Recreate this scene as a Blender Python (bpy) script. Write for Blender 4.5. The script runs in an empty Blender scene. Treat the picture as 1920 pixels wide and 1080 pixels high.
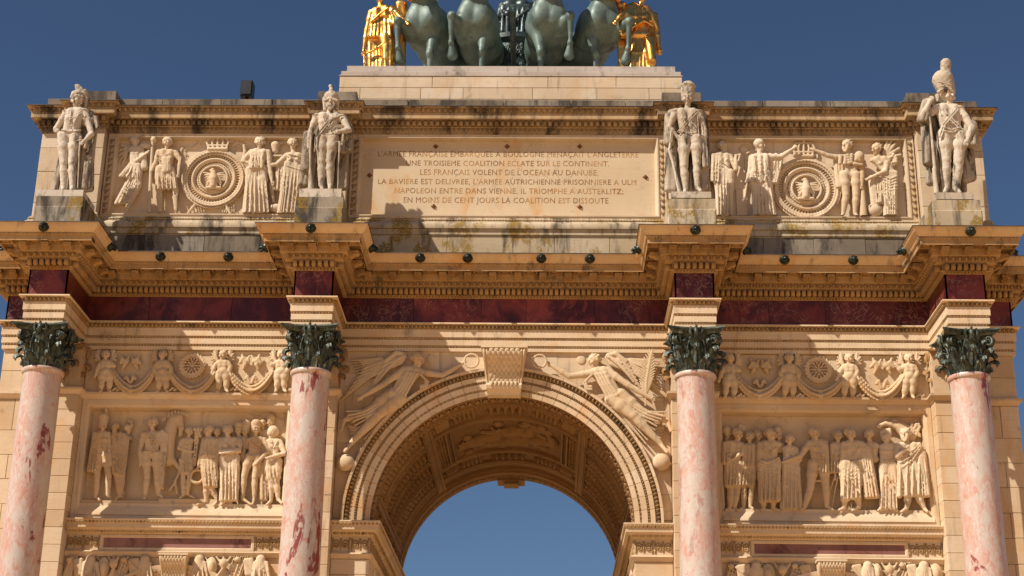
import bpy, bmesh, math, random
import numpy as np
from mathutils import Matrix, Vector, Quaternion
random.seed(7); RNG = np.random.default_rng(11)
scene = bpy.context.scene
COL = scene.collection
# ------------------------------------------------------------------ camera, sky, sun, exposure
ZO = 12.2                                   # height of the main cornice's top edge above the ground
CAM = np.array([0.80492, -26.98507, -10.60992])
CR = np.array([0.99969694, 0.02038105, 0.01380758])
CU = np.array([-0.00572254, -0.35312258, 0.93555956])
CF = np.array([-0.02394345, 0.93535504, 0.35289893])
FPX = 2950.2265
cam = bpy.data.cameras.new('camera'); cam.lens = 36.0 * FPX / 1920.0; cam.sensor_width = 36.0
cam.clip_start = 0.1; cam.clip_end = 20000
camo = bpy.data.objects.new('camera', cam); COL.objects.link(camo)
camo.matrix_world = Matrix(((CR[0], CU[0], -CF[0], CAM[0]), (CR[1], CU[1], -CF[1], CAM[1]), (CR[2], CU[2], -CF[2], CAM[2] + ZO), (0, 0, 0, 1)))
scene.camera = camo
SUN_DIR = Vector((1.45, 1.0, -1.79)).normalized()      # the way the light travels
world = bpy.data.worlds.new('World'); scene.world = world; world.use_nodes = True
wn = world.node_tree.nodes; wl = world.node_tree.links
sky = wn.new('ShaderNodeTexSky'); sky.sky_type = 'NISHITA'; sky.sun_disc = False
sky.sun_elevation = math.asin(-SUN_DIR.z); sky.sun_rotation = math.atan2(-SUN_DIR.x, -SUN_DIR.y)
sky.air_density = 0.84; sky.dust_density = 0.0; sky.ozone_density = 5.0; sky.altitude = 60
wl.new(sky.outputs[0], wn['Background'].inputs[0]); wn['Background'].inputs[1].default_value = 0.05
sl = bpy.data.lights.new('sun', 'SUN'); sl.energy = 4.8; sl.angle = math.radians(0.53); sl.color = (1.0, 0.91, 0.78)
so = bpy.data.objects.new('sun', sl); COL.objects.link(so)
so.rotation_euler = SUN_DIR.to_track_quat('-Z', 'Y').to_euler(); so.location = (-30, -30, 50)
scene.view_settings.view_transform = 'Standard'; scene.view_settings.look = 'None'
scene.view_settings.exposure = 0.36; scene.view_settings.gamma = 1.0; scene.view_settings.use_curve_mapping = False
scene.cycles.max_bounces = 8; scene.cycles.diffuse_bounces = 5; scene.cycles.glossy_bounces = 4
scene.cycles.use_denoising = True

# ------------------------------------------------------------------ materials
def NT(name):
    m = bpy.data.materials.new(name); m.use_nodes = True
    t = m.node_tree; return m, t, t.nodes['Principled BSDF']
class G:
    """small node-graph helper"""
    def __init__(s, t): s.t = t
    def n(s, k, **kw):
        q = s.t.nodes.new(k)
        for a, b in kw.items(): setattr(q, a, b)
        return q
    def l(s, a, b): s.t.links.new(a, b)
    def pos(s, sc=(1, 1, 1), off=None):
        g = s.n('ShaderNodeNewGeometry'); m = s.n('ShaderNodeMapping'); s.l(g.outputs['Position'], m.inputs[0])
        m.inputs['Scale'].default_value = sc
        if off is not None: s.l(off, m.inputs['Location'])
        return m.outputs[0]
    def noise(s, v, scale, det=4, rough=.55, dist=0.):
        q = s.n('ShaderNodeTexNoise'); s.l(v, q.inputs['Vector'])
        q.inputs['Scale'].default_value = scale; q.inputs['Detail'].default_value = det
        q.inputs['Roughness'].default_value = rough; q.inputs['Distortion'].default_value = dist
        return q.outputs[0]
    def ramp(s, f, a, b, ca=0., cb=1.):
        q = s.n('ShaderNodeMapRange'); q.clamp = True; q.interpolation_type = 'SMOOTHSTEP'
        s.l(f, q.inputs[0])
        for i, x in zip((1, 2, 3, 4), (a, b, ca, cb)): q.inputs[i].default_value = x
        return q.outputs[0]
    def mix(s, f, a, b, mode='MIX'):
        q = s.n('ShaderNodeMix', data_type='RGBA', blend_type=mode)
        for k, x in ((0, f), (6, a), (7, b)):
            if hasattr(x, 'is_linked'): s.l(x, q.inputs[k])
            else: q.inputs[k].default_value = x if k == 0 else (*x, 1)
        return q.outputs[2]
    def mul(s, a, b, op='MULTIPLY'):
        q = s.n('ShaderNodeMath', operation=op)
        for k, x in ((0, a), (1, b)):
            if hasattr(x, 'is_linked'): s.l(x, q.inputs[k])
            else: q.inputs[k].default_value = x
        return q.outputs[0]
def stone(name, c1, c2, grime=(.05, .04, .032), ga=.25, gt=.58, streak=.2, lichen=0., bump=.25, rough=.85, ocher=.0, gscale=2.2, vein=0., runs=.9):
    m, t, p = NT(name); g = G(t)
    oi = g.n('ShaderNodeObjectInfo')
    P = g.pos()
    col = g.mix(g.ramp(g.noise(P, .9, 5, .6), .35, .65), c1, c2)
    # each cut stone has its own tone
    col = g.mix(g.mul(oi.outputs['Random'], .6), col, (c2[0] * .78, c2[1] * .70, c2[2] * .60))
    col = g.mix(g.ramp(oi.outputs['Random'], .84, .86, 0, .55), col, (min(.78, c1[0] * 1.06), c1[1] * 1.10, c1[2] * 1.18))     # patched-in stones
    # beds and pores of the stone
    bed = g.noise(g.pos((1.2, 1.2, 9)), 3.0, 4, .6)
    col = g.mix(g.ramp(bed, .5, .75, 0, .28), col, tuple(x * .68 for x in c2))
    if ocher:
        col = g.mix(g.ramp(g.noise(g.pos((1, 1, .5)), 1.9, 5, .62, .6), .52, .72, 0, ocher), col, (c1[0] * .86, c1[1] * .58, c1[2] * .30))
    st = g.noise(g.pos((4, 4, .35)), 2.2, 4, .6)
    sm = g.mul(g.ramp(st, .53, .75, 0, streak), g.ramp(g.noise(P, .7, 2), .4, .62))
    col = g.mix(sm, col, tuple(x * 1.6 for x in grime))
    gn = g.noise(g.pos((1.25, 1.25, runs)), gscale, 8, .70, .35)
    col = g.mix(g.ramp(gn, gt, gt + .16, 0, ga), col, grime)
    if lichen:
        ln = g.mul(g.ramp(g.noise(g.pos((1, 1, .6)), 2.6, 6, .65, .3), .50, .60), g.ramp(g.noise(P, 26, 3), .34, .52))
        col = g.mix(g.mul(ln, lichen), col, (.26, .155, .018))
    if vein:
        w = g.noise(P, 1.3, 8, .6, 2.2); vn = g.ramp(g.mul(g.mul(w, .5, 'SUBTRACT'), 1., 'ABSOLUTE'), 0., .006, 1., 0.)
        col = g.mix(g.mul(vn, g.ramp(g.noise(P, .6, 2), .45, .6, 0, vein)), col, (.12, .09, .07))
    sp = g.noise(P, 70, 3, .7)
    col = g.mix(g.ramp(sp, .56, .78, 0, .22), col, tuple(x * .5 for x in c2))
    g.l(col, p.inputs['Base Color']); p.inputs['Roughness'].default_value = rough
    p.inputs['Specular IOR Level'].default_value = .25
    b = g.n('ShaderNodeBump'); b.inputs['Strength'].default_value = bump; b.inputs['Distance'].default_value = .02
    h = g.mul(g.mul(g.noise(P, 9, 6, .65), 1.0), g.mul(g.noise(P, 55, 4, .7), .55), 'ADD')
    g.l(h, b.inputs['Height']); g.l(b.outputs[0], p.inputs['Normal'])
    return m
M = {}
M['stone'] = stone('limestone', (.71, .56, .39), (.595, .445, .29), ga=.48, gt=.565, streak=.45, ocher=.45, gscale=1.6)
M['relief'] = stone('carved_limestone', (.70, .55, .375), (.60, .45, .285), ga=.42, gt=.575, streak=.35, ocher=.4, bump=.2)
M['attic'] = stone('attic_limestone', (.68, .56, .42), (.575, .455, .32), ga=.5, gt=.57, streak=.5, ocher=.35, gscale=1.6)
M['pale'] = stone('pale_carved_limestone', (.70, .575, .425), (.60, .47, .325), ga=.45, gt=.58, streak=.4, ocher=.3, bump=.2)
M['crust'] = stone('crusted_limestone', (.42, .355, .27), (.27, .225, .165), ga=.95, gt=.45, streak=.9, lichen=.9, gscale=2.4, bump=.5, runs=.3)
M['cyma'] = stone('gutter_limestone', (.72, .53, .32), (.60, .42, .235), ga=.5, gt=.56, streak=.7, ocher=.6, runs=.3)
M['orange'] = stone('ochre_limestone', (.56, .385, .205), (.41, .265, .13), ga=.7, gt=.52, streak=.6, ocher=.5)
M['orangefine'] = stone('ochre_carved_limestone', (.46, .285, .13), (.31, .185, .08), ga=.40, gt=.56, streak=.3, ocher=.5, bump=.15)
M['sooty'] = stone('soot_stained_limestone', (.52, .38, .225), (.36, .24, .125), ga=.9, gt=.475, streak=.75, ocher=.5, gscale=1.3, runs=.3)
M['weather'] = stone('weathered_limestone', (.30, .25, .19), (.185, .15, .112), ga=.9, gt=.46, streak=.8, lichen=0., gscale=1.8, runs=.3)
M['lichen'] = stone('lichen_stained_limestone', (.58, .48, .345), (.47, .375, .25), ga=.85, gt=.51, streak=.85, lichen=.9, gscale=2.2, runs=.3)
M['statue'] = stone('weathered_statue_stone', (.64, .555, .45), (.47, .395, .305), ga=.95, gt=.515, streak=.95, bump=.35, gscale=4., runs=.45)
M['statuecloak'] = stone('dark_statue_stone', (.50, .42, .325), (.33, .27, .20), ga=.95, gt=.48, streak=1., bump=.35, gscale=3.2, runs=.35)  # darker copy of the statue stone with more grime, used on the cloaks
M['carve'] = stone('dark_carving', (.50, .345, .18), (.36, .235, .11), ga=.8, gt=.52, streak=.4, ocher=.4, bump=.15)  # darker brown than the plain limestone, for the carved bands
M['mauve'] = stone('dull_red_marble', (.33, .175, .145), (.23, .10, .085), grime=(.09, .02, .018), ga=.7, gt=.5, streak=.5, bump=.05, rough=.5)  # duller, paler red than the frieze marble, for the impost inlays
M['panel'] = stone('inscription_marble', (.68, .56, .40), (.63, .50, .34), ga=.12, gt=.64, streak=.1, ocher=.75, bump=.08, rough=.6, vein=.75)
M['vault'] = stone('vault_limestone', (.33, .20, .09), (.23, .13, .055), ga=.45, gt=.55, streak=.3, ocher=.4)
M['grey'] = stone('grey_weathered_marble', (.52, .455, .40), (.40, .34, .29), ga=.5, gt=.52, streak=.85, bump=.15)

def red_marble():
    m, t, p = NT('red_marble'); g = G(t)
    oi = g.n('ShaderNodeObjectInfo')
    P = g.pos((1, 1, 1))
    v = g.n('ShaderNodeVectorMath', operation='ADD'); g.l(P, v.inputs[0])
    cmb = g.n('ShaderNodeCombineXYZ'); g.l(g.mul(oi.outputs['Random'], 37.), cmb.inputs[0]); g.l(g.mul(oi.outputs['Random'], 11.), cmb.inputs[2])
    g.l(cmb.outputs[0], v.inputs[1]); V = v.outputs[0]
    c = g.mix(g.ramp(g.noise(V, 1.1, 6, .6, 1.2), .38, .66), (.060, .008, .006), (.26, .048, .030))
    fl = g.noise(g.pos((1.3, 1.3, .5)), 2.2, 5, .6, 3.0); c = g.mix(g.ramp(fl, .52, .62, 0, .6), c, (.30, .055, .03))
    c = g.mix(g.mul(oi.outputs['Random'], .75), c, (.050, .006, .006))
    w = g.noise(V, 2.3, 8, .62, 2.5)
    vein = g.ramp(g.mul(g.mul(w, .5, 'SUBTRACT'), 1., 'ABSOLUTE'), .0, .011, 1., 0.)
    c = g.mix(g.mul(vein, g.ramp(g.noise(V, .8, 2), .46, .60, 0, .8)), c, (.46, .28, .21))
    c = g.mix(g.ramp(g.noise(V, 46, 3, .6), .64, .74, 0, .5), c, (.36, .17, .13))
    g.l(c, p.inputs['Base Color']); p.inputs['Roughness'].default_value = .38; p.inputs['Specular IOR Level'].default_value = .4
    return m
M['red'] = red_marble()
def pink_marble():
    m, t, p = NT('pink_marble'); g = G(t)
    oi = g.n('ShaderNodeObjectInfo')
    cmb = g.n('ShaderNodeCombineXYZ'); g.l(g.mul(oi.outputs['Random'], 23.), cmb.inputs[2])
    P = g.pos((1, 1, .32), cmb.outputs[0]); Q = g.pos((1, 1, .5), cmb.outputs[0])
    c = g.mix(g.ramp(g.noise(Q, 3.2, 6, .6, .8), .38, .62), (.54, .34, .275), (.53, .455, .405))
    c = g.mix(g.ramp(g.noise(P, 16, 7, .7, 1.2), .50, .60, 0, .9), c, (.565, .50, .455))
    c = g.mix(g.ramp(g.noise(Q, 11, 6, .68, .9), .53, .63, 0, .7), c, (.52, .235, .17))
    w = g.noise(P, 1.55, 8, .64, 1.4)
    patch = g.mul(g.mul(g.ramp(w, .572, .60), g.ramp(g.noise(Q, 11, 5), .40, .52)), g.ramp(oi.outputs['Random'], .1, .4, .35, 1.))
    c = g.mix(g.mul(patch, .92), c, (.23, .026, .022))
    w2 = g.noise(Q, 3.4, 8, .65, 2.4)
    vein = g.ramp(g.mul(g.mul(w2, .5, 'SUBTRACT'), 1., 'ABSOLUTE'), 0., .008, 1., 0.)
    c = g.mix(g.mul(vein, g.ramp(g.noise(Q, 1.2, 2), .52, .64, 0, .7)), c, (.38, .09, .07))
    c = g.mix(g.ramp(g.noise(P, 60, 3, .7), .6, .78, 0, .25), c, (.45, .27, .21))
    g.l(c, p.inputs['Base Color']); p.inputs['Roughness'].default_value = .36; p.inputs['Specular IOR Level'].default_value = .45
    b = g.n('ShaderNodeBump'); b.inputs['Strength'].default_value = .12; b.inputs['Distance'].default_value = .01
    g.l(g.noise(P, 30, 5, .7), b.inputs['Height']); g.l(b.outputs[0], p.inputs['Normal'])
    return m
M['pink'] = pink_marble()
def metal(name, c1, c2, met, rough, nscale=6, bump=.15, c3=None, r2=None):
    m, t, p = NT(name); g = G(t); P = g.pos()
    n = g.noise(P, nscale, 6, .65, .4)
    c = g.mix(g.ramp(n, .4, .65), c1, c2)
    if c3 is not None: c = g.mix(g.ramp(g.noise(g.pos((3, 3, .5)), 4, 5, .6), .55, .72, 0, .8), c, c3)
    g.l(c, p.inputs['Base Color']); p.inputs['Metallic'].default_value = met
    g.l(g.ramp(n, .3, .7, rough, rough if r2 is None else r2), p.inputs['Roughness'])
    b = g.n('ShaderNodeBump'); b.inputs['Strength'].default_value = bump; b.inputs['Distance'].default_value = .01
    g.l(g.noise(P, 40, 4, .6), b.inputs['Height']); g.l(b.outputs[0], p.inputs['Normal'])
    return m
M['bronze'] = metal('dark_bronze', (.030, .038, .028), (.105, .12, .095), .35, .40, 10, .25, (.30, .34, .29), .6)
M['lionbronze'] = metal('lion_bronze', (.012, .018, .014), (.03, .042, .03), .5, .35, 12)
M['patina'] = metal('green_patina', (.10, .150, .135), (.165, .225, .205), .2, .45, 3, .12, (.06, .085, .072), .6)
M['darkpatina'] = metal('dark_patina', (.028, .042, .042), (.06, .085, .085), .4, .4, 5, .15, (.10, .13, .125))
M['gold'] = metal('gilding', (.88, .50, .14), (.74, .36, .075), 1.0, .27, 7, .3, (.42, .20, .045), .5)
M['brown'] = metal('rust_iron', (.13, .05, .015), (.22, .085, .02), .2, .7, 30)
M['black'] = metal('black_paint', (.006, .006, .007), (.011, .011, .012), 0., .45, 8, .05)
M['lead'] = metal('lead_flashing', (.05, .045, .045), (.10, .09, .085), .3, .6, 5, .1)
def letter_mat():
    m, t, p = NT('ochre_letter'); g = G(t); P = g.pos()
    c = g.mix(g.ramp(g.noise(P, 5, 4), .4, .62), (.22, .105, .03), (.42, .23, .075))
    g.l(c, p.inputs['Base Color']); p.inputs['Roughness'].default_value = .7
    return m
M['letter'] = letter_mat()
def ground_mat():
    m, t, p = NT('sand_gravel'); g = G(t); P = g.pos()
    c = g.mix(g.ramp(g.noise(P, .25, 5), .4, .6), (.70, .44, .20), (.62, .38, .17))
    c = g.mix(g.ramp(g.noise(P, 35, 4, .7), .45, .7, 0, .5), c, (.46, .29, .13))
    g.l(c, p.inputs['Base Color']); p.inputs['Roughness'].default_value = .95
    b = g.n('ShaderNodeBump'); b.inputs['Strength'].default_value = .5; g.l(g.noise(P, 60, 4), b.inputs['Height']); g.l(b.outputs[0], p.inputs['Normal'])
    return m
M['ground'] = ground_mat()

# ------------------------------------------------------------------ mesh helpers
def mesh_np(name, V, F, mat, smooth=None):
    """V (n,3) array; F list of faces or an (m,3|4) array; smooth = angle in degrees, or True, or None"""
    me = bpy.data.meshes.new(name)
    V = np.asarray(V, np.float32)
    if isinstance(F, np.ndarray):
        k = F.shape[1]
        me.vertices.add(len(V)); me.vertices.foreach_set('co', V.ravel())
        me.loops.add(F.size); me.loops.foreach_set('vertex_index', F.astype(np.int32).ravel())
        me.polygons.add(len(F)); me.polygons.foreach_set('loop_start', np.arange(0, F.size, k, dtype=np.int32))
        me.update(calc_edges=True)
    else:
        me.from_pydata(V.tolist(), [], F); me.update()
    if smooth is not None:
        me.polygons.foreach_set('use_smooth', [True] * len(me.polygons))
        if smooth is not True: me.set_sharp_from_angle(angle=math.radians(smooth))
    if mat is not None: me.materials.append(M[mat] if isinstance(mat, str) else mat)
    return me
def obj(name, me, parent=None, loc=None, rot=None, kind=None, label=None):
    o = bpy.data.objects.new(name, me); COL.objects.link(o)
    if parent is not None: o.parent = parent
    if loc is not None: o.location = loc
    if rot is not None: o.rotation_euler = rot
    if kind: o['kind'] = kind
    if label: o['label'] = label
    return o
def thing(name, label, cat, loc=(0, 0, 0), group=None, rz=0.):
    o = bpy.data.objects.new(name, None); COL.objects.link(o); o.location = loc; o.rotation_euler = (0, 0, rz)
    o['label'] = label; o['category'] = cat; o.empty_display_size = .3
    if group: o['group'] = group
    return o
class MB:
    """collects geometry into one mesh"""
    def __init__(s): s.V = []; s.F = []; s.n = 0
    def add(s, V, F):
        V = np.asarray(V, float); s.V.append(V); s.F += [tuple(i + s.n for i in f) for f in F]; s.n += len(V); return s
    def box(s, lo, hi):
        (a, b, c), (d, e, f) = lo, hi
        return s.add([(a, b, c), (d, b, c), (d, e, c), (a, e, c), (a, b, f), (d, b, f), (d, e, f), (a, e, f)],
                     [(0, 3, 2, 1), (4, 5, 6, 7), (0, 1, 5, 4), (1, 2, 6, 5), (2, 3, 7, 6), (3, 0, 4, 7)])
    def mesh(s, name, mat, smooth=None): return mesh_np(name, np.concatenate(s.V), s.F, mat, smooth)
def chbox(w, d, h, c=.006):
    """chamfered block centred at the origin in x and z, its front face at y=0 and its back at y=d"""
    x, z = w / 2, h / 2
    V = []; 
    for yy, i in ((c, 0.), (0., c)):
        V += [(-x + i, yy, -z + i), (x - i, yy, -z + i), (x - i, yy, z - i), (-x + i, yy, z - i)]
    V += [(-x, d, -z), (x, d, -z), (x, d, z), (-x, d, z)]
    F = [(4, 5, 6, 7)] + [(i, (i + 1) % 4, 4 + (i + 1) % 4, 4 + i) for i in range(4)] + [(8 + i, 8 + (i + 1) % 4, (i + 1) % 4, i) for i in range(4)] + [(11, 10, 9, 8)]
    return V, F
_bc = {}
def block(parent, x0, x1, z0, z1, y, d=.06, mat='stone', gap=.008, name='stone_block', axis='y', sgn=-1, jit=.003):
    """one cut stone whose face lies in plane y (facing -y), or in plane x (axis='x', facing sgn*x)"""
    w, h = round(x1 - x0 - gap, 3), round(z1 - z0 - gap, 3)
    key = (w, h, d, mat)
    if key not in _bc: _bc[key] = mesh_np('stone_block', *chbox(w, d, h), mat)
    off = random.uniform(-jit, jit)
    if axis == 'y': return obj(name, _bc[key], parent, ((x0 + x1) / 2, y + off, (z0 + z1) / 2))
    rz = -math.pi / 2 if sgn < 0 else math.pi / 2
    return obj(name, _bc[key], parent, (y + off * sgn, (x0 + x1) / 2, (z0 + z1) / 2), (0, 0, rz))
def ashlar(parent, x0, x1, zs, y, wmean, mat='stone', d=.06, phase=0., **kw):
    """courses of stones between the heights zs"""
    for i in range(len(zs) - 1):
        n = max(1, round((x1 - x0) / wmean)); w = (x1 - x0) / n
        cuts = [x0] + [x0 + w * (k + (.5 if (i + phase) % 2 else 0.) + random.uniform(-.06, .06)) for k in range(1 if not (i + phase) % 2 else 0, n)] + [x1]
        if n == 1: cuts = [x0, x1]
        for a, b in zip(cuts[:-1], cuts[1:]):
            if b - a > .05: block(parent, a, b, zs[i], zs[i + 1], y, d, mat, **kw)
def normals2(path, closed):
    P = np.asarray(path, float); n = len(P); nb = []
    for i in range(n if closed else n - 1):
        d = P[(i + 1) % n] - P[i]; d /= np.hypot(*d); nb.append((d[1], -d[0]))       # right-hand side of the way = outwards
    return P, np.array(nb)
def miter(path, closed):
    P, N = normals2(path, closed); n = len(P); m = np.zeros_like(P)
    for i in range(n):
        a = N[i - 1] if (closed or i > 0) else N[0]; b = N[i % len(N)] if (closed or i < n - 1) else N[-1]
        m[i] = (a + b) / (1 + a @ b)
    return P, N, m
def sweep(path, prof, closed=False, cap=True):
    """prof: (out, z) from top to bottom; path walks with the outside on its right"""
    P, N, m = miter(path, closed); k = len(prof); n = len(P)
    o = np.array([q[0] for q in prof]); z = np.array([q[1] for q in prof])
    V = np.zeros((n, k, 3)); V[:, :, :2] = P[:, None, :] + m[:, None, :] * o[None, :, None]; V[:, :, 2] = z
    F = []
    for i in range(n if closed else n - 1):
        a, b = i * k, ((i + 1) % n) * k
        for j in range(k - 1): F.append((a + j, a + j + 1, b + j + 1, b + j))
    if cap and not closed: F += [tuple(range(k))[::-1], tuple(range((n - 1) * k, n * k))]
    return V.reshape(-1, 3), F
def along(path, off, spacing, closed=False, z=0., inset=0., skip=None):
    """places along each straight run: (x, y, z, tx, ty, nx, ny), evenly spaced on the line offset outwards by off"""
    P, N, m = miter(path, closed); Q = P + m * off; out = []; n = len(P)
    for i in range(n if closed else n - 1):
        if skip and skip(i, Q[i], Q[(i + 1) % n]): continue
        a, b = Q[i], Q[(i + 1) % n]; L = np.hypot(*(b - a)) - 2 * inset
        c = int(L / spacing + .001)
        if c < 1: continue
        t = (b - a) / np.hypot(*(b - a)); s0 = inset + (L - (c - 1) * spacing * (L / (c * spacing))) / 2; sp = L / c
        s0 = inset + sp / 2
        for k in range(c):
            p = a + t * (s0 + sp * k); out.append((p[0], p[1], z, t[0], t[1], N[i][0], N[i][1]))
    return out
def scatter(tmpl, places, scale=1.):
    """copies of a template (x along, y outwards, z up) at the places, as one mesh"""
    TV, TF = np.asarray(tmpl[0], float) * scale, np.asarray(tmpl[1], np.int32)
    A = np.array(places); n = len(A); m = len(TV)
    V = np.empty((n, m, 3))
    V[:, :, 0] = A[:, 0:1] + TV[None, :, 0] * A[:, 3:4] + TV[None, :, 1] * A[:, 5:6]
    V[:, :, 1] = A[:, 1:2] + TV[None, :, 0] * A[:, 4:5] + TV[None, :, 1] * A[:, 6:7]
    V[:, :, 2] = A[:, 2:3] + TV[None, :, 2]
    F = TF[None] + (np.arange(n) * m)[:, None, None]
    return V.reshape(-1, 3), F.reshape(-1, TF.shape[1])
def tri(F):
    out = []
    for f in F:
        for i in range(1, len(f) - 1): out.append((f[0], f[i], f[i + 1]))
    return out
def t_box(w, d, h, y0=0.):
    b = MB().box((-w / 2, y0, -h / 2), (w / 2, y0 + d, h / 2)); V = b.V[0]
    return V, tri(b.F)
def t_dome(w, d, h, nu=8, nv=3, p=1.0):
    """half egg standing out of the wall"""
    V = [(0, d, 0)]; F = []
    for j in range(1, nv + 1):
        a = j / nv * math.pi / 2
        for i in range(nu):
            q = 2 * math.pi * i / nu
            zz = math.sin(q) * math.sin(a) * h / 2; xx = math.cos(q) * math.sin(a) * w / 2
            if zz < 0: xx *= (1 - p * .35 * abs(zz) / (h / 2))
            V.append((xx, d * math.cos(a), zz))
    for i in range(nu):
        F.append((0, 1 + i, 1 + (i + 1) % nu))
        for j in range(nv - 1):
            a, b = 1 + j * nu + i, 1 + j * nu + (i + 1) % nu
            F += [(a, a + nu, b + nu), (a, b + nu, b)]
    return V, F
def t_join(*ts):
    V = []; F = []
    for v, f in ts:
        n = len(V); V += [tuple(q) for q in v]; F += [tuple(i + n for i in g) for g in f]
    return V, F
def t_shift(t, dx=0, dy=0, dz=0, s=1): return [(x * s + dx, y * s + dy, z * s + dz) for x, y, z in t[0]], t[1]
def t_tube(pts, r, k=5):
    """tube along points; r a number or list"""
    P = np.asarray(pts, float); n = len(P); R = np.full(n, r) if np.isscalar(r) else np.asarray(r, float)
    V = []; F = []
    T = np.gradient(P, axis=0); T /= np.linalg.norm(T, axis=1)[:, None] + 1e-9
    up = np.array([0.0, 1.0, 0.0]) if abs(T[0][1]) < .9 else np.array([1., 0, 0])
    for i in range(n):
        a = np.cross(T[i], up); a /= np.linalg.norm(a) + 1e-9; b = np.cross(a, T[i])
        for j in range(k):
            q = 2 * math.pi * j / k; V.append(tuple(P[i] + R[i] * (math.cos(q) * a + math.sin(q) * b)))
    for i in range(n - 1):
        for j in range(k):
            a, b = i * k + j, i * k + (j + 1) % k
            F += [(a, b, b + k), (a, b + k, a + k)]
    for e in (0, (n - 1) * k):
        for j in range(1, k - 1): F.append((e, e + j, e + j + 1) if e else (e, e + j + 1, e + j))
    return V, F
def t_tongue(w, h, d):
    """pointed leaf hanging down"""
    V = [(-w / 2, 0, h / 2), (w / 2, 0, h / 2), (w * .46, 0, -h * .12), (0, 0, -h / 2), (-w * .46, 0, -h * .12),
         (-w * .22, d, h * .40), (w * .22, d, h * .40), (w * .2, d, -h * .05), (0, d * .8, -h * .30), (-w * .2, d, -h * .05)]
    F = [(5, 9, 8, 7, 6), (0, 4, 9, 5), (4, 3, 8, 9), (3, 2, 7, 8), (2, 1, 6, 7), (1, 0, 5, 6)]
    return V, tri(F)
def t_egg(w, h, d):
    e = t_dome(w * .52, d, h * .9, 8, 3)
    arc = [(math.cos(a) * w * .40, d * .45, math.sin(a) * h * .52 + h * .08) for a in np.linspace(math.pi * .93, math.pi * 2.07, 7)]
    dart = t_shift(t_tongue(w * .14, h * .9, d * .8), dx=w * .5)
    return t_join(e, t_tube(arc, w * .055, 4), dart)
def pt(u, v, y):
    """world point (z from the cornice) where the sight line through photo pixel (u, v) meets the plane y"""
    d = CF + CR * (u - 960) / FPX - CU * (v - 540) / FPX
    return CAM + d * ((y - CAM[1]) / d[1])
# ------------------------------------------------------------------ ground
_g = MB(); _g.add([(-6000, -6000, 0), (6000, -6000, 0), (6000, 6000, 0), (-6000, 6000, 0)], [(0, 1, 2, 3)])
ground = obj('ground', _g.mesh('ground', 'ground'), kind='structure')
# ------------------------------------------------------------------ the arch: its masonry
T = 6.33; P_ = -1.362; A1, A2 = 8.0, 3.319; XS = (-A1, -A2, A2, A1)
arch = thing('triumphal_arch', 'pale limestone triumphal arch with pink marble columns and red marble frieze', 'arch', (0, 0, ZO))
def part(name, geo, mat, smooth=None, kind=None, parent=None, label=None):
    if isinstance(geo, MB): me = geo.mesh(name, mat, smooth)
    else: me = mesh_np(name, geo[0], np.asarray(geo[1]) if isinstance(geo[1], np.ndarray) else geo[1], mat, smooth)
    return obj(name, me, parent or arch, kind=kind, label=label)
def scatter3(tmpl, frames):
    """template copies with full frames: (p, ex, ey, ez)"""
    TV, TF = np.asarray(tmpl[0], float), np.asarray(tmpl[1], np.int32); n = len(frames); m = len(TV)
    V = np.concatenate([np.asarray(p) + TV[:, :1] * np.asarray(ex) + TV[:, 1:2] * np.asarray(ey) + TV[:, 2:3] * np.asarray(ez) for p, ex, ey, ez in frames])
    F = (TF[None] + (np.arange(n) * m)[:, None, None]).reshape(-1, TF.shape[1])
    return V, F
def arch_wall(x0, x1, xc, zc, r, ztop, y0, y1, n=48):
    """masonry over an arch opening: front, back and curved underside"""
    b = MB(); th = np.linspace(math.pi, 0, n + 1); V = []; F = []
    for y in (y0, y1):
        for a in th: V.append((xc + r * math.cos(a), y, zc + r * math.sin(a)))
        for a in th: V.append((xc + r * math.cos(a), y, ztop))
    k = n + 1
    for i in range(n):
        F += [(i, i + 1, k + i + 1, k + i), (2 * k + i + 1, 2 * k + i, 3 * k + i, 3 * k + i + 1), (i + 1, i, 2 * k + i, 2 * k + i + 1)]
    b.add(V, F)
    if x0 < xc - r: b.box((x0, y0, zc), (xc - r, y1, ztop))
    if x1 > xc + r: b.box((xc + r, y0, zc), (x1, y1, ztop))
    return b
WY = .05
SAX, SAR, SAZ = 5.63, 1.45, -7.42
CAX, CAR, CAZ = 0., 2.30, -4.787
def pier(x0, x1, name='pier'):
    b = MB().box((x0, .285, -12.2), (x1, T - .05, -1.6)); s = -1 if x0 < 0 else 1
    lo, hi = (7.57, 9.10) if max(abs(x0), abs(x1)) > 5 else (2.46, 3.75)
    b.box((min(s * lo, s * hi), WY + .03, -12.2), (max(s * lo, s * hi), .286, -1.6))
    lo, hi = (SAX + SAR, 7.57) if max(abs(x0), abs(x1)) > 5 else (3.75, SAX - SAR)
    b.box((min(s * lo, s * hi), WY + .03, -12.2), (max(s * lo, s * hi), .286, SAZ))
    return part(name, b, 'stone')
piers = [pier(-9.10, -SAX - SAR), pier(-SAX + SAR, -2.46), pier(2.46, SAX - SAR), pier(SAX + SAR, 9.10)]
for s in (-1, 1):
    part('side_arch_wall', arch_wall(s * SAX - SAR, s * SAX + SAR, s * SAX, SAZ, SAR, -1.62, .287, T - .051, 32), 'stone')
    part('side_spandrel', arch_wall(*((-7.57, -3.75) if s < 0 else (3.75, 7.57)), s * SAX, SAZ, SAR, -5.42, WY + .031, .288, 32), 'stone')
cw = part('central_arch_wall', arch_wall(-2.46, 2.46, 0, CAZ, 2.46, -1.61, WY + .032, T - .052, 64), 'stone')
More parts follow.
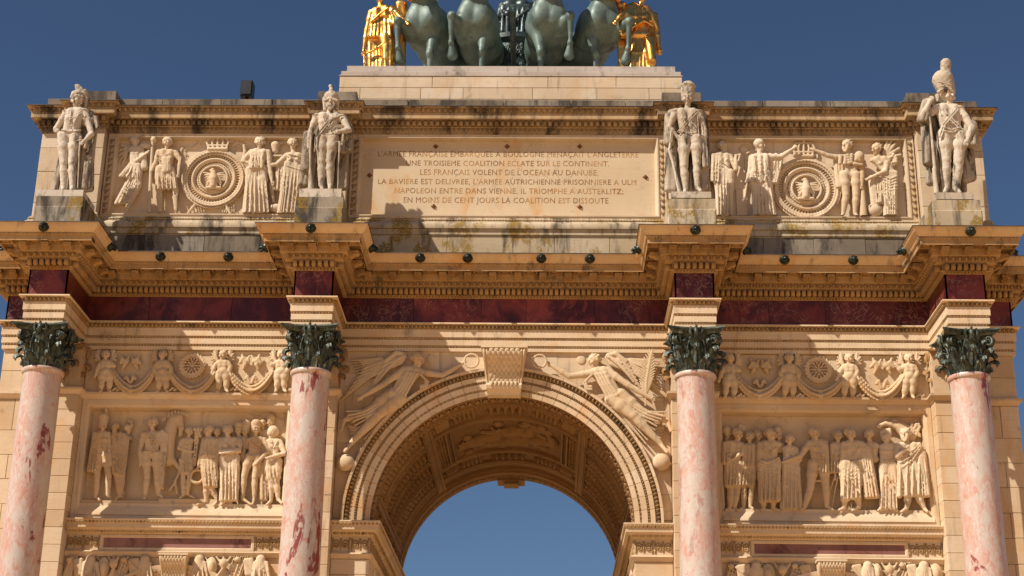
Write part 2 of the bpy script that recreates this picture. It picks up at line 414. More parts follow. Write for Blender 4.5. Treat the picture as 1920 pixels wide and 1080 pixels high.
# spandrel stones, cut to the ring
zs = [-4.70, -4.25, -3.80, -3.36, -2.92, -2.48, -2.07, -1.66]
for i in range(len(zs) - 1):
    z0, z1 = zs[i] + .002, zs[i + 1] - .002
    for s in (-1, 1):
        cuts = [.0, .62, 1.30, 2.02, 2.955] if i % 2 else [.0, .95, 1.62, 2.33, 2.955]
        for a, b in zip(cuts[:-1], cuts[1:]):
            xs = np.linspace(a + .002, b - .002, 9)
            low = np.maximum(z0, np.where(np.abs(xs) < 2.74, CAZ + np.sqrt(np.maximum(0, 2.74 ** 2 - xs ** 2)), -99))
            ok = low < z1 - .01
            if ok.sum() < 2: continue
            xs, low = xs[ok] * s, low[ok]
            V = []; n = len(xs); yy = WY + random.uniform(-.003, .003)
            for y in (yy, yy + .06):
                V += [(x, y, z) for x, z in zip(xs, low)] + [(x, y, z1) for x in xs]
            F = []
            for j in range(n - 1):
                F += [(j, j + 1, n + j + 1, n + j), (j, 2 * n + j, 2 * n + j + 1, j + 1), (n + j + 1, 3 * n + j + 1, 3 * n + j, n + j)]
            F += [(0, n, 3 * n, 2 * n), (n - 1, 3 * n - 1, 4 * n - 1, 2 * n - 1)]
            if s > 0: F = [f[::-1] for f in F]
            obj('stone_block', mesh_np('stone_block', V, [f[::-1] for f in F], 'stone'), cw)
# pilasters behind the columns and the outer wall strips, stone by stone
PIL = [(-8.42, -7.58), (-3.74, -2.96), (2.96, 3.74), (7.58, 8.42)]
pz = [-7.1 + .302 * i for i in range(16)][:15] + [-2.60]
for (x0, x1) in PIL:
    pl = part('pilaster', MB().box((x0 + .012, -.238, -12.2), (x1 - .012, .09, -1.66)), 'stone')
    for i in range(len(pz) - 1):
        block(pl, x0, x1, pz[i], pz[i + 1], -.25, .32)
for s in (-1, 1):
    pr = piers[0 if s < 0 else 3]
    a, b = (8.42, 9.13)
    wz = [-6.75, -6.3, -5.86, -5.41, -4.96, -4.52, -4.07, -3.63, -3.18, -2.60]
    for i in range(len(wz) - 1):
        for (p, q) in (((a, b),) if i % 2 else ((a, 8.80), (8.80, b))):
            block(pr, min(s * p, s * q), max(s * p, s * q), wz[i], wz[i + 1], WY, .1)
    for i, (z0, z1) in enumerate(((-2.48, -2.07), (-2.07, -1.66))):
        block(pr, min(s * a, s * b), max(s * a, s * b), z0, z1, WY, .1)
    # flank stones
    for i in range(len(wz) - 1):
        cuts = [.06, 1.4, 2.9, 4.4, 6.27] if i % 2 else [.06, .9, 2.2, 3.6, 5.1, 6.27]
        for p, q in zip(cuts[:-1], cuts[1:]): block(pr, p, q, wz[i], wz[i + 1], s * 9.13, .1, axis='x', sgn=s)
    block(pr, .06, 3.1, -2.48, -1.66, s * 9.13, .1, axis='x', sgn=s); block(pr, 3.1, 6.27, -2.48, -1.66, s * 9.13, .1, axis='x', sgn=s)
# side-bay wall behind the putti
for s in (-1, 1):
    x0, x1 = (-7.58, -3.74) if s < 0 else (3.74, 7.58)
    part('frieze_ground', MB().box((x0, WY + .01, -2.475), (x1, WY + .08, -1.67)), 'relief')
# string course
SP = [(0, -2.465), (.075, -2.475), (.075, -2.515), (.06, -2.53), (.035, -2.56), (.012, -2.585), (.012, -2.60), (-.02, -2.60)]
for s in (-1, 1):
    pth = [(-9.12, T), (-9.12, WY), (-8.42, WY), (-8.42, -.25), (-7.58, -.25), (-7.58, WY), (-3.74, WY), (-3.74, -.25), (-2.96, -.25), (-2.96, WY + .03)]
    if s > 0: pth = [(-x, y) for x, y in pth][::-1]
    part('string_course', sweep(pth, SP), 'stone', 40)
# ------------------------------------------------------------------ entablature over the columns
def ent_path(hw, yf, yr, xe, back=True):
    p = [(-xe, yr)]
    for c in XS: p += [(c - hw, yr), (c - hw, yf), (c + hw, yf), (c + hw, yr)]
    p += [(xe, yr)]
    if back: p += [(xe, T), (-xe, T)]
    return p
EP = ent_path(.345, P_, 0., 9.165)
ARCHI = [(-.30, -1.14), (.10, -1.142), (.105, -1.165), (.09, -1.172), (.015, -1.176), (.005, -1.25), (.03, -1.255), (.03, -1.40), (-.015, -1.402), (-.015, -1.446), (.014, -1.448), (.014, -1.55), (-.025, -1.552), (-.025, -1.594), (0, -1.596), (0, -1.66), (-.33, -1.66)]
part('architrave', sweep(EP, ARCHI, True), 'stone', 40)
part('architrave_leaf_moulding', scatter(t_join(t_tongue(.054, .078, .075), t_shift(t_tongue(.014, .07, .05), dx=.036)), along(EP, .006, .073, True, -1.213)), 'carve', kind='stuff')
part('architrave_bead_moulding', scatter(t_dome(.038, .045, .038, 6, 2, 0), along(EP, -.016, .052, True, -1.424)), 'carve', 60, kind='stuff')
part('lower_bead_moulding', scatter(t_dome(.038, .042, .036, 6, 2, 0), along(EP, -.026, .052, True, -1.573)), 'carve', 60, kind='stuff')
# frieze of red marble slabs
fr = part('marble_frieze', sweep(ent_path(.345 - .03, P_ + .03, .03, 9.135), [(0, -.60), (0, -1.15)], True), 'red')
P2, N2, m2 = miter(EP, True)
for i in range(len(EP)):
    a, b = P2[i], P2[(i + 1) % len(EP)]; L = np.hypot(*(b - a)); t = (b - a) / L; n = N2[i]
    if t[0] < -.5: continue
    cnt = 1 if L < 1.6 else (3 if L < 5 else 5) if abs(t[0]) > .5 else 4
    w = [1 + random.uniform(-.3, .3) for _ in range(cnt)]; w = np.cumsum([0] + w) / sum(w) * L
    for k in range(cnt):
        p0, p1 = a + t * (w[k] + (.004 if k else 0)), a + t * (w[k + 1] - (.004 if k < cnt - 1 else 0))
        inn = n * .028
        mm = 0 if abs(t[0]) > .5 else 0
        V = [(*p0, -.62), (*p1, -.62), (*p1, -1.145), (*p0, -1.145), (*(p0 - inn), -.62), (*(p1 - inn), -.62), (*(p1 - inn), -1.145), (*(p0 - inn), -1.145)]
        obj('marble_slab', mesh_np('marble_slab', V, [(0, 3, 2, 1), (0, 4, 7, 3), (1, 2, 6, 5), (0, 1, 5, 4), (3, 7, 6, 2)], 'red'), fr)
# cornice
CORN = [(-.25, .02), (.56, .006), (.63, .004), (.63, -.016), (.618, -.018), (.612, -.04), (.59, -.075), (.555, -.11), (.535, -.135), (.53, -.15), (.515, -.152), (.505, -.175), (.505, -.198), (.49, -.20), (.49, -.283), (.475, -.285), (.47, -.195), (.265, -.195),
        (.262, -.285), (.245, -.29), (.245, -.38), (.235, -.385), (.185, -.39), (.165, -.44), (.165, -.478), (.17, -.485), (.035, -.487), (.035, -.60), (.075, -.603), (.03, -.612), (.012, -.64), (0, -.645), (-.05, -.645)]
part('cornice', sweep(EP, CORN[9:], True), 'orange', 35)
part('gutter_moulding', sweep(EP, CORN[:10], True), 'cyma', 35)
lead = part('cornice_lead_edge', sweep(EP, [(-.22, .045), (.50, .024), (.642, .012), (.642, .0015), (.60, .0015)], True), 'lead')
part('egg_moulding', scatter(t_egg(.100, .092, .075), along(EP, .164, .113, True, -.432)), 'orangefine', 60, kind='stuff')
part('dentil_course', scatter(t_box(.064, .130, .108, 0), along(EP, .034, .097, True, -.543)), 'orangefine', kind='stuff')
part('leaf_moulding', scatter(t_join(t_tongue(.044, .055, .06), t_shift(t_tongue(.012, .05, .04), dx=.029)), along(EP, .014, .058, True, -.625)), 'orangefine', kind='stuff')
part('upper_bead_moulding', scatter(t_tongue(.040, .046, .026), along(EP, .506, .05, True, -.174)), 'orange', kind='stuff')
# modillions and soffit coffers
def modillion():
    prof = [(0, .0), (.0, -.085), (.03, -.098), (.07, -.095), (.10, -.07), (.12, -.055), (.16, -.055), (.175, -.060), (.185, -.045), (.18, 0)]
    b = MB(); w = .062; n = len(prof)
    V = [(-w, y, z) for y, z in prof] + [(w, y, z) for y, z in prof]
    F = [tuple(range(n)), tuple(range(2 * n - 1, n - 1, -1))] + [(i + 1, i, n + i, n + i + 1) for i in range(n - 1)]
    b.add(V, F)
    for x in (-w - .004, w + .004):                     # the scroll ends
        sp = [(x, .07 + .05 * math.cos(a) * (1 - a / 12), -.055 + .042 * math.sin(a) * (1 - a / 12)) for a in np.linspace(0, 9, 16)]
        v, f = t_tube(sp, .008, 4); b.add(v, f)
    for k, xx in enumerate((-.045, -.015, .015, .045)):  # the leaf that hangs under it
        v, f = t_tube([(xx * .8, .015, -.094), (xx, .06, -.105 - .006 * (k % 3 > 0)), (xx * 1.1, .12, -.066), (xx, .155, -.068), (xx * .7, .19, -.048)], [.011, .015, .014, .014, .008], 5); b.add(v, f)
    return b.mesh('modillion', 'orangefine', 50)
def coffer():
    b = MB(); w, d = .125, .085
    for r, z in ((1., 0.), (.80, .0)): pass
    def rect(sx, sy, z): return [(-w * sx, -d * sy, z), (w * sx, -d * sy, z), (w * sx, d * sy, z), (-w * sx, d * sy, z)]
    V = rect(1, 1, 0) + rect(1, 1, -.082) + rect(.86, .80, -.082) + rect(.84, .78, -.002)
    F = []
    for k in range(3): F += [(k * 4 + i, k * 4 + (i + 1) % 4, k * 4 + 4 + (i + 1) % 4, k * 4 + 4 + i) for i in range(4)]
    b.add(V, F)
    for i in range(8):
        a = i * math.pi / 4; ca, sa = math.cos(a), math.sin(a)
        v, f = t_tube([(ca * .012, sa * .012, -.030), (ca * .05, sa * .034, -.058), (ca * .085, sa * .052, -.020)], [.012, .017, .010], 5); b.add(v, f)
    v, f = t_dome(.04, .02, .04, 6, 2); b.add([(x, z, -y - .03) for x, y, z in v], [g[::-1] for g in f])
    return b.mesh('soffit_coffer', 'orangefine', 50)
MODM, COFM = modillion(), coffer()
cor = bpy.data.objects['cornice']
for i in range(len(EP)):
    a, b = P2[i] + m2[i] * .245, P2[(i + 1) % len(EP)] + m2[(i + 1) % len(EP)] * .245
    L = np.hypot(*(b - a)); t = (b - a) / L; n = N2[i]
    if t[0] < -.5 or L < .2: continue
    side = abs(t[0]) < .5
    if side and abs(a[0]) < 9.2: cnt = 3
    elif L < 1.4: cnt = 3 if L > .8 else 1
    elif side: cnt = 14
    else: cnt = 12 if L > 5 else 8
    sp = L / cnt; ang = math.atan2(t[1], t[0])
    for k in range(cnt):
        c = a + t * sp * (k + .5)
        if not (side and abs(a[0]) < 9.2): obj('modillion', MODM, cor, (c[0], c[1], -.283), (0, 0, ang + math.pi)).scale = (-1, 1, 1) if False else (1, 1, 1)
        else:
            obj('modillion', MODM, cor, (c[0], c[1], -.283), (0, 0, ang + math.pi))
        if k < cnt - 1 or side:
            q = a + t * sp * (k + 1) + n * .125
            if k < cnt - 1: obj('soffit_coffer', COFM, cor, (q[0], q[1], -.195), (0, 0, ang))
    if not side:
        for q in (a + n * .125 - t * .0 , b + n * .125):
            pass
# corner coffers of the projecting blocks
for c in XS:
    for s in (-1, 1):
        obj('soffit_coffer', COFM, cor, (c + s * (.345 + .365), P_ - .365, -.195), (0, 0, 0))
# ------------------------------------------------------------------ central arch ring, stone by stone
RP = [(2.305, .10), (2.305, -.005), (2.393, -.012), (2.395, .015), (2.428, .015), (2.43, -.022), (2.532, -.03), (2.534, .0), (2.576, .0), (2.578, -.042), (2.66, -.05), (2.662, -.01), (2.752, -.01), (2.756, -.112), (2.80, -.118), (2.80, .06)]
ring = obj('archivolt', arch_wall(-2.47, 2.47, 0, CAZ, 2.47, CAZ + 2.48, .092, .10, 48).mesh('archivolt', 'stone'), arch)
NV = 32
for k in range(NV):
    a0, a1 = math.pi * k / NV + .0012, math.pi * (k + 1) / NV - .0012
    V = []; n = len(RP); off = random.uniform(-.003, .003)
    for a in np.linspace(a0, a1, 4):
        V += [(r * math.cos(a), y + off, CAZ + r * math.sin(a)) for r, y in RP]
    F = []
    for j in range(3):
        F += [(j * n + i, (j + 1) * n + i, (j + 1) * n + i + 1, j * n + i + 1) for i in range(n - 1)]
    F += [tuple(range(n)), tuple(range(4 * n - 1, 3 * n - 1, -1))]
    obj('voussoir', mesh_np('voussoir', V, F, 'stone', 30), ring)
def ring_frames(r, y, sp, flip=1):
    n = int(math.pi * r / sp); out = []
    for k in range(n):
        a = math.pi * (k + .5) / n
        out.append(((r * math.cos(a), y, CAZ + r * math.sin(a)), (-math.sin(a), 0, math.cos(a)), (0, -1, 0), (math.cos(a), 0, math.sin(a))))
    return out
part('arch_leaf_moulding', scatter3(t_join(t_tongue(.05, .085, .085), t_shift(t_tongue(.014, .08, .06), dx=.035)), ring_frames(2.707, -.008, .070)), 'carve', kind='stuff', parent=ring)
part('arch_bead_moulding', scatter3(t_tongue(.036, .04, .052), ring_frames(2.555, .002, .048)), 'carve', kind='stuff', parent=ring)
part('inner_bead_moulding', scatter3(t_dome(.05, .05, .030, 6, 2, 0), ring_frames(2.411, .017, .080)), 'carve', 60, kind='stuff', parent=ring)
# vault lining: front band, coffered barrel, rear band
def cyl(prof, th0=0, th1=math.pi, n=64):
    """prof: list of (r, y); surface swept round the arch axis"""
    th = np.linspace(th0, th1, n + 1); k = len(prof); V = []; F = []
    for a in th: V += [(r * math.cos(a), y, CAZ + r * math.sin(a)) for r, y in prof]
    for i in range(n):
        for j in range(k - 1): F.append((i * k + j, i * k + j + 1, (i + 1) * k + j + 1, (i + 1) * k + j))
    return V, F
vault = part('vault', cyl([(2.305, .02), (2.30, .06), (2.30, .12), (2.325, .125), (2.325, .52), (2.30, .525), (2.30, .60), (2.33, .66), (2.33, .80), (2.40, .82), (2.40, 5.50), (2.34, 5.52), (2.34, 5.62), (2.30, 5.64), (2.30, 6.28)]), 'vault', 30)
def vframe(s_th, y, r):
    """frame on the underside of the vault: x round the arch, y towards the axis, z along the depth"""
    a = s_th; return ((r * math.cos(a), y, CAZ + r * math.sin(a)), (-math.sin(a), 0, math.cos(a)), (-math.cos(a), 0, -math.sin(a)), (0, -1, 0))
def t_scroll(w, h):
    """carved S scroll with a flower in each curl"""
    ts = []
    for sx in (-1, 1):
        sp = [(sx * (w * .25 + w * .20 * math.cos(a) * (1 - a / 11)), .010, h * .36 * math.sin(a) * (1 - a / 11)) for a in np.linspace(-.6, 8, 13)]
        ts.append(t_tube(sp, .010 * h / .2, 4)); ts.append(t_shift(t_dome(.05 * h / .2, .022, .05 * h / .2, 6, 2), dx=sx * w * .25))
    ts.append(t_tongue(w * .14, h * .9, .022))
    for sx in (-1, 1): ts.append(t_shift(t_tongue(w * .10, h * .4, .018), dx=sx * w * .47, dz=h * .28)); ts.append(t_shift(t_tongue(w * .1, h * .35, .018), dx=sx * w * .46, dz=-h * .3))
    return t_join(*ts)
def t_deep(t, k): return [(x, y * k, z) for x, y, z in t[0]], t[1]
n = 26
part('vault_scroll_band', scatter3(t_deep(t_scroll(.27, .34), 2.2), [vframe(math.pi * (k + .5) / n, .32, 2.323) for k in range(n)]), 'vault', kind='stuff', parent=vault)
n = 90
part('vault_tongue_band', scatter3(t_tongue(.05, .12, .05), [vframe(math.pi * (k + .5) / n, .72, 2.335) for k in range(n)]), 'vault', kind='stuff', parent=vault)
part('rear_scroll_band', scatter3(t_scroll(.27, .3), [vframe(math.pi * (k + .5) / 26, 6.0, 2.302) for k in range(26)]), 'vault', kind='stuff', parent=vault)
def vslab(th0, th1, y0, y1, r0, r1, n=6):
    th = np.linspace(th0, th1, n + 1); b = MB()
    V = []
    for a in th: V += [(r * math.cos(a), y, CAZ + r * math.sin(a)) for r, y in ((r0, y0), (r1, y0), (r1, y1), (r0, y1))]
    F = [(0, 1, 2, 3), (4 * n + 3, 4 * n + 2, 4 * n + 1, 4 * n)]
    for i in range(n):
        for j in range(4): F.append((4 * i + (j + 1) % 4, 4 * i + j, 4 * i + 4 + j, 4 * i + 4 + (j + 1) % 4))
    b.add(V, F); return b
D = math.radians
for th in (90 - 38, 90 + 38, 90 - 76, 90 + 76):                 # flat ribs across the vault
    part('vault_rib', vslab(D(th - 2.6), D(th + 2.6), .83, 5.5, 2.42, 2.325, 4), 'vault', parent=vault)
    for dd in (-1.5, 1.5):
        part('rib_fillet', vslab(D(th + dd - .5), D(th + dd + .5), .84, 5.49, 2.36, 2.305, 2), 'vault', parent=vault)
for y in (1.62, 1.72, 4.02, 4.12, 4.86, 4.98):
    for (t0, t1) in ((52 + 2.6, 128 - 2.6), (14 + 2.6, 52 - 2.6), (128 + 2.6, 166 - 2.6)):
        part('vault_moulding', vslab(D(t0), D(t1), y - .035, y + .035, 2.41, 2.345, 14), 'vault', parent=vault)
for (t0, t1) in ((54.8, 60.5), (119.5, 125.2), (63.2, 116.8)):                      # frames of the vault pictures
    for th in (t0, t1): part('picture_frame', vslab(D(th - .45), D(th + .45), 1.76, 3.98, 2.41, 2.335, 2), 'vault', parent=vault)
for y0, yc, hh in ((1.2, 1.22, .55), (4.1, 4.49, .62)):
    cells = [(86 - 8 * 1, 14)]
    for tc, wd in ((90, 18), (71, 12), (109, 12), (60, 7), (120, 7)):
        fr_ = [vframe(D(tc + (k - 2) * wd / 5.5), yc, 2.395) for k in range(5)]
        part('vault_palmette', scatter3(t_join(t_tongue(.10, hh * .8, .09), t_shift(t_dome(.06, .09, .16, 6, 2), dx=.075)), fr_), 'vault', kind='stuff', parent=vault)
for tc in (57.6, 122.4):
    fr_ = [vframe(D(tc + dx), 1.95 + .21 * k, 2.395) for k in range(10) for dx in (-1.5, 0, 1.5)]
    part('vault_trellis', scatter3(t_dome(.06, .07, .14, 6, 2), fr_), 'vault', kind='stuff', parent=vault)
for sgn in (-1, 1):                                              # rows of leaf and coil bands in the haunches
    for base, span in ((38, 36), (76, 14)):
        for r_i, y in enumerate((1.22, 1.95, 2.45, 2.95, 3.45, 3.85, 4.49, 5.2)):
            k = int(span / 2.6); tt = t_deep(t_scroll(.22, .36), 3.) if r_i % 2 else t_join(t_tongue(.085, .36, .08), t_shift(t_dome(.04, .07, .22, 6, 2), dx=.06))
            fr_ = [vframe(D(90 + sgn * (base + 3.2 + (span - 6.) * (j + .5) / k)), y, 2.395) for j in range(k)]
            part('vault_leaf_band', scatter3(tt, fr_), 'vault', kind='stuff', parent=vault)
            if r_i in (2, 4): part('vault_moulding', vslab(D(90 + sgn * (base + 2.7)) if sgn > 0 else D(90 - (base + span - 2.7)), D(90 + sgn * (base + span - 2.7)) if sgn > 0 else D(90 - (base + 2.7)), y + .22, y + .28, 2.41, 2.365, 8), 'vault', parent=vault)
# rear keystone hanging under the crown
part('rear_keystone', MB().box((-.30, 6.10, -2.545), (.29, 6.62, -2.40)).box((-.16, 6.18, -2.605), (.16, 6.60, -2.544)), 'vault')
# ------------------------------------------------------------------ keystones
def keystone(name, xc, zt, zb, wt, wb, out, mat='relief', rows=9):
    H = zt - zb
    prof = [(0, 0), (.93, .0), (1.0, -.05), (.98, -.13), (.86, -.22), (.66, -.34), (.50, -.50), (.42, -.64), (.42, -.72), (.50, -.74), (.72, -.76), (.78, -.81), (.74, -.88), (.60, -.93), (.52, -.955), (.50, -1.0), (0, -1.0)]
    def X(zf): return wt + (wb - wt) * min(1, -zf)
    V = []
    for s in (-1, 1): V += [(xc + s * X(zf), WY - o * out, zt + zf * H) for o, zf in prof]
    n = len(prof); F = [tuple(range(n)), tuple(range(2 * n - 1, n - 1, -1))] + [(i, i + 1, n + i + 1, n + i) for i in range(n - 1)]
    k = obj(name, mesh_np(name, V, [f[::-1] for f in F], mat, 35), arch)
    ps = np.array([(o, zf) for o, zf in prof[2:9]]); seg = np.r_[0, np.cumsum(np.hypot(np.diff(ps[:, 0]) * out, np.diff(ps[:, 1]) * H))]
    fr_ = []
    for r in range(rows):
        s = seg[-1] * (r + .3) / rows; o = np.interp(s, seg, ps[:, 0]); zf = np.interp(s, seg, ps[:, 1])
        d = np.array([0, -(np.interp(s + .02, seg, ps[:, 0]) - o) * out, (np.interp(s + .02, seg, ps[:, 1]) - zf) * H]); d /= np.linalg.norm(d)
        cnt = 6; W = X(zf) * .72
        for c in range(cnt + (r % 2)):
            xx = -W + 2 * W * (c + (0. if r % 2 else .5)) / cnt
            ez = -d; ey = np.cross(ez, (1, 0, 0)); ey = -ey if ey[1] > 0 else ey
            fr_.append(((xc + xx, WY - o * out, zt + zf * H), (1, 0, 0), ey, ez))
    sc = t_tongue(2 * X(-.3) * .72 / 6 * 1.05, H * .85 / rows * 1.75, .020)
    part('scale_carving', scatter3(sc, fr_), mat, kind='stuff', parent=k)
    for s in (-1, 1):                                   # beaded edges
        for q in (.80, .93):
            pts = [(xc + s * X(zf) * q, WY - o * out - .004, zt + zf * H) for o, zf in prof[1:9]]
            part('edge_roll', t_tube(pts, .018 if q < .9 else .022, 6), mat, 60, parent=k)
    fr_ = [((xc + X(-.8) * (-.8 + 1.6 * (i + .5) / 7), WY - .70 * out, zt - .80 * H), (1, 0, 0), (0, -1, 0), (0, 0, 1)) for i in range(7)]
    part('leaf_carving', scatter3(t_tongue(X(-.8) * .24, H * .16, .05), fr_), mat, kind='stuff', parent=k)
    part('keystone_cap', MB().box((xc - wt - .02, WY - out - .03, zt), (xc + wt + .02, WY, zt + .035)), mat, parent=k)
    return k
keystone('keystone', .0, -1.70, -2.52, .395, .295, .40)
for s in (-1, 1): keystone('side_keystone', s * SAX, -5.445, -6.05, .235, .18, .26, rows=7)
# ------------------------------------------------------------------ side bays: relief panels, impost bands, small arches
def frame_rect(x0, x1, z0, z1, prof, ktop=1.):
    V = []; F = []; k = len(prof)
    for (sx, sz, x, z) in ((1, 1, x0, z0), (-1, 1, x1, z0), (-1, -1, x1, z1), (1, -1, x0, z1)):
        V += [(x + sx * i, y, z + sz * i * (ktop if sz < 0 else 1)) for i, y in prof]
    for c in range(4):
        a, b = c * k, ((c + 1) % 4) * k
        for j in range(k - 1): F.append((a + j, b + j, b + j + 1, a + j + 1))
    return V, F
panels = {}
for s in (-1, 1):
    x0, x1 = (-7.58, -3.74) if s < 0 else (3.74, 7.58)
    pn = part('battle_relief_panel', MB().box((x0 + .15, .255, -4.70), (x1 - .15, .283, -2.70)), 'relief'); panels[s] = pn
    f = part('panel_frame', frame_rect(x0 + .004, x1 - .004, -4.79, -2.602, [(0, .12), (0, .045), (.085, .045), (.09, .065), (.10, .07), (.13, .09), (.155, .20), (.165, .26)]), 'stone', 30, parent=pn)
    part('panel_sill', sweep([(x0 + .09, .20), (x1 - .09, .20)], [(-.06, -4.475), (.10, -4.478), (.10, -4.53), (.105, -4.54), (.17, -4.66), (.175, -4.70), (.0, -4.70)]), 'relief', 30, parent=pn)
    # impost entablature
    IMP = [(0, -4.785), (.185, -4.79), (.19, -4.81), (.175, -4.845), (.155, -4.875), (.15, -4.88), (.15, -4.945), (.125, -4.948), (.12, -4.955), (.10, -4.975), (.06, -5.0), (.02, -5.035), (0, -5.04), (0, -5.325), (.05, -5.33), (.065, -5.355), (.05, -5.38), (.02, -5.41), (.015, -5.43), (-.02, -5.43)]
    ip = [(x0, WY), (x1, WY)]
    im = part('impost_band', sweep(ip, IMP), 'stone', 35)
    part('impost_leaf_moulding', scatter(t_join(t_tongue(.052, .06, .018), t_shift(t_dome(.02, .02, .03, 5, 2), dx=.032)), along(ip, .165, .064, z=-4.85)), 'carve', kind='stuff', parent=im)
    part('lower_leaf_moulding', scatter(t_join(t_tongue(.085, .07, .022), t_shift(t_tongue(.03, .07, .028), dx=.055)), along(ip, .07, .110, z=-4.995)), 'carve', kind='stuff', parent=im)
    rx0, rx1 = (-6.93, -4.36) if s < 0 else (4.36, 6.93)
    part('marble_inlay', MB().box((rx0, WY - .004, -5.27), (rx1, WY + .02, -5.065)), 'mauve', parent=im)
    part('inlay_frame', frame_rect(rx0 - .06, rx1 + .06, -5.32, -5.05, [(0, WY + .01), (0, WY - .02), (.035, WY - .022), (.05, WY - .008), (.055, WY + .01)]), 'stone', 30, parent=im)
    for q0, q1 in ((x0, rx0 - .07), (rx1 + .07, x1)):
        w = (q1 - q0) / 2
        pl_ = [(q0 + w * (k + .5), WY - .002, -5.185, 1, 0, 0, -1) for k in range(2)]
        part('scroll_carving', scatter(t_scroll(w * .96, .25), pl_), 'carve', kind='stuff', parent=im)
    # small arch ring
    sr = obj('side_archivolt', arch_wall(s * SAX - SAR, s * SAX + SAR, s * SAX, SAZ, SAR + .01, SAZ + SAR + .012, WY + .02, WY + .028, 8).mesh('side_archivolt', 'stone'), arch)
    SRP = [(1.45, .10), (1.45, .02), (1.56, .015), (1.565, .0), (1.70, -.005), (1.705, -.03), (1.80, -.06), (1.85, -.065), (1.85, .06)]
    for k in range(17):
        a0, a1 = math.pi * k / 17 + .0015, math.pi * (k + 1) / 17 - .0015; V = []; n = len(SRP)
        for a in np.linspace(a0, a1, 4): V += [(s * SAX + r * math.cos(a), y, SAZ + r * math.sin(a)) for r, y in SRP]
        F = []
        for j in range(3): F += [(j * n + i, (j + 1) * n + i, (j + 1) * n + i + 1, j * n + i + 1) for i in range(n - 1)]
        F += [tuple(range(n)), tuple(range(4 * n - 1, 3 * n - 1, -1))]
        obj('voussoir', mesh_np('voussoir', V, F, 'stone', 30), sr)
    fr_ = []
    for k in range(60):
        a = math.pi * (k + .5) / 60; fr_.append(((s * SAX + 1.752 * math.cos(a), -.04, SAZ + 1.752 * math.sin(a)), (-math.sin(a), 0, math.cos(a)), (0, -1, 0), (math.cos(a), 0, math.sin(a))))
    part('side_leaf_moulding', scatter3(t_tongue(.07, .08, .025), fr_), 'carve', kind='stuff', parent=sr)
    # impost of the central arch
    cp = [(-2.955, WY), (-2.29, WY), (-2.29, T - .05)]
    if s > 0: cp = [(-x, y) for x, y in cp][::-1]
    cj = part('central_impost', sweep(cp, IMP), 'stone', 35)
    part('impost_leaf_moulding', scatter(t_join(t_tongue(.052, .06, .018), t_shift(t_dome(.02, .02, .03, 5, 2), dx=.032)), along(cp, .165, .064, z=-4.85)), 'carve', kind='stuff', parent=cj)
    part('lower_leaf_moulding', scatter(t_join(t_tongue(.085, .07, .022), t_shift(t_tongue(.03, .07, .028), dx=.055)), along(cp, .07, .110, z=-4.995)), 'carve', kind='stuff', parent=cj)
    part('scroll_carving', scatter(t_scroll(.31, .25), along(cp, .002, .325, z=-5.185)), 'carve', kind='stuff', parent=cj)
    jz = [-7.0, -6.56, -6.12, -5.70, -5.432]
    for i in range(len(jz) - 1):
        for p, q in (((2.29, 2.955),) if i % 2 else ((2.29, 2.66), (2.66, 2.955))): block(piers[1 if s < 0 else 2], min(s * p, s * q), max(s * p, s * q), jz[i], jz[i + 1], WY, .1)
    part('jamb', MB().box((min(s * 2.302, s * 2.47), WY + .05, -12.2), (max(s * 2.302, s * 2.47), T - .05, -4.79)), 'stone')
    fr_ = [((s * 2.302, 1.0 + .42 * i, -6.2 - .35 * j), (0, s, 0), (-s, 0, 0), (0, 0, 1)) for i in range(10) for j in range(-2, 2)]
    part('jamb_carving', scatter3(t_deep(t_scroll(.36, .3), 1.6), fr_), 'relief', kind='stuff')
# ------------------------------------------------------------------ attic
AY = .15
def att_path(hw=.29, yr=AY, yf=-.05, xe=8.99):
    return ent_path(hw, yf, yr, xe)
AP = att_path()
attic = part('attic', MB().box((-8.94, AY + .16, .0), (8.94, T - .2, 3.22)).box((-8.94, AY + .06, 0), (-7.6, AY + .17, 3.1)).box((7.6, AY + .06, 0), (8.94, AY + .17, 3.1)).box((-3.7, AY + .06, 0), (-2.95, AY + .17, 3.1)).box((2.95, AY + .06, 0), (3.7, AY + .17, 3.1)), 'attic')
for c in XS:
    part('attic_strip', MB().box((c - .285, -.035, 0), (c + .285, AY + .08, 3.0)), 'attic', parent=attic)
    zz = [.66, 1.22, 1.80, 2.36, 2.80]
    for i in range(4): block(attic, c - .29, c + .29, zz[i], zz[i + 1], -.05, .1, 'attic')
for s in (-1, 1):
    zz = [.66, 1.30, 1.95, 2.45, 2.80]
    for i in range(4): block(attic, min(s * 8.29, s * 8.99), max(s * 8.29, s * 8.99), zz[i], zz[i + 1], AY, .1, 'attic')
    for i in range(4):
        cuts = [AY + .01, 1.6, 3.2, 4.7, T - .15] if i % 2 else [AY + .01, 1.0, 2.5, 4.0, T - .15]
        for p, q in zip(cuts[:-1], cuts[1:]): block(attic, p, q, zz[i], zz[i + 1], s * 8.99, .1, 'attic', axis='x', sgn=s)
ACOR = [(-.10, 3.24), (.20, 3.238), (.272, 3.228), (.272, 3.214), (.262, 3.21), (.18, 3.205), (.175, 3.13), (.20, 3.122), (.195, 3.12), (.195, 3.01), (.18, 3.0), (.175, 3.012), (.05, 3.016), (.045, 3.0), (.03, 2.995), (.03, 2.905), (.042, 2.90), (.035, 2.89), (-.005, 2.885), (-.005, 2.785), (.006, 2.775), (.004, 2.755), (-.05, 2.755)]
ac = part('attic_cornice', sweep(AP, ACOR, True), 'sooty', 35)
part('attic_lead_edge', sweep(AP, [(.18, 3.252), (.284, 3.242), (.284, 3.232), (.25, 3.232)], True), 'lead', parent=ac)
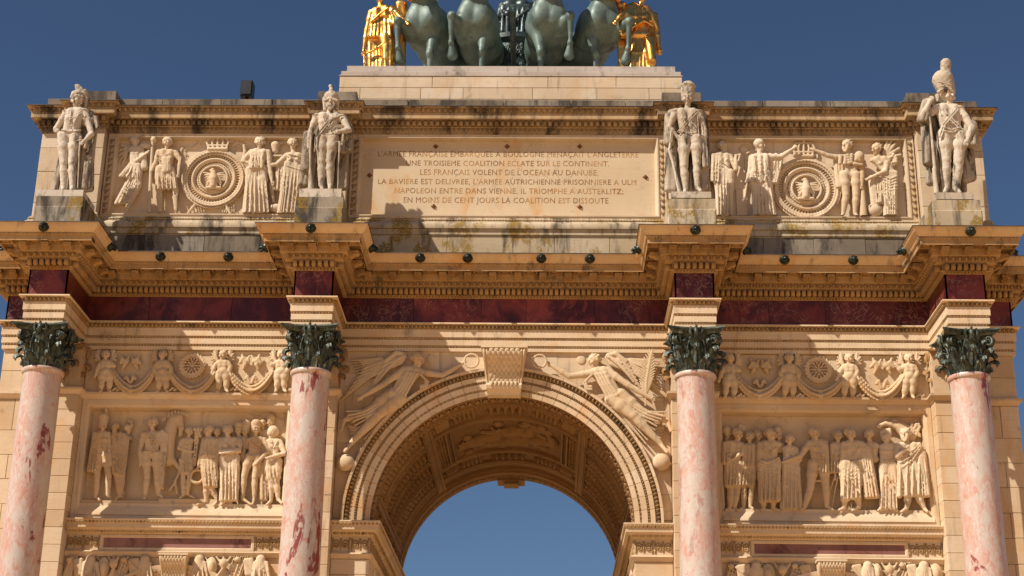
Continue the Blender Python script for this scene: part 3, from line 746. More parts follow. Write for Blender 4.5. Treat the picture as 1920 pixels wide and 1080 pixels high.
part('attic_ovolo_carving', scatter(t_join(t_tongue(.055, .08, .06), t_tube([(math.cos(a) * .045, .035, math.sin(a) * .04 - .01) for a in np.linspace(.3, 2.84, 6)], .009, 4)), along(AP, .176, .105, True, 3.168)), 'sooty', kind='stuff', parent=ac)
part('attic_dentil_course', scatter(t_box(.066, .095, .085, 0), along(AP, .028, .112, True, 2.955)), 'sooty', kind='stuff', parent=ac)
part('attic_leaf_carving', scatter(t_join(t_tongue(.055, .09, .04), t_tube([(math.cos(a) * .04, .022, math.sin(a) * .04 + .01) for a in np.linspace(.2, 2.94, 6)], .009, 4)), along(AP, -.006, .09, True, 2.835)), 'sooty', kind='stuff', parent=ac)
part('attic_bead_carving', scatter(t_dome(.05, .018, .03, 6, 2), along(AP, .004, .068, True, 2.768)), 'sooty', kind='stuff', parent=ac)
# base mouldings and plinth course of the attic
ABAS = [(-.03, 1.02), (.02, 1.02), (.025, 1.0), (.045, .985), (.05, .965), (.035, .95), (.05, .93), (.085, .90), (.105, .86), (.11, .80), (.105, .775), (.07, .77), (.065, .765), (.065, .665), (.035, .66), (.03, .645), (-.04, .645)]
part('attic_base_moulding', sweep(AP, ABAS, True), 'lichen', 35)
part('base_bead_carving', scatter(t_dome(.045, .02, .032, 6, 2, 0), along(AP, .042, .055, True, .968)), 'carve', 60, kind='stuff', parent=attic)
plinth = part('attic_plinth', sweep(AP, [(.005, .645), (.005, 0)], True), 'weather')
for a, b, n in ((-8.99, -8.29, 1), (-7.71, -3.609, 4), (-3.029, 3.029, 6), (3.609, 7.71, 4), (8.29, 8.99, 1)):
    cut = np.linspace(a, b, n + 1); cut[1:-1] += RNG.uniform(-.14, .14, n - 1)
    for p, q in zip(cut[:-1], cut[1:]):
        block(plinth, p, q, .012, .648, AY - .035, .1, 'lichen' if abs(p + q) < 6.1 else 'weather', gap=.006)
# recessed fields of the attic
fields = {}
FP = [(0, AY + .05), (0, AY - .012), (.03, AY - .014), (.035, AY - .002), (.13, AY - .002), (.135, AY - .02), (.16, AY - .02), (.175, AY + .04), (.20, AY + .105), (.205, AY + .125)]
for nm, x0, x1, mt in (('inscription_panel', -2.99, 2.99, 'panel'), ('attic_relief_panel', -7.69, -3.65, 'pale'), ('attic_relief_panel', 3.65, 7.69, 'pale')):
    f = part(nm, MB().box((x0 + .195, AY + .12, 1.05), (x1 - .195, AY + .20, 2.745)), mt); fields[round((x0 + x1) / 2)] = f
    part('field_frame', frame_rect(x0, x1, .925, 2.752, FP, .42), 'attic', 30, parent=f)
    t_ = t_join(t_shift(t_tongue(.05, .10, .02), dx=-.02), t_tube([(-.03, .008, -.05), (.0, .012, 0), (.035, .008, .03)], .010, 4), t_shift(t_dome(.026, .02, .026, 5, 2), dx=.03, dz=.045))
    fr_ = []
    for sx, xx in ((1, x0 + .083), (-1, x1 - .083)):
        for k in range(12): fr_.append(((xx, AY - .002, 1.13 + .132 * k), (sx, 0, 0), (0, -1, 0), (0, 0, 1)))
    part('frame_carving', scatter3([(x, y * 1.7, z) for x, y, z in t_[0]] and ([(x, y * 1.7, z) for x, y, z in t_[0]], t_[1]), fr_), 'carve', kind='stuff', parent=f)
# inscription
LINES = [("L'ARMEE FRANÇAISE EMBARQUEE A BOULOGNE MENAÇAIT L'ANGLETERRE", 709.3, 1197, 283.3, 295), ("UNE TROISIEME COALITION ECLATE SUR LE CONTINENT.", 761.9, 1142, 300.7, 312),
         ("LES FRANÇAIS VOLENT DE L'OCEAN AU DANUBE.", 788, 1121.5, 317.4, 329), ("LA BAVIERE EST DELIVREE, L'ARMEE AUTRICHIENNE PRISONNIERE A ULM", 709, 1193, 335, 346.7),
         ("NAPOLEON ENTRE DANS VIENNE, IL TRIOMPHE A AUSTERLITZ;", 740, 1168.5, 352.2, 364), ("EN MOINS DE CENT JOURS LA COALITION EST DISSOUTE", 757, 1140.7, 369.6, 381.5)]
IY = AY + .12
for txt, u0, u1, v0, v1 in LINES:
    cu = bpy.data.curves.new('inscription_line', 'FONT'); cu.body = txt; cu.size = 1.; cu.extrude = .004; cu.resolution_u = 2; cu.space_character = 1.06
    tmp = bpy.data.objects.new('tmp', cu); COL.objects.link(tmp); dg = bpy.context.evaluated_depsgraph_get()
    me = bpy.data.meshes.new_from_object(tmp.evaluated_get(dg)); bpy.data.objects.remove(tmp)
    n = len(me.vertices); co = np.empty(n * 3, np.float32); me.vertices.foreach_get('co', co); co = co.reshape(-1, 3)
    a, b = pt(u0, v0, IY), pt(u1, v1, IY)
    cap = .69
    x = a[0] + (co[:, 0] - co[:, 0].min()) / np.ptp(co[:, 0]) * (b[0] - a[0]); z = b[2] + co[:, 1] / cap * (a[2] - b[2])
    me.vertices.foreach_set('co', np.stack([x, IY - .0012 - co[:, 2] * .3, z], 1).astype(np.float32).ravel()); me.materials.clear(); me.materials.append(M['letter']); me.update()
    obj('inscription_line', me, fields[0], kind='stuff')
for u, v in ((817, 275), (951, 275), (1087, 275), (693, 329), (1210, 332), (813, 387), (1087, 388)):
    q = pt(u, v, IY)
    v_, f_ = t_join(t_dome(.075, .03, .075, 8, 3, 0), t_shift(t_dome(.03, .05, .03, 6, 2, 0), dy=0), *[t_shift(t_dome(.04, .025, .04, 6, 2), dx=.032 * math.cos(a), dz=.032 * math.sin(a)) for a in np.arange(0, 6.28, 1.57)])
    obj('bronze_rosette', mesh_np('bronze_rosette', [(x, -y, z) for x, y, z in v_], [g[::-1] for g in f_], 'brown', 60), fields[0], tuple(q))
# blocking course on the attic, podium of the chariot group
blk = part('blocking_course', MB().box((-8.93, .32, 3.2), (8.93, T - .3, 3.53)), 'weather')
cuts = np.array([-9.0, -8.29, -7.71, -6.75, -5.6, -4.6, -3.609, -3.03, -1.95, -.1, 1.2, 2.25, 3.03, 3.609, 4.9, 6.2, 7.71, 8.29, 9.0])
for p, q in zip(cuts[:-1], cuts[1:]):
    c = (p + q) / 2; isr = q - p < .6
    block(blk, p - (.09 if isr else 0), q + (.09 if isr else 0), 3.235, 3.655 if isr else 3.565, .09 if isr else .25, .3, 'weather', jit=.008, gap=.01)
for s in (-1, 1):
    for p, q in zip((.25, 1.7, 3.1, 4.6), (1.7, 3.1, 4.6, T - .2)): block(blk, p, q, 3.235, 3.56, s * 9.0, .3, 'weather', axis='x', sgn=s)
pod = part('podium', MB().box((-3.36, .84, 3.3), (3.36, 5.5, 4.37)), 'stone')
for z0, z1, cs in ((3.5, 3.86, (-3.40, -2.2, -.6, .9, 2.3, 3.41)), (3.86, 4.115, (-3.40, -2.98, -1.77, -.93, .45, 1.72, 2.75, 3.41)), (4.115, 4.375, (-3.40, -1.55, .75, 2.1, 3.41))):
    for p, q in zip(cs[:-1], cs[1:]): block(pod, p, q, z0, z1, .80, .1, 'attic')
    for s in (-1, 1):
        for p, q in zip((.81, 2.1, 3.6), (2.1, 3.6, 5.5)): block(pod, p, q, z0, z1, s * 3.40, .1, 'attic', axis='x', sgn=s)
PP = [(-3.36, .84), (3.36, .84), (3.36, 5.46), (-3.36, 5.46)]
part('podium_ledge', sweep(PP, [(-.3, 4.50), (.015, 4.495), (.022, 4.48), (.022, 4.40), (.05, 4.395), (.055, 4.375), (-.05, 4.37)], True), 'grey', 30)
pc = part('podium_cap', sweep([(-3.28, .90), (3.28, .90), (3.28, 5.40), (-3.28, 5.40)], [(-.05, 4.655), (0, 4.655), (0, 4.49)], True), 'grey')
part('podium_top', MB().box((-3.24, .94, 4.5), (3.24, 5.36, 4.648)), 'grey', parent=pc)
part('roof_slab', MB().box((-8.6, .6, 3.3), (8.6, T - .5, 3.45)), 'lead')
# statue pedestals on the projecting cornice blocks
for c in XS:
    p = part('statue_pedestal', MB().box((c - .425, -1.29, 0), (c + .425, -.03, .80)), 'crust' if c < 0 else 'lichen')
    V, F = chbox(.87, 1.25, .60, .02); obj('pedestal_die', mesh_np('pedestal_die', V, F, 'crust' if c < 0 else 'lichen'), p, (c, -1.31, .305))
    V, F = chbox(.80, 1.2, .22, .02); obj('pedestal_cap', mesh_np('pedestal_cap', V, F, 'crust'), p, (c, -1.28, .705))
    part('pedestal_flashing', MB().box((c - .60, -1.75, .0), (c + .60, .1, .035)), 'lead', parent=p)
# ------------------------------------------------------------------ columns
def acanthus(H, W, curl=.10, tip=.13):
    """leaf: grows up the bell, tip rolls outwards; x across, y outwards, z up; both faces"""
    nt, nw = 15, 11; top = []; 
    pts = []
    for i in range(nt + 1):
        t = i / nt
        if t < .72: y = .02 + .075 * (t / .72) ** 2; z = H * .92 * t / .72
        else:
            a = (t - .72) / .28 * 4.0; y = .095 + tip * .42 * (1 - math.cos(a * .8)) ; z = H * .92 + tip * .42 * math.sin(a * .8)
        pts.append((y, z))
    V = []; F = []
    for i, (y, z) in enumerate(pts):
        t = i / nt
        w = W * (.80 + .22 * math.sin(math.pi * min(1, t * 1.25))) * (1 if t < .70 else (1 - .55 * (t - .7) / .3))
        lobe = 1 - .20 * abs(math.sin(t * math.pi * 4.5)) ** 2
        for j in range(nw):
            s = j / (nw - 1) * 2 - 1
            x = s * w / 2 * (lobe if abs(s) > .7 else 1)
            dy = .022 * (1 - abs(s)) ** 3 * (1.2 - t) + .016 * math.cos(s * math.pi * 3.5) * (1 - .3 * t) - .034 * s * s
            V.append((x, y + dy, z - .05 * s * s * t))
    n0 = len(V)
    V += [(x, y - .014, z) for x, y, z in V]
    for i in range(nt):
        for j in range(nw - 1):
            a = i * nw + j; F.append((a + 1, a, a + nw, a + nw + 1)); F.append((n0 + a, n0 + a + 1, n0 + a + nw + 1, n0 + a + nw))
    bd = [j for j in range(nw)] + [i * nw + nw - 1 for i in range(1, nt + 1)] + [nt * nw + j for j in range(nw - 2, -1, -1)] + [i * nw for i in range(nt - 1, 0, -1)]
    for k in range(len(bd)):
        a, b = bd[k], bd[(k + 1) % len(bd)]; F.append((a, b, n0 + b, n0 + a))
    return V, F
def volute():
    """corner scroll rising from between the leaves; x out along the diagonal, z up"""
    pts = [(.28, 0, .36), (.31, 0, .46), (.36, 0, .56), (.43, 0, .63)]
    c = (.455, .575)
    for a in np.linspace(1.9, -6.6, 22):
        r = .085 * (1 - (1.9 - a) / 11.5); pts.append((c[0] + r * math.cos(a), 0, c[1] + r * math.sin(a)))
    R = [.012, .018, .022, .024] + list(np.linspace(.024, .013, 22))
    ts = []
    for dy in (-.028, .028): ts.append(t_tube([(x, dy * (1.2 if x > .4 else .8), z) for x, _, z in pts], R, 6))
    ts.append(t_tube([(x, 0, z) for x, _, z in pts[:-6]], [r * .9 for r in R[:-6]], 5))
    return t_join(*ts)
def helix():
    pts = [(.0, .33, .40), (.0, .345, .5), (-.0, .365, .60)]
    ts = []
    for s in (-1, 1):
        p = [(s * .16, .34, .36), (s * .15, .36, .46), (s * .12, .375, .55)]
        c = (s * .085, .60)
        for a in np.linspace(.0, 7., 14):
            r = .045 * (1 - a / 9); p.append((c[0] + s * r * math.cos(a + 3.4 if s > 0 else a + 3.4), .39, c[1] + r * math.sin(-a * 1 + .4)))
        ts.append(t_tube(p, .013, 5))
    return t_join(*ts)
def abacus(h=.50, t=.10):
    def outline(k, inset):
        out = []
        for q in range(4):
            A = q * math.pi / 2
            for s in np.linspace(-1, 1, 11):
                x = s * (h - inset); y = -(h - inset) + (1 - s * s) * .115
                if abs(s) > .93: x *= .985
                out.append((x * math.cos(A) - y * math.sin(A), x * math.sin(A) + y * math.cos(A)))
        return out
    lv = [(.0, 0), (.0, -.03), (.03, -.036), (.035, -.055), (.06, -.06), (.085, -t)]
    V = []; F = []
    for i, z in lv: V += [(x, y, z) for x, y in outline(0, i)]
    n = 44
    for l in range(len(lv) - 1):
        for i in range(n): F.append((l * n + i, (l + 1) * n + i, (l + 1) * n + (i + 1) % n, l * n + (i + 1) % n)[::-1])
    F += [tuple(range(n)), tuple(range((len(lv) - 1) * n, len(lv) * n))[::-1]]
    return V, F
def lathe(prof, n=48):
    V = []; F = []; k = len(prof)
    for i in range(n):
        a = 2 * math.pi * i / n; V += [(r * math.cos(a), r * math.sin(a), z) for r, z in prof]
    for i in range(n):
        for j in range(k - 1): F.append((i * k + j, ((i + 1) % n) * k + j, ((i + 1) % n) * k + j + 1, i * k + j + 1)[::-1])
    F += [tuple(i * k for i in range(n)), tuple(i * k + k - 1 for i in range(n))[::-1]]
    return V, F
CAPZ = -2.45
def bird():
    """small eagle with half-raised wings"""
    ts = [t_tube([(0, 0, -.10), (0, .02, -.04), (0, .015, .03), (0, .01, .07), (0, .03, .095), (0, .055, .09)], [.02, .045, .042, .022, .024, .008], 7)]
    for s in (-1, 1):
        ts.append(t_tube([(s * .035, 0, .04), (s * .085, -.005, .075), (s * .105, -.01, .01), (s * .085, -.01, -.07)], [.02, .028, .032, .010], 6))
        ts.append(t_tube([(s * .02, .01, -.06), (s * .03, .01, -.12)], .014, 5))
    return t_join(*ts)
def capital_set(mat):
    m = {}
    V, F = acanthus(.25, .235, tip=.17); m['low'] = mesh_np('acanthus_leaf', V, F, mat, 70)
    V, F = acanthus(.45, .245, tip=.19); m['high'] = mesh_np('acanthus_leaf', V, F, mat, 70)
    V, F = acanthus(.60, .15, tip=.10); m['cup'] = mesh_np('acanthus_leaf', V, F, mat, 70)
    for k, f in (('volute', volute), ('helix', helix), ('bird', bird)):
        V, F = f(); m[k] = mesh_np({'bird': 'capital_eagle', 'helix': 'inner_scroll'}.get(k, k), V, F, mat, 60)
    V, F = abacus(); m['abacus'] = mesh_np('abacus', V, F, mat, 30)
    V, F = lathe([(.0, 0), (.315, 0), (.30, .05), (.295, .3), (.31, .5), (.345, .64), (.375, .69), (.37, .70), (0, .70)], 32); m['bell'] = mesh_np('bell', V, F, mat, 40)
    return m
CB, CS = capital_set('bronze'), capital_set('orangefine')
def capital(parent, m, x, y, z, sy=1., faces=(0, 1, 2, 3)):
    def put(nm, me, r, ang, zz, rot=0.):
        lx, ly = r * math.cos(ang), r * math.sin(ang)
        o = obj(nm, me, parent, (x + lx, y + ly * sy, z + zz), (0, 0, ang - math.pi / 2 + rot)); 
        return o
    fr = lambda a: True if sy == 1 else math.sin(a) < .25
    obj('bell', m['bell'], parent, (x, y, z)).scale = (1, sy, 1)
    for k in range(8):
        a = k * math.pi / 4 + math.pi / 8
        if fr(a): put('acanthus_leaf', m['low'], .285, a, .0)
        a = k * math.pi / 4
        if fr(a): put('acanthus_leaf', m['high'], .270, a, .0)
    for k in range(4):
        a = k * math.pi / 2 + math.pi / 4
        if fr(a):
            o = obj('volute', m['volute'], parent, (x, y, z), (0, 0, a)); 
            if sy != 1: o.rotation_euler = (0, 0, a + (.18 if math.cos(a) < 0 else -.18))
            for d in (-.30, .30): put('acanthus_leaf', m['cup'], .285, a + d, .0)
        a = k * math.pi / 2
        if fr(a):
            obj('inner_scroll', m['helix'], parent, (x, y, z), (0, 0, a - math.pi / 2))
            put('capital_eagle', m['bird'], .425, a, .70)
    obj('abacus', m['abacus'], parent, (x, y, z + .79)).scale = (1, sy, 1)
yc = -1.027
SH = [(.0, .04), (.352, .04), (.362, .02), (.362, -.01), (.35, -.03), (.333, -.035), (.326, -.05), (.322, -.09)] + [(.322 + .050 * (t ** 1.25) , -.09 - 6.5 * t) for t in np.linspace(.06, 1, 14)] + [(.40, -6.62), (.40, -6.66), (.37, -6.68)]
for c in XS:
    V, F = lathe(SH, 56); col = obj('column', mesh_np('column', V, F, 'pink', 35), arch, (c, yc, CAPZ))
    capital(col, CB, 0, 0, 0)
    V, F = lathe([(0, .0), (.40, 0), (.44, -.04), (.44, -.09), (.40, -.13), (.41, -.17), (.47, -.22), (.50, -.27), (.47, -.33), (0, -.33)], 40); obj('base', mesh_np('base', V, F, 'stone', 40), col, (0, 0, -6.67))
    part('column_pedestal', MB().box((c - .55, yc - .55, -12.2), (c + .55, .06, -9.75)).box((c - .62, yc - .62, -9.75), (c + .62, .06, -9.50)).box((c - .53, yc - .53, -9.5), (c + .53, yc + .53, -9.44)), 'stone')
    pcap = obj('pilaster_capital', mesh_np('pilaster_capital', [(x, y * .62, z) for x, y, z in lathe([(.0, 0), (.36, 0), (.36, .03), (.31, .05), (.30, .3), (.32, .6), (0, .6)], 32)[0]], lathe([(.0, 0), (.36, 0), (.36, .03), (.31, .05), (.30, .3), (.32, .6), (0, .6)], 32)[1], 'orangefine', 40), arch, (c, -.02, CAPZ + .005))
    capital(pcap, CS, 0, 0, 0, .62)
# ------------------------------------------------------------------ lion heads, floodlight
# ------------------------------------------------------------------ carving kit: distance fields turned into meshes
class Vol:
    """a block of stone to carve from; squash flattens relief towards the wall plane y0"""
    def __init__(s, lo, hi, h, y0=0., squash=1.):
        s.h = h; s.lo = np.array(lo, float); hi = np.array(hi, float); s.y0, s.q = y0, squash
        n = np.maximum(3, np.ceil((hi - s.lo) / np.array([h, h * squash if squash < 1 else h, h])).astype(int) + 1)
        s.step = np.array([h, h * squash if squash < 1 else h, h])
        s.ax = [s.lo[i] + s.step[i] * np.arange(n[i]) for i in range(3)]
        s.ev = [s.ax[0].astype(np.float32), ((s.ax[1] - y0) / squash + y0).astype(np.float32), s.ax[2].astype(np.float32)]
        s.d = np.full(n, 1.0, np.float32)
    def win(s, lo, hi):
        r = []
        for i in range(3):
            a = np.searchsorted(s.ev[i], lo[i]); b = np.searchsorted(s.ev[i], hi[i])
            if b <= a: return None
            r.append(slice(a, b))
        return tuple(r)
    def grid(s, w): return s.ev[0][w[0]][:, None, None], s.ev[1][w[1]][None, :, None], s.ev[2][w[2]][None, None, :]
    def put(s, w, d, k, sub=False):
        a = s.d[w]
        if sub:
            d = -d
            if k > 0: h = np.maximum(k - np.abs(a - d), 0) / k; s.d[w] = np.maximum(a, d) + h * h * k * .25
            else: s.d[w] = np.maximum(a, d)
        else:
            if k > 0: h = np.maximum(k - np.abs(a - d), 0) / k; s.d[w] = np.minimum(a, d) - h * h * k * .25
            else: s.d[w] = np.minimum(a, d)
    def C(s, p): return np.array([p[0], p[1], p[2]], float)
    def rc(s, a, b, ra, rb=None, k=.02, sub=False, fy=1.):
        """tapered rod; fy > 1 makes it thicker in depth"""
        rb = ra if rb is None else rb; a, b = s.C(a), s.C(b); m = max(ra, rb) * max(1, fy) + k + 3 * s.h
        w = s.win(np.minimum(a, b) - m, np.maximum(a, b) + m)
        if w is None: return
        X, Y, Z = s.grid(w); v = b - a; L = v @ v + 1e-12
        px, py, pz = X - a[0], Y - a[1], Z - a[2]
        t = np.clip((px * v[0] + py * v[1] + pz * v[2]) / L, 0, 1)
        qy = (py - t * v[1]) / fy
        d = np.sqrt((px - t * v[0]) ** 2 + qy ** 2 + (pz - t * v[2]) ** 2) - (ra + (rb - ra) * t)
        s.put(w, d.astype(np.float32), k, sub)
    def line(s, pts, r, k=.01, sub=False, r2=None):
        n = len(pts) - 1; r2 = r if r2 is None else r2
        for i in range(n): s.rc(pts[i], pts[i + 1], r + (r2 - r) * i / n, r + (r2 - r) * (i + 1) / n, k, sub)
    def el(s, c, r, k=.02, sub=False, rot=0., ax='y', noise=None):
        c = s.C(c); r = np.array(r, float); m = max(r) + k + 3 * s.h
        w = s.win(c - m, c + m)
        if w is None: return
        X, Y, Z = s.grid(w); x, y, z = X - c[0], Y - c[1], Z - c[2]
        if rot:
            ca, sa = math.cos(rot), math.sin(rot)
            if ax == 'y': x, z = x * ca + z * sa, -x * sa + z * ca
            elif ax == 'x': y, z = y * ca + z * sa, -y * sa + z * ca
            else: x, y = x * ca + y * sa, -x * sa + y * ca
        k0 = np.sqrt((x / r[0]) ** 2 + (y / r[1]) ** 2 + (z / r[2]) ** 2); k1 = np.sqrt((x / r[0] ** 2) ** 2 + (y / r[1] ** 2) ** 2 + (z / r[2] ** 2) ** 2) + 1e-9
        d = k0 * (k0 - 1) / k1
        if noise: d = d + noise(X, Y, Z)
        s.put(w, d.astype(np.float32), k, sub)
    def bx(s, c, half, k=.01, rot=0., rd=.01, ax='y', sub=False):
        c = s.C(c); half = np.array(half, float); m = np.linalg.norm(half) + k + 3 * s.h
        w = s.win(c - m, c + m)
        if w is None: return
        X, Y, Z = s.grid(w); x, y, z = X - c[0], Y - c[1], Z - c[2]
        if rot:
            ca, sa = math.cos(rot), math.sin(rot)
            if ax == 'y': x, z = x * ca + z * sa, -x * sa + z * ca
            elif ax == 'x': y, z = y * ca + z * sa, -y * sa + z * ca
            else: x, y = x * ca + y * sa, -x * sa + y * ca
        qx, qy, qz = np.abs(x) - half[0] + rd, np.abs(y) - half[1] + rd, np.abs(z) - half[2] + rd
        d = np.sqrt(np.maximum(qx, 0) ** 2 + np.maximum(qy, 0) ** 2 + np.maximum(qz, 0) ** 2) + np.minimum(np.maximum(np.maximum(qx, qy), qz), 0) - rd
        s.put(w, d.astype(np.float32), k, sub)
    def ring(s, c, R, r, k=.01, fy=1., wob=0., nw=0):
        """ring in the wall plane"""
        c = s.C(c); m = R + r * 1.6 + k + 3 * s.h; w = s.win(c - m, c + m)
        if w is None: return
        X, Y, Z = s.grid(w); x, y, z = X - c[0], Y - c[1], Z - c[2]
        q = np.sqrt(x * x + z * z) - R; d = np.sqrt(q * q + (y / fy) ** 2) - r
        if nw: d = d - wob * np.sin(np.arctan2(z, x) * nw) * np.sin(q / r * 2.2 + 1)
        s.put(w, d.astype(np.float32), k)
    def rough(s, amp, f, seed=0):
        X, Y, Z = s.ev[0][:, None, None], s.ev[1][None, :, None], s.ev[2][None, None, :]
        s.d += amp * (np.sin(X * f + 1.7 * seed) * np.sin(Y * f * 1.1 + seed) * np.sin(Z * f * .93 + 2 * seed) + .5 * np.sin(X * f * 2.3 + seed) * np.sin(Z * f * 2.1 + seed + Y * f)).astype(np.float32)
    def mesh(s, name, mat, parent=None, loc=None, kind=None, label=None, bend=None, raw=False):
        d = s.d; S = d < 0; n = d.shape
        # cell vertices
        c8 = [S[i:n[0] - 1 + i, j:n[1] - 1 + j, k:n[2] - 1 + k] for i in (0, 1) for j in (0, 1) for k in (0, 1)]
        cnt = sum(c.astype(np.int8) for c in c8); act = (cnt > 0) & (cnt < 8)
        if not act.any(): return None
        idx = np.full(act.shape, -1, np.int32); I = np.argwhere(act); idx[act] = np.arange(len(I))
        acc = np.zeros((len(I), 3)); num = np.zeros(len(I))
        cor = [(i, j, k) for i in (0, 1) for j in (0, 1) for k in (0, 1)]
        val = [d[I[:, 0] + i, I[:, 1] + j, I[:, 2] + k] for i, j, k in cor]
        for a in range(8):
            for b in range(a + 1, 8):
                df = np.abs(np.subtract(cor[a], cor[b]))
                if df.sum() != 1: continue
                va, vb = val[a], val[b]; m = (va < 0) != (vb < 0); t = np.where(m, va / (va - vb + 1e-20), 0)
                p = np.array(cor[a])[None] + t[:, None] * (np.array(cor[b]) - np.array(cor[a]))[None]
                acc += p * m[:, None]; num += m
        V = s.lo + (I + acc / num[:, None]) * s.step
        F = []
        for ax in range(3):
            sl = [slice(None)] * 3
            o = [q for q in range(3) if q != ax]
            A = [slice(1, n[0] - 1), slice(1, n[1] - 1), slice(1, n[2] - 1)]; B = list(A); A[ax] = slice(0, n[ax] - 1); B[ax] = slice(1, n[ax])
            s0, s1 = S[tuple(A)], S[tuple(B)]; E = np.argwhere(s0 != s1)
            if len(E) == 0: continue
            fl = s0[tuple(E.T)]
            E = E + np.array([0 if q == ax else 1 for q in range(3)])
            def cell(da, db):
                e = E.copy(); e[:, o[0]] -= da; e[:, o[1]] -= db; return idx[e[:, 0], e[:, 1], e[:, 2]]
            Q = np.stack([cell(0, 0), cell(1, 0), cell(1, 1), cell(0, 1)], 1)
            flip = fl if ax != 1 else ~fl
            Q = np.where(flip[:, None], Q[:, ::-1], Q) if True else Q
            F.append(Q[:, ::-1])
        F = np.concatenate(F); F = F[(F >= 0).all(1)]
        if bend: V = bend(V)
        if raw: return V, F
        me = mesh_np(name, V, F, mat, True)
        return obj(name, me, parent, loc, kind=kind, label=label)
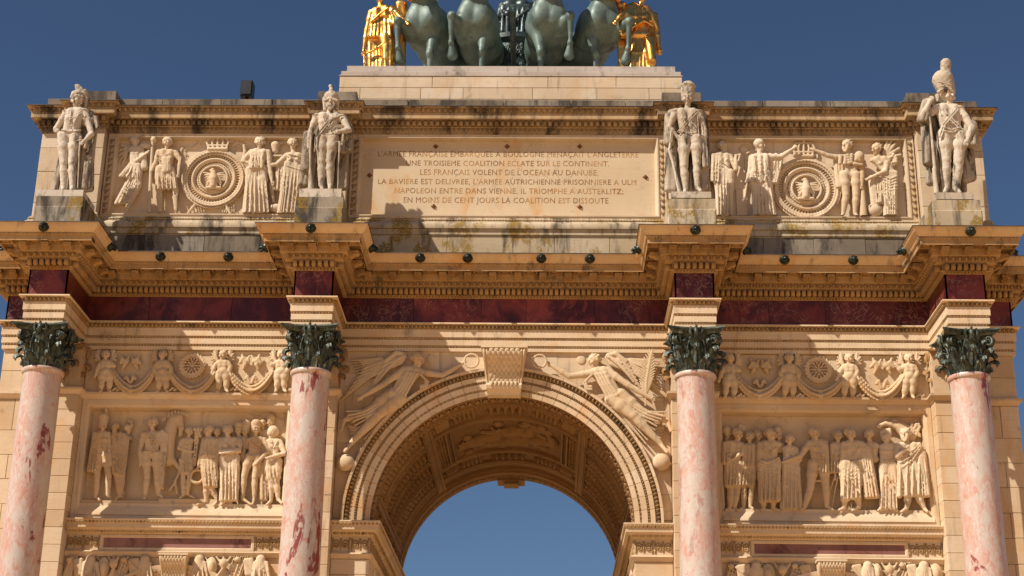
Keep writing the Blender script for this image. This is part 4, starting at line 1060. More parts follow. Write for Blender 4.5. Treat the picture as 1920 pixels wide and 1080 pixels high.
# ------------------------------------------------------------------ figures
class Sheet:
    """a view onto the photo: crop coordinates -> points at depth dep in front of plane y0 (relief flattened by squash)"""
    def __init__(s, ox, oy, sc, y0, squash): s.ox, s.oy, s.sc, s.y0, s.q = ox, oy, sc, y0, squash
    def p(s, u, v, dep=0.):
        q = pt(s.ox + u / s.sc, s.oy + v / s.sc, s.y0 - dep * s.q); return np.array([q[0], s.y0 - dep, q[2]])
    def m(s, v=300): return (s.p(0, v)[2] - s.p(0, v + 100)[2]) / 100.
def lerp(a, b, t): return np.asarray(a) + (np.asarray(b) - np.asarray(a)) * t
class Fig:
    """one carved figure"""
    def __init__(s, sh, lo, hi, h=.0124, base=.4, H=90, back=.03):
        """lo, hi: crop corners (u0, v0), (u1, v1); base: depth of the body's axis in head heights"""
        s.core = sh.q < 1. and base > .05; base = base + (.22 if s.core else 0.); s.fat = 1.18 if s.core else 1.08
        s.sh = sh; s.Hm = H * sh.m((lo[1] + hi[1]) / 2); s.base = base; s.h = h
        a, b = sh.p(lo[0], hi[1]), sh.p(hi[0], lo[1]); M_ = .06
        dm = (base + 1.25) * s.Hm * sh.q
        s.v = Vol((min(a[0], b[0]) - M_, sh.y0 - dm, a[2] - M_), (max(a[0], b[0]) + M_, sh.y0 + back, b[2] + M_), h, sh.y0, sh.q)
    def P(s, q, dep=0.):
        d = s.base + dep + (q[2] if len(q) > 2 else 0.)
        return s.sh.p(q[0], q[1], d * s.Hm)
    def head(s, c, face=0., tilt=0., hair='short', beard=False, r=1.08, nohead=False):
        """face: -1 profile to the left, 0 front, 1 profile to the right"""
        v, H = s.v, s.Hm * r; c = s.P(c, .05); k = .06 * H
        def o(x, y, z):       # local: x right of the figure's image, y towards the viewer, z up; turned by face, tilted
            a = face * 1.25; xx, yy = x * math.cos(a) + y * math.sin(a), y * math.cos(a) - x * math.sin(a)
            ct, st = math.cos(tilt), math.sin(tilt); X, Z = xx * ct - z * st, xx * st + z * ct
            return c + np.array([X, -yy, Z]) * H
        v.el(o(0, -.02, .10), (.36 * H, .40 * H, .38 * H), k)
        v.rc(o(0, .06, .05), o(0, .13, -.36), .29 * H, .15 * H, k)
        v.rc(o(0, .40, .06), o(0, .45, -.09), .045 * H, .065 * H, .04 * H)
        v.rc(o(-.2, .33, .14), o(.2, .33, .14), .06 * H, .06 * H, .05 * H)
        for sx in (-1, 1):
            v.el(o(sx * .145, .40, .035), (.09 * H, .07 * H, .055 * H), .03 * H, True)
            v.el(o(sx * .145, .335, .035), (.06 * H, .05 * H, .035 * H), .02 * H)
            v.el(o(sx * .36, -.02, .0), (.05 * H, .09 * H, .11 * H), .03 * H)
            v.el(o(sx * .19, .24, -.12), (.12 * H, .12 * H, .12 * H), .06 * H)
        v.rc(o(-.10, .355, -.19), o(.10, .355, -.19), .03 * H, .03 * H, .02 * H)
        v.rc(o(-.10, .40, -.235), o(.10, .40, -.235), .018 * H, .018 * H, .02 * H, True)
        v.rc(o(-.08, .35, -.27), o(.08, .35, -.27), .035 * H, .035 * H, .02 * H)
        if beard:
            for i in range(5): v.rc(o(-.2 + .1 * i, .26, -.24), o(-.12 + .06 * i, .30, -.58 + .04 * abs(i - 2)), .10 * H, .05 * H, .03 * H)
        if hair in ('short', 'bun', 'curls', 'wreath'):
            rng = np.random.default_rng(int(abs(c[0]) * 1000) % 997)
            for i in range(26):
                a = i * 2.4; zz = .02 + .46 * (i / 26.) ; rr = math.sqrt(max(0.02, 1 - ((zz - .08) / .45) ** 2))
                q = o(.37 * rr * math.cos(a), -.05 + .40 * rr * math.sin(a) * (1. if math.sin(a) < 0 else (.75 if zz > .22 else 0.2)), zz)
                v.el(q, (.11 * H, .11 * H, .085 * H), .025 * H)
            if hair == 'bun': v.el(o(0, -.46, .12), (.17 * H, .17 * H, .17 * H), .04 * H)
        elif hair == 'helmet':
            v.el(o(0, -.03, .20), (.42 * H, .46 * H, .38 * H), .02 * H); v.rc(o(-.3, .32, .2), o(.3, .32, .2), .05 * H, .05 * H, .03 * H)
        elif hair == 'crest':
            v.el(o(0, -.03, .20), (.42 * H, .46 * H, .40 * H), .02 * H); v.rc(o(-.28, .36, .20), o(.28, .36, .20), .06 * H, .06 * H, .03 * H)
            for i in range(9):
                a = -.5 + i * .30; v.rc(o(0, .50 * math.cos(a), .22 + .52 * math.sin(a) if i > 1 else .3), o(0, .60 * math.cos(a), .26 + .74 * math.sin(a) if i > 1 else .42), .08 * H, .10 * H, .04 * H)
        elif hair == 'bear':
            v.rc(o(0, -.02, .28), o(.0, -.02, .78), .42 * H, .46 * H, .05 * H)
        elif hair == 'turban':
            for i in range(5): v.rc(o(-.36, .05, .18 + .1 * i), o(.36, .02, .24 + .1 * i), .15 * H, .15 * H, .03 * H)
        elif hair == 'kepi':
            v.rc(o(0, 0, .22), o(0, 0, .52), .38 * H, .44 * H, .02 * H); v.rc(o(-.2, .42, .18), o(.2, .42, .18), .05 * H, .05 * H, .03 * H)
        elif hair == 'hood':
            v.el(o(0, -.12, .08), (.46 * H, .46 * H, .52 * H), .03 * H); v.el(o(0, .36, -.06), (.27 * H, .24 * H, .36 * H), .05 * H, True); v.el(o(0, .10, -.02), (.27 * H, .30 * H, .36 * H), .02 * H)
        s.neckp = o(0, -.05, -.30)
    def torso(s, sh, hip, fat=1., dep=0., sex=0):
        v, H = s.v, s.Hm; a, b = s.P(sh[0], dep), s.P(sh[1], dep); c, d = s.P(hip[0], dep), s.P(hip[1], dep)
        ms, mh = (a + b) / 2, (c + d) / 2; k = .12 * H; w = np.linalg.norm(a - b) / 2; wh = max(np.linalg.norm(c - d) / 2, .3 * H)
        if hasattr(s, 'neckp'): v.rc(s.neckp, ms + np.array([0, 0, .05 * H]), .19 * H, .24 * H, .06 * H)
        v.rc(a, b, .23 * H, .23 * H, k)
        v.rc(lerp(a, b, .26), lerp(c, d, .25), .39 * H * fat, .32 * H * fat, k); v.rc(lerp(a, b, .74), lerp(c, d, .75), .39 * H * fat, .32 * H * fat, k)
        ch = lerp(ms, mh, .32)
        for t in (.27, .73):
            q = lerp(lerp(a, b, t), lerp(c, d, t), .28) + np.array([0, -.20 * H, 0])
            if sex: v.el(q + np.array([0, -.06 * H, -.04 * H]), (.22 * H, .22 * H, .21 * H), .05 * H)
            else: v.el(q, (.28 * H, .22 * H, .20 * H), .08 * H)
        v.rc(c, d, .32 * H * fat, .32 * H * fat, k)
        s.a, s.b, s.c, s.d = a, b, c, d
        if s.core:
            w0 = s.sh.y0
            for q, r_ in ((lerp(ms, mh, .15), .34), (lerp(ms, mh, .6), .30), (mh, .30)): v.rc(q, (q[0], w0 + .02, q[2]), r_ * H, r_ * H, .05 * H)
            if hasattr(s, 'neckp'): v.rc(s.neckp + (0, 0, .2 * H), (s.neckp[0], w0 + .02, s.neckp[2] + .2 * H), .26 * H, .26 * H, .03 * H)
    def belly(s):
        v, H = s.v, s.Hm; ms, mh = (s.a + s.b) / 2, (s.c + s.d) / 2
        v.rc(lerp(ms, mh, .35) + (0, -.42 * H, 0), lerp(ms, mh, .8) + (0, -.36 * H, 0), .02 * H, .02 * H, .05 * H, True)
        v.el(lerp(ms, mh, .75) + (0, -.36 * H, 0), (.03 * H, .05 * H, .03 * H), .03 * H, True)
    def limb(s, pts, rs, dep=0., k=.05):
        H = s.Hm; q = [s.P(p, dep) if len(p) <= 3 and not isinstance(p, np.ndarray) else p for p in pts]
        for i in range(len(q) - 1): s.v.rc(q[i], q[i + 1], rs[i] * H, rs[i + 1] * H, k * H)
        return q
    def arm(s, j, pts, dep=.1, f=1., hand=True, fingers=False):
        H = s.Hm; st = s.a if j == 0 else s.b; f = f * s.fat * .95
        e = s.P(pts[0], dep); h = s.P(pts[1], dep * 1.6); k = .05 * H
        s.v.rc(st, e, .265 * H * f, .19 * H * f, k); s.v.el(lerp(st, e, .4), (.25 * H * f,) * 3, k)
        s.v.rc(e, lerp(e, h, .4), .19 * H * f, .19 * H * f, k); s.v.rc(lerp(e, h, .4), h, .19 * H * f, .12 * H * f, k)
        if hand:
            d = (h - e) / (np.linalg.norm(h - e) + 1e-9); s.v.rc(h, h + d * .17 * H, .11 * H, .13 * H, .03 * H)
            n = np.cross(d, (0, 1, 0)); 
            for i in range(4):
                o = n * (.105 - .07 * i) * H; b = h + d * .20 * H + o; m = b + d * (.15 + .03 * (i in (1, 2))) * H + np.array([0, -.02 * H, 0])
                s.v.rc(b, m, .046 * H, .042 * H, .008 * H); s.v.rc(m, m + d * .10 * H + np.array([0, .05 * H, 0]), .042 * H, .034 * H, .008 * H)
            t = h + d * .05 * H + n * .12 * H; s.v.rc(t, t + d * .14 * H + n * .08 * H, .05 * H, .042 * H, .01 * H)
        return e, h
    def leg(s, j, pts, dep=.05, f=1., boot=False, foot=True):
        f = f * s.fat; H = s.Hm; st = s.c if j == 0 else s.d; kn = s.P(pts[0], dep); an = s.P(pts[1], dep * .5); k = .06 * H
        s.v.rc(st, kn, .41 * H * f, .265 * H * f, k); s.v.el(lerp(st, kn, .4), (.40 * H * f,) * 3, .1 * H)
        s.v.el(kn + (0, -.06 * H, 0), (.235 * H * f,) * 3, .06 * H)
        s.v.rc(kn, lerp(kn, an, .35), .245 * H * f, .265 * H * f, k); s.v.rc(lerp(kn, an, .35), an, .265 * H * f, (.185 if boot else .15) * H * f, k)
        if boot:
            q = lerp(kn, an, .08); s.v.rc(q + (-.14 * H, -.05 * H, 0), q + (.14 * H, -.05 * H, 0), .12 * H, .12 * H, .02 * H)
        if foot and len(pts) > 2:
            t = s.P(pts[2], dep + .25); s.v.rc(an + (0, 0, -.02 * H), t, .16 * H, .125 * H, .05 * H); s.v.el(an + (0, .05 * H, -.06 * H), (.15 * H,) * 3, .05 * H)
        return kn, an
    def drape(s, tl, tr, br, bl, n=7, dep=.1, r=.09, sag=0., fill=True, hem=True, seed=0, wave=.25, k=.012, amp=1., groove=True):
        """cloth hanging in folds from the line tl-tr to the line bl-br"""
        H = s.Hm; rg = np.random.default_rng(seed + n); m = s.sh.m(); dep = dep + (.20 if s.core and dep > .08 else 0.)
        if fill:
            for t in np.linspace(.08, .92, max(3, n // 2)):
                a, b = lerp(tl, tr, t), lerp(bl, br, t); s.v.rc(s.P(a, dep - .16), s.P(b, dep - .10), .20 * H, .22 * H, .15 * H)
        for i in range(n + 1):
            t = min(1, max(0, i / n + rg.uniform(-.25, .25) / n)); a, b = lerp(tl, tr, t), lerp(bl, br, min(1, max(0, i / n + rg.uniform(-.3, .3) / n)))
            mid = lerp(a, b, .5) + np.array([sag * math.sin(i), rg.uniform(-3, 3)]); dd = dep + (.17 if i % 2 else -.05) * amp + rg.uniform(-.03, .05)
            p0, p1, p2 = s.P(a, dep - .02), s.P(mid, dd), s.P(b, dd + wave * .25 * (1 if i % 2 else -.4))
            rr = r * H * rg.uniform(.75, 1.25)
            s.v.rc(p0, p1, rr * .55, rr * .9, k * H); s.v.rc(p1, p2, rr * .9, rr * 1.15, k * H)
        if groove:
            for i in range(n):
                t = (i + .5) / n; a, b = lerp(tl, tr, t), lerp(bl, br, t); m_ = lerp(a, b, .5); q = dep + .13 * amp
                s.v.rc(s.P(lerp(a, b, .06), q + .02), s.P(m_, q + .06), .035 * H, .05 * H, .006 * H, True); s.v.rc(s.P(m_, q + .06), s.P(b, q + .04), .05 * H, .06 * H, .006 * H, True)
    def folds(s, lines, r=.06, dep=.2, k=.02, cut=True):
        for L in lines:
            q = [s.P(p, dep) for p in L]
            s.v.line(q, max(.8 * s.h, r * .72 * s.Hm), .012 * s.Hm)
            if cut: s.v.line([p_ + (0, -.06 * s.Hm, -(r * .72 * s.Hm + .010)) for p_ in q], .0085, .002, True)
    def wing(s, root, tips, r=.10, dep=-.2, curl=None):
        q0 = s.P(root, dep)
        for i, t in enumerate(tips):
            q = s.P(t, dep - .06 * (i % 2)); mid = lerp(q0, q, .5) + np.array([0, -.05 * s.Hm * (i % 2), 0])
            if curl: mid = lerp(mid, s.P(curl, dep), .35)
            s.v.rc(q0, mid, r * s.Hm * 1.1, r * s.Hm, .02 * s.Hm); s.v.rc(mid, q, r * s.Hm, r * s.Hm * .7, .02 * s.Hm)
    def blob(s, c, ru, rv=None, dep=0., rd=None, rot=0., k=.03):
        m = s.sh.m(c[1]); rv = ru if rv is None else rv
        s.v.el(s.P(c, dep), (ru * m, (rd if rd is not None else min(ru, rv)) * m, rv * m), k * s.Hm, rot=rot)
    def wrinkle(s, ztop, amp=.0045, f=52., seed=0.):
        v = s.v; X, Y, Z = v.ev[0][:, None, None], v.ev[1][None, :, None], v.ev[2][None, None, :]
        a = X * .9 + Z * .55 + .35 * np.sin(Z * 7 + seed) * .12 + Y * .4
        w = np.clip((ztop - Z) / (.25 * s.Hm), 0, 1)
        n = np.sin(a * f + 1.6 * np.sin(Z * f * .23 + X * f * .31 + seed) + 1.2 * np.sin(X * f * .5 - Z * f * .18 + 2 * seed))
        v.d += (amp * w * (np.abs(n) - .5) * 1.3).astype(np.float32)
    def done(s, parent, name='relief_figure', mat='relief', label=None, bend=None, rough=.0, kind=None):
        if rough: s.v.rough(rough, 60, 3)
        return s.v.mesh(name, mat, parent, label=label, bend=bend, kind=kind)
Q = .95
LP = Sheet(140, 750, 1920 / 420, .253, Q)
RPN = Sheet(1340, 770, 1920 / 440, .253, Q)
def man(sh, par, lo, hi, H, head, face, shd, hips, hair='short', base=.45, al=None, ar=None, ll=None, lr=None, fat=1., sex=0, beard=False, tilt=0., boots=False, bare=False, extra=None, ad=(.15, .15), ld=(.05, .05), name='relief_figure', mat='relief', h=.0124, hr=1.16, label=None, back=.03, rough=0., hand=True):
    f = Fig(sh, lo, hi, h, base, H, back)
    f.head(head, face, tilt, hair, beard, hr); f.torso(shd, hips, fat, sex=sex)
    if bare: f.belly()
    if ll: f.leg(0, ll, ld[0], boot=boots)
    if lr: f.leg(1, lr, ld[1], boot=boots)
    if extra: extra(f)
    if al: f.arm(0, al, ad[0])
    if ar: f.arm(1, ar, ad[1])
    if not bare and name == 'relief_figure': f.wrinkle(min(f.a[2], f.b[2]) + .1 * f.Hm, seed=head[0] % 7)
    f.done(par, name, mat, label, rough=rough)
    return f
pl_, pr_ = panels[-1], panels[1]
# ---- left panel
def x1(f):
    f.drape((165, 285), (215, 300), (190, 610), (115, 600), 6, .18, .09); f.folds([[(225, 380), (285, 390)], [(222, 410), (288, 420)], [(230, 330), (280, 330)]], .05, .42)
    f.limb([(272, 150), (270, 75)], (.13, .15), .0)
man(LP, pl_, (95, 60), (390, 870), 82, (240, 225), .5, ((190, 295), (288, 292)), ((205, 480), (268, 480)), 'bear', .55, None, ((296, 430), (312, 530)), ((188, 690), (180, 825), (215, 858)), ((292, 650), (285, 815), (350, 850)), extra=x1, boots=True)
def x2(f):
    f.drape((310, 400), (420, 330), (420, 640), (330, 620), 8, .20, .07, seed=2); f.drape((420, 290), (465, 330), (465, 830), (430, 820), 4, .15, .09, seed=3)
    f.folds([[(310, 300), (420, 420)], [(330, 300), (420, 390)], [(320, 470), (410, 400)], [(325, 510), (415, 430)]], .06, .40)
man(LP, pl_, (300, 170), (480, 870), 76, (345, 235), -.2, ((305, 300), (425, 300)), ((335, 520), (405, 520)), 'short', .42, None, ((446, 420), (425, 520)), ((372, 700), (380, 825), (350, 850)), ((402, 720), (400, 818), (450, 850)), extra=x2)
man(LP, pl_, (400, 90), (520, 330), 74, (458, 255), .7, ((420, 330), (480, 330)), ((430, 400), (470, 400)), 'crest', .12)
def x3(f):
    f.drape((745, 265), (805, 300), (812, 735), (750, 745), 6, .12, .11, seed=4)
    f.folds([[(610, 300), (700, 390)], [(620, 285), (720, 370)], [(598, 420), (720, 425)], [(598, 440), (720, 445)]], .05, .46)
    f.folds([[(655, 300), (655, 420)], [(680, 300), (680, 420)]], .03, .46)
man(LP, pl_, (525, 140), (820, 850), 92, (668, 200), .1, ((592, 300), (762, 300)), ((615, 470), (705, 470)), 'short', .62, ((562, 420), (562, 530)), ((795, 420), (735, 478)), ((622, 660), (605, 805), (597, 838)), ((708, 660), (716, 800), (762, 832)), extra=x3, boots=True)
f = Fig(LP, (700, 85), (1030, 790), .0124, .25, 90)                      # the horse and its raised foreleg
for a, b, ra, rb in (((790, 360), (850, 170), .75, .5), ((850, 170), (900, 150), .5, .36), ((900, 160), (915, 240), .36, .25), ((915, 240), (905, 300), .25, .17), ((790, 360), (800, 520), .75, .6), ((830, 500), (905, 600), .3, .17), ((905, 600), (850, 720), .15, .10), ((850, 720), (815, 770), .11, .14), ((860, 690), (880, 820), .12, .1)):
    f.v.rc(f.P(a), f.P(b), ra * f.Hm, rb * f.Hm, .08 * f.Hm)
for i in range(16):
    t = i / 15; f.folds([[(745 + 235 * t, 190 - 75 * math.sin(t * 2.6)), (760 + 190 * t + 10 * (i % 2), 135 - 45 * math.sin(t * 2.8))]], .07, .28)
f.blob((905, 195), 8, 6, .3); f.folds([[(880, 240), (935, 235)], [(890, 180), (925, 290)]], .03, .32); f.done(pl_, 'relief_horse')
def x4(f):
    for i in range(5): f.folds([[(1035 + 9 * i, 225 + 12 * (i % 3)), (1015 + 6 * i, 560)]], .05, .25)
    for i in range(7): f.blob((1030 + 10 * i, 250 + 28 * (i % 3)), 13, 20, .3)
    f.drape((925, 440), (1000, 440), (1000, 620), (915, 620), 6, .1, .08, seed=7); f.folds([[(930, 360), (1000, 440)], [(920, 390), (980, 450)]], .06, .35)
man(LP, pl_, (860, 230), (1095, 850), 74, (985, 275), .3, ((920, 350), (1012, 350)), ((925, 520), (1000, 520)), 'short', .3, ((892, 415), (1005, 440)), None, ((930, 655), (930, 815), (900, 838)), ((985, 660), (965, 805), (1025, 838)), extra=x4, boots=True)
def x5(f):
    f.drape((1095, 480), (1210, 480), (1232, 735), (1112, 735), 8, .22, .08, seed=1); f.folds([[(1090, 480), (1215, 470)], [(1090, 498), (1215, 488)]], .05, .42); f.drape((1115, 350), (1205, 350), (1200, 475), (1105, 475), 5, .2, .06, seed=9)
    f.v.ring(f.P((1050, 655)), 55 * f.sh.m(), 14 * f.sh.m())
man(LP, pl_, (1000, 215), (1260, 910), 86, (1148, 265), -.6, ((1112, 345), (1218, 350)), ((1112, 520), (1200, 520)), 'short', .55, ((1088, 430), (1062, 560)), ((1222, 480), (1188, 590)), ((1128, 745), (1128, 870), (1050, 898)), ((1178, 770), (1232, 862), (1190, 905)), extra=x5)
man(LP, pl_, (1180, 235), (1290, 420), 74, (1222, 280), .2, ((1195, 350), (1260, 350)), ((1200, 400), (1250, 400)), 'short', .15)
def x6(f):
    f.drape((1255, 470), (1405, 470), (1405, 850), (1245, 858), 10, .12, .085, seed=5); f.folds([[(1262, 340), (1330, 400)], [(1400, 340), (1340, 400)]], .06, .42)
man(LP, pl_, (1220, 215), (1440, 910), 88, (1312, 265), .1, ((1255, 345), (1410, 350)), ((1280, 500), (1380, 500)), 'wreath', .55, ((1245, 440), (1370, 425)), ((1425, 435), (1275, 455)), ((1290, 700), (1285, 870), (1255, 900)), ((1375, 700), (1395, 865), (1415, 900)), extra=x6, ad=(.35, .45))
man(LP, pl_, (1360, 225), (1470, 620), 76, (1405, 265), .1, ((1380, 340), (1470, 340)), ((1400, 500), (1460, 500)), 'kepi', .2, None, ((1450, 430), (1440, 510)))
man(LP, pl_, (1430, 195), (1520, 420), 74, (1468, 275), -.2, ((1440, 350), (1510, 350)), ((1450, 400), (1500, 400)), 'bear', .12)
def x9(f):
    f.drape((1590, 320), (1640, 340), (1660, 850), (1600, 850), 5, .0, .09, seed=6); f.folds([[(1500, 345), (1590, 450)], [(1490, 480), (1590, 480)]], .05, .45)
    for q in ((1560, 400), (1600, 400), (1580, 440)): f.blob(q, 8, 8, .5)
man(LP, pl_, (1425, 220), (1680, 910), 86, (1552, 258), .3, ((1490, 345), (1622, 345)), ((1500, 490), (1580, 490)), 'kepi', .55, None, ((1660, 440), (1560, 540)), ((1452, 655), (1440, 845), (1510, 895)), ((1545, 665), (1540, 845), (1528, 890)), extra=x9, ad=(.2, .4))
def x10(f):
    f.drape((1655, 530), (1750, 530), (1755, 660), (1660, 670), 6, .12, .08, seed=8); f.folds([[(1690, 350), (1700, 420), (1740, 350)]], .07, .42)
man(LP, pl_, (1620, 225), (1815, 905), 92, (1692, 280), -.4, ((1655, 360), (1758, 365)), ((1662, 530), (1740, 530)), 'hood', .5, None, ((1800, 460), (1672, 492)), ((1685, 700), (1682, 865), (1650, 895)), ((1728, 700), (1745, 850), (1775, 885)), extra=x10, ad=(.2, .4))
for c, hr_ in (((1612, 205), 'short'), ((1680, 195), 'kepi')): man(LP, pl_, (c[0] - 60, 150), (c[0] + 60, 330), 70, c, -.2, ((c[0] - 40, 280), (c[0] + 40, 280)), ((c[0] - 30, 320), (c[0] + 30, 320)), hr_, .08)
f = Fig(LP, (1480, 70), (1840, 260), .0124, .02, 90)
f.folds([[(1500, 120), (1570, 140), (1640, 90), (1700, 110), (1790, 180)], [(1570, 140), (1530, 160)], [(1700, 110), (1690, 80)], [(1790, 230), (1800, 120), (1740, 90)], [(1640, 90), (1600, 70)]], .06, .05); f.done(pl_, 'relief_branch')
part('ground_ledge', sweep([(-7.43, .253), (-6.05, .253)], [(0, -4.42), (.13, -4.425), (.13, -4.48)]), 'relief', parent=pl_)
part('ground_ledge', sweep([(-6.05, .253), (-4.75, .253)], [(0, -4.385), (.14, -4.39), (.14, -4.48)]), 'relief', parent=pl_)
# ---- right panel
def y1(f):
    f.drape((85, 400), (212, 415), (208, 605), (88, 612), 9, .2, .075, seed=1); f.drape((75, 270), (130, 260), (120, 420), (70, 420), 5, .25, .09, seed=2); f.folds([[(80, 330), (190, 420)], [(80, 370), (150, 420)]], .07, .35)
man(RPN, pr_, (60, 130), (240, 820), 90, (188, 195), .5, ((112, 275), (222, 285)), ((122, 450), (200, 450)), 'short', .45, None, ((222, 350), (150, 395)), ((130, 660), (122, 795), (90, 815)), ((182, 660), (162, 795), (190, 815)), extra=y1, ad=(.1, .35))
def y2(f): f.drape((222, 450), (322, 450), (320, 605), (225, 608), 8, .2, .075, seed=3); f.drape((235, 290), (325, 290), (320, 450), (225, 450), 6, .25, .07, seed=4)
man(RPN, pr_, (205, 160), (345, 820), 82, (283, 218), -.1, ((235, 295), (330, 295)), ((240, 460), (310, 460)), 'short', .4, None, ((345, 390), (300, 460)), ((240, 660), (235, 790), (200, 812)), ((300, 660), (292, 785), (330, 812)), extra=y2)
def y3(f):
    f.drape((355, 430), (535, 400), (530, 730), (368, 735), 10, .25, .085, seed=5)
    f.folds([[(360, 400 + 26 * i), (440, 425 + 26 * i), (530, 380 + 22 * i)] for i in range(6)], .07, .50); f.folds([[(395, 280), (450, 350), (520, 290)], [(385, 300), (450, 380)]], .06, .42)
man(RPN, pr_, (330, 140), (560, 820), 96, (458, 200), .8, ((372, 280), (525, 275)), ((385, 450), (500, 450)), 'curls', .6, ((362, 420), (372, 520)), None, ((400, 690), (400, 795), (380, 815)), ((480, 690), (478, 795), (520, 815)), extra=y3)
def y4(f): f.drape((560, 390), (685, 400), (715, 795), (540, 800), 10, .15, .08, seed=6); f.folds([[(570, 320), (640, 400)], [(660, 320), (600, 400)], [(560, 430), (700, 480)], [(560, 470), (690, 520)]], .06, .40)
man(RPN, pr_, (520, 185), (730, 820), 86, (612, 240), -.3, ((562, 315), (662, 318)), ((575, 480), (660, 480)), 'wreath', .42, None, ((700, 400), (650, 450)), None, ((650, 700), (610, 790), (650, 815)), extra=y4)
def y5(f):
    f.folds([[(765, 300), (860, 300)], [(775, 350), (890, 360)], [(800, 250), (900, 340)], [(785, 400), (895, 410)], [(800, 330), (890, 390)]], .04, .5); f.drape((880, 270), (915, 290), (920, 500), (880, 500), 4, .15, .08, seed=7)
    f.limb([(820, 575), (900, 575)], (.1, .1), .0)
man(RPN, pr_, (545, 130), (985, 825), 96, (815, 190), .5, ((775, 268), (900, 265)), ((805, 440), (888, 440)), 'short', .62, ((700, 375), (585, 412)), ((915, 380), (870, 455)), ((782, 640), (735, 785), (705, 815)), ((908, 625), (917, 775), (965, 810)), extra=y5, boots=True, ad=(.1, .2))
def y6(f): f.drape((945, 290), (1045, 290), (1030, 500), (940, 500), 7, .15, .08, seed=8); f.limb([(990, 450), (985, 560)], (.14, .12), .3); f.limb([(985, 530), (930, 690)], (.10, .05), .3); f.limb([(1005, 540), (960, 790)], (.09, .05), .2)
man(RPN, pr_, (915, 145), (1070, 800), 86, (1008, 212), -.1, ((952, 285), (1045, 292)), ((955, 480), (1030, 480)), 'short', .35, extra=y6)
def y7(f):
    f.drape((1055, 430), (1185, 420), (1190, 705), (1035, 725), 9, .25, .085, seed=9); f.folds([[(1050, 470 + 30 * i), (1120, 500 + 30 * i), (1185, 440 + 25 * i)] for i in range(4)], .07, .5)
    f.drape((1190, 265), (1265, 310), (1335, 700), (1235, 705), 8, .1, .09, seed=10); f.folds([[(1060, 300), (1110, 400)], [(1190, 290), (1110, 400)]], .06, .45)
man(RPN, pr_, (1015, 130), (1350, 820), 96, (1110, 195), .2, ((1055, 278), (1205, 275)), ((1065, 440), (1170, 440)), 'short', .6, ((1040, 420), (1030, 510)), ((1240, 385), (1185, 430)), ((1065, 690), (1060, 795), (1010, 818)), ((1165, 690), (1182, 785), (1130, 815)), extra=y7)
man(RPN, pr_, (1205, 140), (1360, 420), 86, (1262, 200), -.5, ((1222, 285), (1340, 292)), ((1240, 400), (1320, 400)), 'curls', .3)
def y9(f): f.drape((1370, 430), (1475, 430), (1490, 795), (1350, 800), 9, .15, .08, seed=11); f.limb([(1380, 480), (1490, 640)], (.08, .07), .6); f.folds([[(1370, 410), (1470, 405)], [(1370, 425), (1470, 420)]], .05, .4)
man(RPN, pr_, (1330, 135), (1500, 820), 86, (1405, 225), -.6, ((1372, 295), (1462, 295)), ((1380, 460), (1460, 460)), 'turban', .5, ((1370, 400), (1362, 490)), ((1490, 400), (1560, 330)), ((1390, 700), (1380, 795), (1340, 815)), ((1450, 700), (1455, 795), (1490, 818)), extra=y9)
def y10(f):
    f.drape((1500, 400), (1700, 380), (1690, 680), (1495, 700), 8, .2, .09, seed=12); f.drape((1670, 270), (1715, 350), (1750, 690), (1690, 690), 5, .1, .10, seed=13)
    f.folds([[(1690, 280), (1600, 380), (1510, 430)], [(1690, 300), (1620, 400), (1530, 470)], [(1680, 270), (1590, 350), (1500, 390)]], .08, .48)
man(RPN, pr_, (1465, 130), (1770, 830), 96, (1560, 195), -.4, ((1490, 295), (1672, 290)), ((1530, 470), (1650, 470)), 'curls', .6, ((1495, 375), (1560, 315)), None, ((1580, 700), (1572, 795), (1530, 828)), ((1660, 690), (1715, 800), (1740, 825)), beard=True, extra=y10, ad=(.4, .4))
f = Fig(RPN, (1290, 45), (1640, 260), .0124, .1, 95); f.limb([(1332, 128), (1352, 122), (1400, 104), (1440, 110)], (.13, .15, .22, .30), .05); f.limb([(1440, 112), (1500, 130), (1590, 215)], (.32, .42, .55), 0); f.limb([(1445, 90), (1452, 58)], (.08, .03), .05); f.blob((1392, 98), 5, 4, .36)
f.limb([(1336, 142), (1362, 140)], (.05, .06), .05)
for i in range(13): f.folds([[(1455 + 11 * i, 88 + 7 * i), (1468 + 11 * i, 70 + 5 * i)]], .09, .12, cut=False)
f.done(pr_, 'relief_horse')
f = Fig(RPN, (1580, 90), (1720, 260), .0124, .1, 95)
for i in range(24): f.blob((1615 + 27 * (i % 3) + 8 * math.sin(i * 1.7), 112 + 14 * (i // 3)), 17, 11, .1, rot=.5 * math.sin(i))
f.done(pr_, 'relief_plume')
for c, hr_ in (((100, 180), 'helmet'), ((355, 205), 'curls'), ((515, 210), 'kepi')): man(RPN, pr_, (c[0] - 60, 120), (c[0] + 60, 330), 80, c, .3, ((c[0] - 42, 285), (c[0] + 42, 285)), ((c[0] - 30, 325), (c[0] + 30, 325)), hr_, .08)
f = Fig(RPN, (180, 60), (470, 200), .0124, .03, 95)
f.v.bx(f.P((225, 140)), (35 * f.sh.m(), .12 * f.Hm, 28 * f.sh.m()), .01, rot=-.4); f.folds([[(300, 165), (325, 110), (375, 75), (420, 75), (450, 105)], [(330, 170), (350, 125), (390, 98), (430, 115)]], .07, .05, cut=False); f.done(pr_, 'relief_standard', kind='stuff') if False else f.done(pr_, 'relief_standard')
